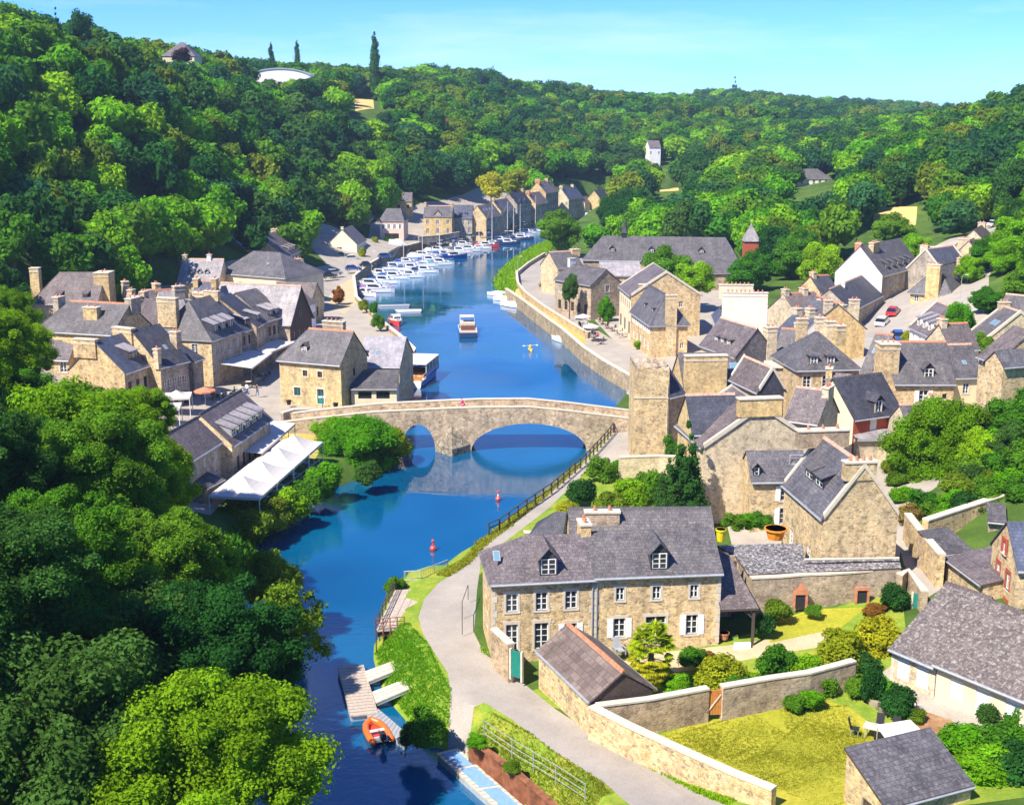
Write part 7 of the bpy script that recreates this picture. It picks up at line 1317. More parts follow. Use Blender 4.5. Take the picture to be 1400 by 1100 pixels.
def crown(name, mat, seed, nl=18, n=2600, size=.085, lob=(.26, .46), shape='broad', core=.76, shell=(.74, 1.14)):
    rng = np.random.default_rng(seed); C_ = []; Rr = []
    if shape == 'broad':
        while len(C_) < nl:
            p = rng.normal(size=3); p /= np.linalg.norm(p); r = rng.uniform(*lob); p = p*np.array([1-r, 1-r, .95-r])*rng.uniform(.55, 1.08)
            if p[2] < -.55: continue
            C_.append(p); Rr.append(r)
        C_.append(np.zeros(3)); Rr.append(.55)
    elif shape == 'column':
        for i in range(nl): f = i/(nl-1); C_.append([rng.normal()*.05, rng.normal()*.05, -1+2.1*f]); Rr.append(.30*math.sin(math.pi*(.12+.84*f))**.7*rng.uniform(.85, 1.15))
    elif shape == 'cone':
        for i in range(nl):
            f = i/(nl-1); rr_ = .62*(1-f)**.8+.05; m_ = max(1, int(6*(1-f))+1)
            for j in range(m_): a = 2*math.pi*(j/m_)+rng.uniform(0, 1); C_.append([rr_*.6*math.cos(a), rr_*.6*math.sin(a), -.85+1.9*f]); Rr.append(max(.09, rr_*.5)*rng.uniform(.85, 1.15))
    elif shape == 'willow':
        for i in range(nl):
            a = rng.uniform(0, 6.28); r = rng.uniform(0, .75); C_.append([r*math.cos(a), r*math.sin(a), .45-.5*r*r+rng.normal()*.1]); Rr.append(rng.uniform(.2, .34))
            C_.append([1.05*r*math.cos(a), 1.05*r*math.sin(a), -.1-.5*r+rng.normal()*.1]); Rr.append(rng.uniform(.16, .28))
    C_ = np.array(C_, float); Rr = np.array(Rr, float); v, q_, t = leaves(C_, Rr, n, size, rng, shell=shell, aspect=.6 if shape != 'willow' else .3)
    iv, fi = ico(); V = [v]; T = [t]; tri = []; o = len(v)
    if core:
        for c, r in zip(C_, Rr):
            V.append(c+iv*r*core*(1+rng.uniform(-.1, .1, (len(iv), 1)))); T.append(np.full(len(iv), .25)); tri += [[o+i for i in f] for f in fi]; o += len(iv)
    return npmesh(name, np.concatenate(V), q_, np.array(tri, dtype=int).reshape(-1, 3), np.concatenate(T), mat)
def trunk_mesh(seed=0, limbs=5, r=.07):
    rs = random.Random(seed); m = MB(); m.tube((0, 0, -1), (0, 0, -.45), r*1.2, r*.8, 'bark', 8); m.tube((0, 0, -.45), (rs.uniform(-.05, .05), 0, .12), r*.8, r*.3, 'bark', 6)
    for i in range(limbs):
        a = 6.28*i/limbs+rs.uniform(-.4, .4); z = rs.uniform(-.5, -.25); p1 = (.28*math.cos(a), .28*math.sin(a), z+.2); m.tube((0, 0, z), p1, r*.45, r*.28, 'bark', 5); m.tube(p1, (.5*math.cos(a+.2), .5*math.sin(a+.2), z+.3), r*.28, r*.1, 'bark', 4)
    return m.mesh('trunk')
TRK = [trunk_mesh(i) for i in range(3)]
def trunk_fix(tm_z):   # trunk meshes run from -1 (ground) to .45 around the crown centre
    return tm_z
def tree(name, label, cat, c, r, rz_, mesh, zg=None, group=None, trunk=True, H=None):
    "c crown centre (world), r horizontal radius, rz_ vertical radius"
    zg = gz(c[0], c[1]) if zg is None else zg
    t = thing(name, label, cat, (c[0], c[1], zg), RS.uniform(0, 6.28), group)
    cr = link('crown', mesh, t); cr.location = (0, 0, c[2]-zg); cr.scale = (r*RS.uniform(.88, 1.12), r*RS.uniform(.88, 1.12), rz_)
    if trunk:
        k = link('trunk', TRK[RS.randrange(3)], t); hh = max(c[2]-zg, .5); k.location = (0, 0, hh); k.scale = (r*.9, r*.9, hh)
    return t
def bush(label, px, py, z, r, mesh, h=None, cat='bush', name='bush', group=None):
    p = PT(px, py) if z is None else P(px, py, z)
    if z is not None and px > 1200: p.z = max(p.z, gz(p.x, p.y)-.1)
    o = link(name, mesh); h = h or r*.8; o.location = (p.x, p.y, p.z+h*.55); o.scale = (r, r, h); o.rotation_euler.z = RS.uniform(0, 6); tag(o, label, cat, group); return o
def ray(px, py, D):
    dx, dy = (px-700)/FX, -(py-550)/FX; t = D/(CP+dy*SP); return Vector((dx*t, D, HC+t*(-SP+dy*CP)))
# crown library for the hills
MK = ['leaf_mid', 'leaf_dark', 'leaf_bright', 'leaf_olive', 'leaf_blue']
LIB = {(k, s): crown('crown', k, 100+s*7+i, nl=16+s*3, n=2300, size=.085+.01*s) for i, k in enumerate(MK) for s in range(3)}
LIB['cone'] = crown('crown', 'leaf_blue', 5, nl=7, n=1800, size=.06, shape='cone', core=.7)
LIB['col'] = crown('crown', 'leaf_dark', 6, nl=12, n=1500, size=.05, shape='column', core=.8)
LIB['yellow'] = crown('crown', 'leaf_yellow', 8, n=2500, size=.08); LIB['orange'] = crown('crown', 'leaf_orange', 9, n=2500, size=.08); LIB['purple'] = crown('crown', 'leaf_purple', 10, n=2200, size=.08)
# near crowns
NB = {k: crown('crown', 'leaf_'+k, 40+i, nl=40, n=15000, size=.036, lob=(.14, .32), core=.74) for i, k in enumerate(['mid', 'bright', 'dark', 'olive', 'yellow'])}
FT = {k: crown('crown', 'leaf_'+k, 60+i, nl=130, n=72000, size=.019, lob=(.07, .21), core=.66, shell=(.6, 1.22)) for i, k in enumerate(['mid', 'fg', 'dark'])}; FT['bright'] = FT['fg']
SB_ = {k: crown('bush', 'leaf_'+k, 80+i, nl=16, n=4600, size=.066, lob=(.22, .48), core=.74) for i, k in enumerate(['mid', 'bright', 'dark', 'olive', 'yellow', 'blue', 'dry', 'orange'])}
WIL = crown('crown', 'leaf_bright', 95, nl=46, n=20000, size=.042, shape='willow', core=.75); SPARSE = crown('crown', 'leaf_olive', 96, nl=30, n=7000, size=.035, lob=(.12, .26), core=0, shell=(.3, 1.1))
CONE = crown('crown', 'leaf_dark', 97, nl=9, n=9000, size=.035, shape='cone', core=.75)
COLN = crown('crown', 'leaf_dark', 98, nl=10, n=3000, size=.05, shape='column', core=.85)
def T(label, px, py, D, r, mesh, rv_=None, name='broadleaf_tree', cat='tree', zg=None, group=None, trunk=True):
    c = ray(px, py, D); g0 = gz(c.x, c.y); c.z = max(c.z, g0+.8*(rv_ or r*.95)) if zg is None and (py < 480 or px > 700) else c.z; return tree(name, label, cat, c, r, rv_ or r*.95, mesh, zg, group, trunk)
FG_ = []
# --- left foreground
T('huge sunlit green tree filling the left edge in front of the village', 70, 662, 88, 8.8, FT['bright'])
T('bright green tree just left of the restaurant wing', 188, 672, 92, 4.8, FT['bright'])
T('olive green tree rising at the left edge beside the red ridged roof', -30, 490, 108, 5.4, FT['bright'])
T('bushy green tree below the blank sunlit gable', 150, 602, 104, 5.0, FT['bright'])
T('mid green tree at the lower left, half in shade', 60, 800, 74, 8.0, FT['mid'])
T('broad dark tree between the sunlit tree and the river', 192, 800, 76, 6.2, FT['mid'])
T('dark leaning tree on the river edge left of the overhanging branches', 300, 905, 60, 5.0, FT['dark'])
T('sparse overhanging tree with twisting branches reaching over the river', 378, 872, 64, 3.3, SPARSE, 4.4)
T('vivid light green tree at the bottom edge beside the river', 290, 1055, 50, 4.9, FT['fg'])
T('deep shaded tree in the bottom left corner', 60, 1010, 52, 7.0, FT['dark'])  # dark leaf colour carries the shade of this corner
T('shaded dark tree left of the vivid light green one', 165, 935, 60, 6.2, FT['dark'])  # its shade is painted by the dark leaves
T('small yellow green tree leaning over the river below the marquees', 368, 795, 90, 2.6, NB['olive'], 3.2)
for i, (x, y, z, r) in enumerate([(-46, 40, 31, 10), (-36, 18, 30, 9), (-60, 60, 36, 10)]):  # out of view, added to cast shade on the lower left
    tree('broadleaf_tree', 'unseen tall tree added on the near left slope whose shade falls over the river', 'tree', (x, y, z), r, r, FT['dark'], group='unseen shade trees on the near left slope')
lm = MB()
for a, b in (((0, 0, -1.0), (.25, .1, -.2)), ((.25, .1, -.2), (.7, 0, .15)), ((.25, .1, -.2), (.4, .2, .6)), ((.1, 0, -.6), (.65, -.3, -.25)), ((.65, -.3, -.25), (1.0, -.4, -.2)), ((.7, 0, .15), (1.0, .1, .3)), ((.4, .2, .6), (.5, .1, .95))): lm.tube(a, b, .035, .02, 'bark', 5)
for lb, a, b, r, k in (('brownish shrub on the river edge below the marquees', 348, 728, 2.4, 'olive'), ('yellow olive shrub on the river edge, second from the brownish one', 372, 714, 2.4, 'olive'), ('feathery yellow shrub beside the nearest marquee', 330, 708, 2.0, 'yellow'), ('round bright shrub under the terrace railing', 395, 702, 2.5, 'bright'), ('low green shrub between the round shrub and the big willow', 420, 682, 2.3, 'mid'), ('bright shrub leaning on the water next to the willow', 442, 668, 2.6, 'bright'), ('dark shrub at the waterline under the willow', 505, 655, 2.0, 'dark'), ('yellow green shrub touching the left bridge arch', 540, 614, 2.3, 'yellow')):
    bush(lb, a, b+6, 1.2, r, SB_[k], r*.95)
T('big willow like tree hanging over the river by the left bridge arch', 488, 615, 139, 5.4, WIL, 4.6, zg=2)
T('smaller willow branch mass beside the riverside lawn', 458, 600, 143, 3.4, WIL, 3.0, zg=2.2)
T('light green tree closing the leafy foreground below the white pavilions', 186, 574, 104, 3.3, FT['fg'])
T('leafy tree at the corner of the foreground beside the restaurant wing', 214, 642, 96, 3.0, FT['fg'])
# --- right bank, near
T('dark pointed yew rising behind the riverside house roof', 938, 655, 106, 3.3, CONE, 4.8, name='yew_tree', zg=3)
T('dark companion yew left of the taller pointed one', 915, 672, 105, 2.6, CONE, 3.6, name='yew_tree', zg=3)
T('large rounded walnut green tree above the sloping retaining wall', 1290, 622, 116, 5.6, FT['bright'], 6.2, zg=6)
T('lighter leafy tree right of the large rounded one', 1366, 652, 112, 4.6, FT['mid'], 4.2, zg=6)
T('small tree shading the small gabled foot of the red fronted canopy', 1238, 640, 119, 2.4, NB['olive'], 2.6, zg=5.5)
for lb, a, b, z, r, k, h in (('round clipped shrub at the towpath edge, leftmost of the shrubs', 822, 655, 2.9, 1.9, 'mid', 1.9), ('dark laurel shrub behind the triangular black shed', 796, 688, 2.8, 1.9, 'dark', 1.9), ('olive shrub beside the dark laurel', 832, 698, 2.9, 1.9, 'olive', 1.6), ('pale green shrub under the tower wall', 862, 690, 3, 2.2, 'bright', 2.0), ('bright shrub left of the yews', 885, 684, 3, 2.2, 'mid', 2.4), ('low yellow shrub above the triangular black shed', 776, 705, 2.8, 1.4, 'yellow', 1.0), ('tall leafy shrub right beside the stone tower foot', 920, 632, 3.3, 1.5, 'mid', 2.2), ('shrub growing in the dark gap right of the tower', 928, 612, 3.4, 1.3, 'bright', 1.9), ('small green shrub at the quay end before the tower', 848, 645, 2.8, 1.2, 'bright', 1.1),
  ('low hedge in front of the white shuttered house, left part', 1003, 722, 6.6, 1.2, 'mid', 1.0), ('low hedge in front of the white shuttered house, middle part', 1022, 720, 6.6, 1.2, 'bright', .9), ('low hedge in front of the white shuttered house, right part', 1042, 719, 6.6, 1.2, 'mid', .9),
  ('round dark bush in the corner of the terrace wall', 1222, 836, 3.8, 1.35, 'dark', 1.6), ('variegated bush against the left end of the terrace wall', 1063, 843, 3.7, 1.25, 'olive', 1.1), ('small bush right of the left brick niche', 1112, 840, 3.7, .8, 'mid', .6), ('dark green bush beside the open shelter', 1045, 868, 3.3, 1.0, 'dark', 1.3), ('reddish low shrub between lawn and terrace wall', 1195, 840, 3.7, 1.3, 'orange', .6),
  ('big yellow shrub spreading over the upper garden, left half', 1145, 905, 3.3, 2.2, 'yellow', 1.7), ('big yellow shrub spreading over the upper garden, right half', 1195, 890, 3.4, 2.2, 'yellow', 1.8), ('dark shadowed shrub under the big yellow one', 1178, 915, 3.2, 1.4, 'dark', .9),
  ('tall green rose bush in the middle of the upper garden', 1062, 922, 3.1, 1.6, 'mid', 1.7), ('light shrub right of the rose bush', 1098, 925, 3.1, 1.5, 'bright', 1.2), ('large yellow green shrub above the orange gate', 985, 935, 3.0, 1.9, 'yellow', 1.4), ('dark green shrub at the foot of the yellow green one', 1005, 940, 3.0, 1.3, 'mid', 1.0), ('small green shrub beside the palm', 945, 908, 3.0, 1.2, 'mid', 1.0), ('pinkish flowering shrub behind the yellow green one', 962, 905, 3.0, .9, 'orange', .7), ('green shrub against the shed side of the garden wall', 925, 945, 3.0, 1.2, 'bright', .8), ('climbing shrub spilling over the garden wall top', 1125, 945, 3.0, 1.2, 'mid', 1.2),
  ('weedy shrub at the lawn side of the wall, left of the pair', 1085, 968, 3.0, .9, 'mid', .7), ('brighter weedy shrub at the lawn side of the wall', 1108, 965, 3.0, 1.1, 'bright', .8), ('tall dark conifer shrub in the rockery', 1192, 958, 3.1, 1.0, 'dark', 1.7), ('dense dark rounded evergreen in the rockery', 1228, 978, 3.1, 1.35, 'dark', 1.5), ('light green shrub between the rockery evergreens', 1208, 955, 3.1, 1.1, 'bright', 1.1), ('pale shrub left of the rockery conifer', 1172, 948, 3.1, 1.1, 'mid', .9), ('small olive shrub at the foot of the rockery', 1250, 985, 3.1, .8, 'olive', .7),
  ('round dark bush by the bungalow shutters', 1354, 990, 3.2, 1.05, 'dark', 1.0), ('leafy bush near the right edge of the bungalow terrace', 1390, 998, 3.2, 1.2, 'mid', 1.2), ('spreading light green bush right of the slate shed', 1322, 1040, 3.0, 2.2, 'bright', 1.3), ('large mixed bush at the right bottom edge', 1372, 1050, 3.0, 2.3, 'mid', 1.4), ('yellow green bush by the bottom right corner', 1345, 1085, 3.0, 2.2, 'bright', 1.3), ('dark bush in the bottom right corner', 1392, 1090, 3.0, 2.2, 'dark', 1.4),
  ('ragged bush overhanging the river below the gangways', 583, 1012, 1.5, 1.6, 'mid', 1.5), ('darker bush at the foot of the slipway bank', 566, 1018, .8, 1.2, 'dark', 1.1), ('leafy bush sprouting through the timber deck rails', 540, 808, 1.6, 1.1, 'mid', 1.0), ('weedy clump at the top of the sheet piling', 652, 1018, 2.0, .8, 'bright', .5), ('weedy clump over the middle of the sheet piling', 700, 1052, 2.0, .7, 'olive', .4),
  ('first of the shrubs lining the top of the retaining wall', 1275, 712, 5.9, 1.4, 'mid', 1.0), ('second of the shrubs lining the top of the retaining wall', 1300, 705, 6.2, 1.6, 'bright', 1.2), ('small olive shrub between wall top and the lighter leafy tree', 1350, 692, 6.6, 1.5, 'olive', 1.2), ('dense shrub where the retaining wall meets the right edge', 1385, 688, 7, 2.0, 'mid', 1.5), ('yellowish shrub high on the slope at the right edge', 1392, 660, 8, 2.0, 'yellow', 1.5), ('leafy shrub spreading under the lighter leafy tree', 1368, 672, 7.4, 2.2, 'mid', 1.7), ('low shrub at the left foot of the walnut green tree', 1232, 690, 5.4, 1.5, 'bright', 1.1), ('green shrub in the yard behind the chimney gable house', 1225, 665, 5.2, 1.3, 'olive', 1.2),
  ('shrub on the slope, just behind the retaining wall top, left of centre', 1290, 728, 5.8, 1.5, 'bright', 1.3), ('thick dark shrub behind the middle of the retaining wall', 1318, 720, 6, 1.7, 'dark', 1.5), ('leafy shrub behind the right part of the retaining wall', 1345, 712, 6.2, 1.7, 'mid', 1.5), ('light shrub near the tiny tool shed', 1372, 706, 6.6, 1.7, 'bright', 1.5), ('tangled shrub between tool shed and red trimmed house', 1385, 725, 6, 1.6, 'mid', 1.2), ('broad shrub halfway up the slope at the right edge', 1400, 676, 8, 2.4, 'mid', 2.0),
  ('garden shrub in the yard left of the red fronted house', 1118, 600, None, 1.2, 'mid', 1.1), ('small tree between the hipped house and the little low house', 1215, 612, None, 1.7, 'mid', 1.9), ('yard shrub behind the chimney tower house', 1345, 480, None, 1.8, 'mid', 1.8),
  ('lowest of the shrubs scattered over the slope right of the walnut green tree', 1330, 670, 7, 2.4, 'mid', 2.0), ('middle shrub on the slope right of the walnut green tree', 1352, 640, 8, 2.6, 'bright', 2.4), ('highest shrub on the slope right of the walnut green tree', 1378, 618, 9, 2.8, 'mid', 2.6), ('dark shrub at the foot of the right edge stone wall', 1355, 612, 9, 2.0, 'dark', 1.8), ('olive shrub on the slope by the right edge', 1396, 640, 9, 2.6, 'olive', 2.2), ('shrub between walnut green tree and the retaining wall', 1310, 690, 6.5, 2.0, 'olive', 1.6),
  ('dry yellow shrub on the slope left of the walnut green tree', 1243, 716, 5.4, 1.6, 'dry', 1.1), ('green shrub on the slope under the walnut green tree', 1262, 702, 5.6, 1.7, 'mid', 1.2), ('shrub at the right end above the retaining wall', 1330, 690, 6, 1.9, 'dark', 1.3), ('hanging shrub inside the lean-to yard', 1322, 806, 4.7, 1.0, 'mid', 1.1),
  ('yellow bush at the bottom of the sloping street', 1242, 468, None, 1.3, 'yellow', 1.3), ('yellow flowering bush at the right edge above the skylit gable', 1392, 434, None, 2.0, 'yellow', 1.6),
  ('potted red leaved shrub on the left quay', 463, 412, 2.8, 1.9, 'orange', 2.3), ('left of two potted palms on the quay', 497, 423, 2.8, 1.3, 'olive', 1.6), ('right of two potted palms on the quay', 511, 428, 2.8, 1.2, 'mid', 1.7), ('dense potted shrub nearest the pale roofed building', 517, 448, 2.8, 1.5, 'mid', 2.0),
  ('yellow poplar sapling at the quay road bend', 752, 384, 2.6, 1.6, 'yellow', 3.0), ('dry ornamental grass below the sapling', 745, 392, 2.6, 1.6, 'dry', .9), ('small climbing tree on the square stone house gable', 828, 436, 2.8, 1.9, 'bright', 3.2), ('potted shrub at the quay front of the chimney breast house', 872, 475, 2.8, .9, 'bright', .9), ('hedge in front of the pink house', 532, 331, 3, 2.4, 'dark', 1.3), ('yellow shrub beside the cream cottage', 512, 338, 3, 1.6, 'yellow', 2.2), ('orange tinged shrub in the cream cottage garden', 496, 352, 3, 1.4, 'yellow', 2.0), ('hedge beside the cream cottage wall', 462, 352, 3.2, 2.2, 'mid', 1.0)):
    bush(lb, a, b, z, r, SB_[k], h)
T('tall dark hedge tree beside the square stone house on the quay', 779, 394, 234, 1.9, NB['dark'], 3.3, zg=2.6)
T('round crowned quay tree standing before the far harbour', 766, 313, 345, 7.8, NB['mid'], 6.2, zg=2.6)
T('dense dark tree behind the left end of the long hall', 856, 288, 395, 7.6, NB['dark'], 8, zg=3)
T('second dense dark tree left of the first behind the hall', 838, 292, 410, 6.5, NB['dark'], 7, zg=3)
T('rounded tree standing between the long hall and the brown gabled house', 908, 366, 243, 6.0, NB['mid'], 5.2, zg=3)
T('bright tree right of the rounded one behind the brown gabled house', 950, 382, 238, 4.6, NB['bright'], 4.0, zg=3)
T('dark rounded tree right below the red turret', 1026, 372, 262, 5.6, NB['mid'], 5.2, zg=4)
T('tree above the broken cream wall right of the red turret', 1062, 352, 285, 7.0, NB['dark'], 6.8)
T('light green tree left of the tall white gable', 1118, 378, 262, 5.2, NB['bright'], 5.6)
T('dark green tree between the light green one and the turret', 1090, 372, 275, 6.2, NB['mid'], 7)
T('round green tree standing over the upper street', 1316, 298, 305, 5.6, NB['mid'], 5.6)
T('tall dark tree at the right edge beside the uphill terrace', 1395, 330, 262, 8.0, NB['dark'], 10)
T('bright tree at the right edge beneath the tall dark one', 1392, 392, 215, 5.4, NB['bright'], 5)
T('leafy tree filling the slope at the right edge above the retaining wall', 1392, 655, 110, 3.8, NB['mid'], 3.6)
T('bright small tree over the middle of the retaining wall', 1335, 690, 108, 2.6, NB['bright'], 2.6)
T('dark small tree beside the tiny tool shed', 1366, 690, 107, 2.3, NB['dark'], 2.6)
T('green tree on the hillside right of the uphill terrace', 1398, 352, 250, 6.0, NB['mid'], 5.6)
T('large tree over the parked cars at the top of the uphill street', 1396, 300, 300, 7.0, NB['dark'], 7)
T('first green tree lining the garden below the uphill street', 1345, 402, 222, 4.0, NB['mid'], 3.8)
T('second green tree lining the garden below the uphill street', 1368, 412, 212, 4.2, NB['bright'], 3.8)
T('smaller round tree in the garden right of the dormered street house', 1345, 430, 196, 2.8, NB['mid'], 2.6)
T('dark tree at the far left edge beside the rear village house', 2, 395, 182, 5.6, NB['dark'], 5.4)
T('bright tree at the far left edge below the rear village house', 8, 440, 140, 4.4, FT['bright'], 4.4)
T('leafy tree at the left edge beside the small gabled cottage', 22, 482, 126, 4.2, FT['bright'], 4.0)
T('green tree at the right edge under the uphill street', 1402, 440, 190, 5.0, NB['mid'], 4.6)
T('dark tree between the uphill terrace and the right edge', 1388, 372, 240, 5.2, NB['dark'], 5.6)
T('leafy tree in front of the white dormer street house', 1308, 440, 176, 2.9, NB['bright'], 3.4)
T('green tree right of the massive chimney house', 1322, 408, 218, 2.8, NB['bright'], 3.0)
T('tree behind the white gable house against the field', 1222, 326, 300, 5.6, NB['mid'], 5)
T('bright tree beside the upper balustrade', 1248, 352, 262, 4.4, NB['bright'], 4.4)
# palm
def palm():
    p = P(889, 938, 3.0); t = thing('palm_tree', 'bushy palm with yellow lower fronds in front of the riverside house', 'palm', (p.x, p.y, 3.0)); m = MB(); m.tube((0, 0, -.2), (0, 0, 2.4), .26, .2, 'bark', 10); m.build('trunk', t); rs = random.Random(9)
    for nm, z0, k, mt in (('fronds', 3.1, 80, 'leaf_palm'), ('dry_fronds', 1.8, 90, 'leaf_yellow')):
        V = []; Q = []; Tt = []
        for i in range(k):
            a = rs.uniform(0, 6.28); el = rs.uniform(-.2, 1.2) if nm == 'fronds' else rs.uniform(-.9, .25); L = rs.uniform(.8, 1.15); base = np.array([0, 0, z0+rs.uniform(-.4, .4)])
            d = np.array([math.cos(a)*math.cos(el), math.sin(a)*math.cos(el), math.sin(el)]); tip = base+d*L
            sd = np.cross(d, [0, 0, 1.0]); sd /= np.linalg.norm(sd)
            for j in range(11):      # fan leaflets
                f = (j-5)/5; dd = d*math.cos(f*1.1)+sd*math.sin(f*1.1); e = tip+dd*.62+np.array([0, 0, -.16-.1*abs(f)]); w_ = np.cross(dd, [0, 0, 1.0])*.085; o = len(V); V += [tip-w_*.4, (tip+e)/2-w_+[0, 0, .05], e, (tip+e)/2+w_+[0, 0, .05]]; Q.append([o, o+1, o+2, o+3]); Tt += [rs.random()]*4
            o = len(V); w_ = sd*.02; V += [base-w_, tip-w_, tip+w_, base+w_]; Q.append([o, o+1, o+2, o+3]); Tt += [.5]*4
        link(nm, npmesh(nm, np.array(V), np.array(Q), np.zeros((0, 3), int), np.array(Tt), mt), t)
palm()
# --- special hill trees
def hill(label, px, py, D, r, rv_, key, name='broadleaf_tree', group=None):
    c = ray(px, py, D); g_ = gz(c.x, c.y); return tree(name, label, 'tree', (c.x, c.y, c.z), r, rv_, LIB[key], min(g_, c.z-rv_*.6), group)
hill('rust orange tree in the middle of the wooded slope', 610, 180, 560, 7.5, 6.5, 'orange')
hill('tall poplar spiking above the skyline left of centre', 512, 92, 640, 9, 15, 'col', 'poplar_tree')
hill('left of two thin cypresses on the skyline by the arched hall', 371, 80, 612, 5, 6.5, 'col', 'cypress_tree'); hill('right of two thin cypresses on the skyline by the arched hall', 406, 77, 612, 5, 6.5, 'col', 'cypress_tree')
hill('dark purple tree beside the violet roofed villa', 248, 78, 432, 4.5, 4, 'purple'); hill('dark purple tree on the far right skyline', 1214, 166, 1150, 9, 9, 'purple')
hill('tall umbrella shaped conifer on the upper left skyline', 112, 40, 330, 4.0, 5.5, (MK[4], 0), 'conifer_tree'); hill('small pointed conifer left of the umbrella shaped one', 78, 38, 330, 2.6, 4.5, 'cone', 'conifer_tree')
hill('pointed conifer on the distant right skyline', 1004, 126, 1150, 7, 12, 'cone', 'conifer_tree'); hill('small pointed conifer on the skyline right of centre', 674, 108, 900, 5, 8, 'cone', 'conifer_tree')
hill('bright yellow tree above the harbour warehouses, left one', 672, 255, 468, 7.5, 6.5, 'yellow'); hill('bright yellow tree above the harbour warehouses, right one', 703, 248, 490, 7.5, 6, 'yellow')
hill('yellow tree on the left slope behind the red ridged roof', 15, 330, 215, 4.5, 4.5, 'yellow'); hill('golden tree on the upper left slope near the left edge', 8, 152, 265, 4, 4, 'yellow'); hill('golden tree halfway up the left slope below the villa', 240, 128, 380, 4.5, 4, 'yellow'); hill('orange flecked tree on the slope left of the arched hall', 292, 155, 400, 4, 3.5, 'orange')
# --- wooded slopes
# more foreground crowns filling the slope under the bridge view, their tops kept below the foliage line
FL = [(-60, 400), (0, 425), (45, 470), (64, 492), (102, 508), (178, 525), (216, 536), (229, 570), (240, 612), (262, 660), (300, 715), (345, 780), (330, 860), (300, 900)]
k_ = 0
for i in range(400):
    y = RS.uniform(52, 128); x = RS.uniform(-.52*y-14, -.2*y-6); r = RS.uniform(3.6, 5.6); zg = gz(x, y); zc = zg+r*RS.uniform(1.2, 1.7)
    d = y*CP+(HC-zc)*SP; px_ = 700+FX*x/d; top_ = 550-FX*((zc+r-HC)*CP+y*SP)/d; s_ = FX/d
    if px_ < -140 or px_+r*s_ > 345 or top_ > 1150: continue
    if rdist([x], [y])[0][0] < r*.6 or inpoly(x, y, rv.tolist()): continue
    lim = max(np.interp(px_+dx_*r*s_, [a for a, _ in FL], [b for _, b in FL]) for dx_ in (-.8, 0, .8))
    if top_ < lim or any(math.hypot(x-a, y-b) < 6.0 for a, b in FG_): continue
    FG_.append((x, y)); k_ += 1
    q5 = RS.choice(['mid', 'bright', 'mid', 'dark']) if top_ < 800 else RS.choice(['dark', 'mid', 'dark'])  # lower trees take darker leaves: their shade is put into the colour
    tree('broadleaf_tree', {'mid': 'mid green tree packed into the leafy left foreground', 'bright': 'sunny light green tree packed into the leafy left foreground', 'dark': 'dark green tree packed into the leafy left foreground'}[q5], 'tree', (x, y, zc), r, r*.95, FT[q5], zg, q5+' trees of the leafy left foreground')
print('foreground trees', k_)
HOUSES = [(o.location.x, o.location.y) for o in S.objects if o.type == 'EMPTY' and o.get('category') in ('house', 'hall', 'shed', 'building', 'turret', 'restaurant', 'porch')]
HX = np.array(HOUSES); ZP = [z for _, _, z in Z_ if True]
WIN = [(482, 130, 514, 152, 640), (1190, 282, 1256, 312, 330), (1086, 240, 1134, 262, 466), (220, 60, 262, 80, 440), (346, 80, 434, 104, 600), (884, 196, 900, 214, 640), (1336, 280, 1382, 330, 300), (515, 280, 640, 345, 385), (640, 275, 720, 330, 405), (700, 255, 745, 320, 450), (745, 258, 830, 300, 495), (365, 308, 440, 350, 285), (440, 300, 520, 350, 335), (240, 340, 430, 390, 234), (1020, 300, 1034, 345, 300), (1140, 330, 1245, 410, 224), (1268, 330, 1345, 380, 232), (905, 246, 925, 262, 500), (798, 318, 1015, 360, 276), (30, 360, 160, 420, 188), (170, 385, 260, 420, 185), (735, 285, 800, 345, 330)]
def toPX(x, y, z):
    d = y*CP+(HC-z)*SP; v = (z-HC)*CP+y*SP; return 700+FX*x/d, 550-FX*v/d, FX/d
cand = []
y = 188.0
while y < 2400:
    sp = min(8.0+max(0, y-300)*.005, 11.5); x = -(y*.46+24); lim = y*.46+24
    while x < lim:
        X = x+RS.uniform(-.38, .38)*sp; Y = y+RS.uniform(-.38, .38)*sp; x += sp; r = min(RS.uniform(.5, .9)*sp*(1.18 if RS.random() < .12 else 1), 8.6)
        cand.append((X, Y, r))
    y += sp*(.95 if y < 700 else 1.15)
X = np.array([c[0] for c in cand]); Y = np.array([c[1] for c in cand]); Rr_ = np.array([c[2] for c in cand]); Zg = land(X, Y); rd, _ = rdist(X, Y); ok = (rd > 6) & ~inpoly_np(X, Y, rv.tolist())
for nm, mt, z in Z_:
    ok &= ~inpoly_np(X, Y, z)
hd = np.min(np.hypot(X[:, None]-HX[None, :, 0], Y[:, None]-HX[None, :, 1]), 1); ok &= hd > 7.8
ok &= ~((X > 0) & (Y < 285) & (X < 84)); ok &= ~((X > 0) & (Y < 205)); ok &= ~((X < -10) & (Y < 196) & (X > -70))
keep = []
for i in np.nonzero(ok)[0]:
    r = Rr_[i]; rv_ = min(r*RS.uniform(.9, 1.25), 7.5); zc = Zg[i]+rv_*RS.uniform(.9, 1.2)
    px_, py_, s_ = toPX(X[i], Y[i], zc)
    if px_ < -80 or px_ > 1480 or py_ > 520: continue
    bad = False
    for a, b, c_, d_, Dm in WIN:
        if Y[i] < Dm and px_+r*s_*.8 > a and px_-r*s_*.8 < c_ and py_-rv_*s_ < d_ and py_+rv_*s_ > b and (py_-rv_*s_*.9 < d_): bad = True; break
    if not bad: keep.append((s_*r, X[i], Y[i], zc, r, rv_, Zg[i]))
keep.sort(key=lambda k_: -k_[0])
kinds = [(m_, s_) for m_ in MK for s_ in range(3)]; wts = [5, 5, 4, 6, 5, 5, 3, 3, 2, 3, 3, 2, 3, 3, 2]
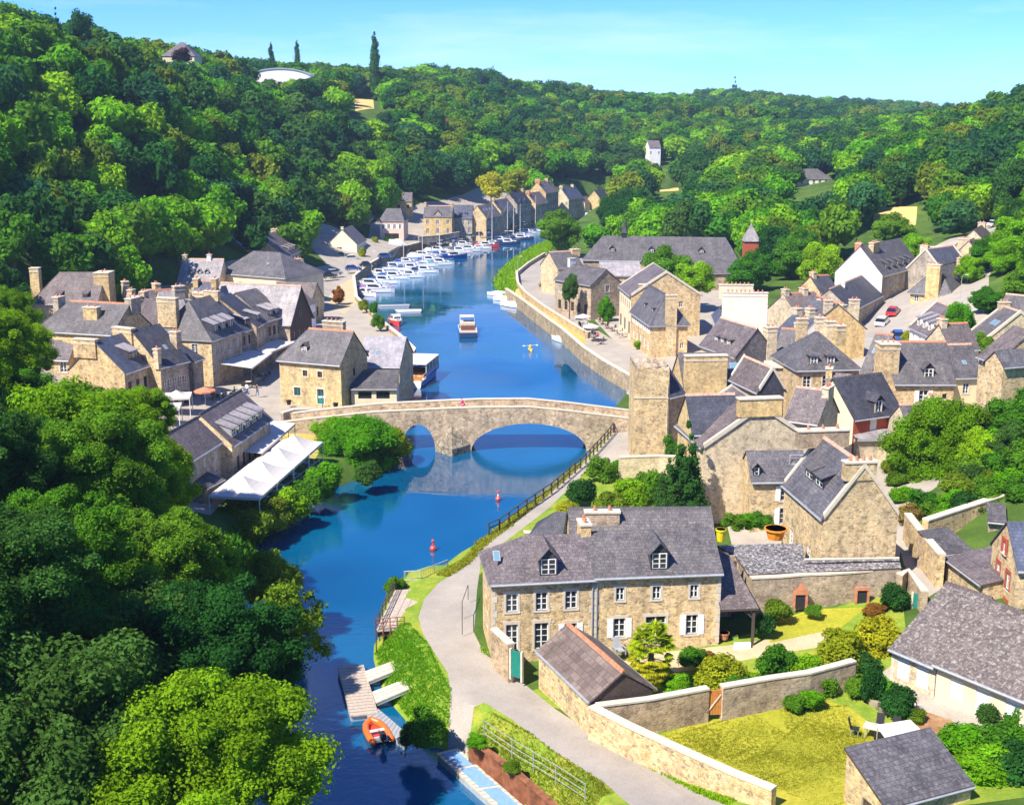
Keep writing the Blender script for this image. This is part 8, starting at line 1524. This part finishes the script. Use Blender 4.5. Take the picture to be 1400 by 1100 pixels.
TL_ = {'leaf_mid': 'mid green round crowned tree on the wooded valley slopes', 'leaf_dark': 'dark green dense tree on the wooded valley slopes', 'leaf_bright': 'bright light green tree on the wooded valley slopes', 'leaf_olive': 'olive green tree on the wooded valley slopes', 'leaf_blue': 'bluish dark green tree on the wooded valley slopes'}
pts_ = []; SRC = {}
for i, (s_, x_, y_, zc, r, rv_, zg) in enumerate(keep):
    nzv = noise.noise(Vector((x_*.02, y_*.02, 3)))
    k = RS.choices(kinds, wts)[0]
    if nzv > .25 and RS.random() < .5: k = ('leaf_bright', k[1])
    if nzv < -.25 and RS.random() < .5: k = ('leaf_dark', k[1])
    if y_ > 780 and noise.noise(Vector((x_*.012, y_*.006, 9))) > .12: zc += 3.5; rv_ *= 1.25; r *= 1.12
    if i < 190:
        t = tree('broadleaf_tree', TL_[k[0]], 'tree', (x_, y_, zc), r, rv_, LIB[k], zg, k[0].replace('leaf_', '')+' trees of the valley slopes')
        SRC.setdefault(k, [c for c in bpy.data.objects if False] or S.objects.get(t.name))
    else: pts_.append((x_, y_, zc, r*1.06, rv_*1.06, kinds.index(k), RS.uniform(0, 6.28)))
print('hill trees', len(keep), len(pts_))
def woodland(pts_):
    me = bpy.data.meshes.new('woodland'); me.from_pydata([(p[0], p[1], p[2]) for p in pts_], [], [])
    a = me.attributes.new('scl', 'FLOAT_VECTOR', 'POINT'); a.data.foreach_set('vector', [c for p in pts_ for c in (p[3]*RS.uniform(.82, 1.15), p[3]*RS.uniform(.82, 1.15), p[4])])
    a = me.attributes.new('knd', 'INT', 'POINT'); a.data.foreach_set('value', [p[5] for p in pts_]); a = me.attributes.new('rt', 'FLOAT_VECTOR', 'POINT'); a.data.foreach_set('vector', [c for p in pts_ for c in (0, 0, p[6])])
    o = link('distant_woodland', me); o['kind'] = 'stuff'; tag(o, 'continuous canopy of the farther woods covering both valley sides', 'woodland')
    ng = bpy.data.node_groups.new('woodland', 'GeometryNodeTree'); ng.interface.new_socket('Geometry', in_out='INPUT', socket_type='NodeSocketGeometry'); ng.interface.new_socket('Geometry', in_out='OUTPUT', socket_type='NodeSocketGeometry')
    n = ng.nodes; l = ng.links; gi = n.new('NodeGroupInput'); go = n.new('NodeGroupOutput'); jn = n.new('GeometryNodeJoinGeometry')
    def attr(nm, ty): x = n.new('GeometryNodeInputNamedAttribute'); x.data_type = ty; x.inputs['Name'].default_value = nm; return x
    sc = attr('scl', 'FLOAT_VECTOR'); kd = attr('knd', 'INT'); rt = attr('rt', 'FLOAT_VECTOR'); sock = lambda x: next(s for s in x.outputs if s.enabled)
    for i, k in enumerate(kinds):
        if k not in SRC: continue
        src = next(c for c in SRC[k].children if c.name.startswith('crown'))
        oi = n.new('GeometryNodeObjectInfo'); oi.transform_space = 'ORIGINAL'; oi.inputs['Object'].default_value = src; oi.inputs['As Instance'].default_value = True
        cp = n.new('FunctionNodeCompare'); cp.data_type = 'INT'; cp.operation = 'EQUAL'; ins = [s for s in cp.inputs if s.type == 'INT']; l.new(sock(kd), ins[0]); ins[1].default_value = i
        ip = n.new('GeometryNodeInstanceOnPoints'); l.new(gi.outputs[0], ip.inputs['Points']); l.new(cp.outputs[0], ip.inputs['Selection']); l.new(oi.outputs['Geometry'], ip.inputs['Instance']); l.new(sock(rt), ip.inputs['Rotation']); l.new(sock(sc), ip.inputs['Scale']); l.new(ip.outputs[0], jn.inputs[0])
    l.new(jn.outputs[0], go.inputs[0]); md = o.modifiers.new('woodland', 'NODES'); md.node_group = ng
for i in range(34):
    x_, y_ = RS.uniform(44, 120), RS.uniform(40, 210); pxx, _, _ = toPX(x_, y_, 12)
    if pxx < 1490 or pxx > 2300: continue
    r = RS.uniform(3.5, 5.5); tree('broadleaf_tree', 'garden tree on the slope beyond the right edge of the village', 'tree', (x_, y_, gz(x_, y_)+r*1.2), r, r, LIB[RS.choice(kinds)], None, 'garden trees beyond the right edge')
bpy.context.view_layer.update()
woodland(pts_)
# --- grass and weeds: nobody could count them
def tufts(name, label, pts, n, size, mat, spread, zoff=0.0, seed=1):
    rng = np.random.default_rng(seed); P_ = []
    seg = [(Vector(a), Vector(b)) for a, b in zip(pts, pts[1:])]; Ls = np.array([(b-a).length for a, b in seg]); ks = rng.choice(len(seg), n, p=Ls/Ls.sum())
    for k in ks:
        a, b = seg[k]; p = a.lerp(b, rng.random()); d = (b-a).normalized(); s = float(np.clip(rng.normal(), -1.7, 1.7))*spread; P_.append((p.x-d.y*s, p.y+d.x*s))
    P_ = np.array(P_); rr, _ = rdist(P_[:, 0], P_[:, 1]); inn = inpoly_np(P_[:, 0], P_[:, 1], rv.tolist()); ok_ = ~inn & (rr > .5)
    for nm_, _, z_ in Z_:
        if nm_ in ('road', 'quay_road', 'lane'): ok_ &= ~inpoly_np(P_[:, 0], P_[:, 1], z_)
    P_ = P_[ok_]; rr = rr[ok_]
    Zt = land(P_[:, 0], P_[:, 1]); Zt = np.where(rr < 2.4, -.35+(Zt+.35)*rr/2.4, Zt)+zoff; base = np.column_stack([P_, Zt]); k = len(base); m_ = 5
    base = np.repeat(base, m_, 0)+rng.normal(size=(k*m_, 3))*np.array([size*.6, size*.6, 0]); a = rng.uniform(0, 6.28, k*m_); h = size*rng.uniform(.5, 1.4, k*m_)[:, None]; w_ = size*.22
    side = np.column_stack([np.cos(a), np.sin(a), np.zeros_like(a)])*w_; lean = rng.normal(size=(k*m_, 3))*.35; lean[:, 2] = 1
    v = np.stack([base-side, base+side, base+side*.5+lean*h, base-side*.5+lean*h*.9], 1).reshape(-1, 3); q_ = np.arange(len(v)).reshape(-1, 4); o = link(name, npmesh(name, v, q_, np.zeros((0, 3), int), rng.uniform(0, 1, len(v)//4).repeat(4), mat)); o['kind'] = 'stuff'; tag(o, label, 'grass'); return o
W3 = lambda L, z=2.5: [P(a, b, z) for a, b in L]
tufts('bank_grass_blades', 'long green grass on the river bank around the gangways', W3([(520, 870), (545, 900), (560, 940), (580, 980), (590, 1000)], 1.6), 6500, .11, 'leaf_bright', 1.3, seed=1)
tufts('verge_weeds', 'weeds along the foot of the house and road wall', W3([(650, 880), (668, 905), (700, 932), (760, 975), (830, 1022), (930, 1075), (1000, 1110)], 2.7), 3600, .16, 'leaf_bright', .3, seed=2)
tufts('bank_grass_blades', 'dry and green grass on the bank above the sheet piling', W3([(645, 985), (700, 1020), (780, 1070), (830, 1105)], 2.4), 4500, .08, 'leaf_lawn', .9, seed=3)
tufts('bank_grass_blades', 'grass and reeds below the towpath fence', W3([(612, 790), (650, 768), (668, 742), (720, 705), (800, 640)], 2.0), 5000, .17, 'leaf_lawn', .6, seed=4)
tufts('reed_grass', 'bright green reeds on the bank by the round quay tree', W3([(688, 398), (680, 385), (700, 368), (735, 345), (770, 330)], 1.5), 6500, .6, 'leaf_bright', 1.8, seed=5)
tufts('bank_undergrowth', 'tangled undergrowth along the left river edge', W3([(335, 800), (352, 750), (385, 722), (430, 690), (480, 662), (530, 648)], .8), 9000, .5, 'leaf_mid', 1.3, seed=6)
tufts('lawn_blades', 'dry summer lawn with tufts between the garden walls', W3([(900, 1020), (980, 1030), (1080, 1000), (1180, 1000), (1120, 1060), (1060, 1080)], 3.0), 12000, .07, 'leaf_lawn', 2.2, seed=7)
tufts('garden_undergrowth', 'mixed low plants in the beds of the upper garden', W3([(930, 930), (1000, 925), (1080, 935), (1130, 930), (1200, 925)], 3.1), 6000, .16, 'leaf_bright', .8, seed=8)
0 and tufts('slope_undergrowth', 'rough plants on the slope beneath the walnut green tree', W3([(1235, 715), (1260, 700), (1310, 695), (1380, 690)], 5.8), 6000, .25, 'leaf_mid', 1.8, seed=9)
tufts('lane_weeds', 'yellow weeds along the inner edge of the narrow lane', W3([(1236, 725), (1248, 757), (1278, 798)], 5.0), 1800, .28, 'leaf_yellow', .25, seed=10)


# ------------------------------------------------------------ air
hz = MB(); hz.box(-2600, 2600, -150, 4400, -4, 92, 'glass')
hm = bpy.data.materials.new('haze'); hm.use_nodes = True; hn = hm.node_tree.nodes; hn.remove(hn['Principled BSDF']); pv = hn.new('ShaderNodeVolumePrincipled'); pv.inputs['Density'].default_value = .00017; pv.inputs['Color'].default_value = (.55, .76, 1.0, 1); pv.inputs['Anisotropy'].default_value = .2
hm.node_tree.links.new(pv.outputs[0], hn['Material Output'].inputs['Volume']); MATS['haze'] = hm; hz.mats = ['haze']; ho = hz.build('haze'); ho['kind'] = 'stuff'; tag(ho, 'thin blue air haze filling the valley', 'haze')
S.cycles.volume_bounces = 0; S.cycles.volume_step_rate = 8; S.cycles.volume_max_steps = 32
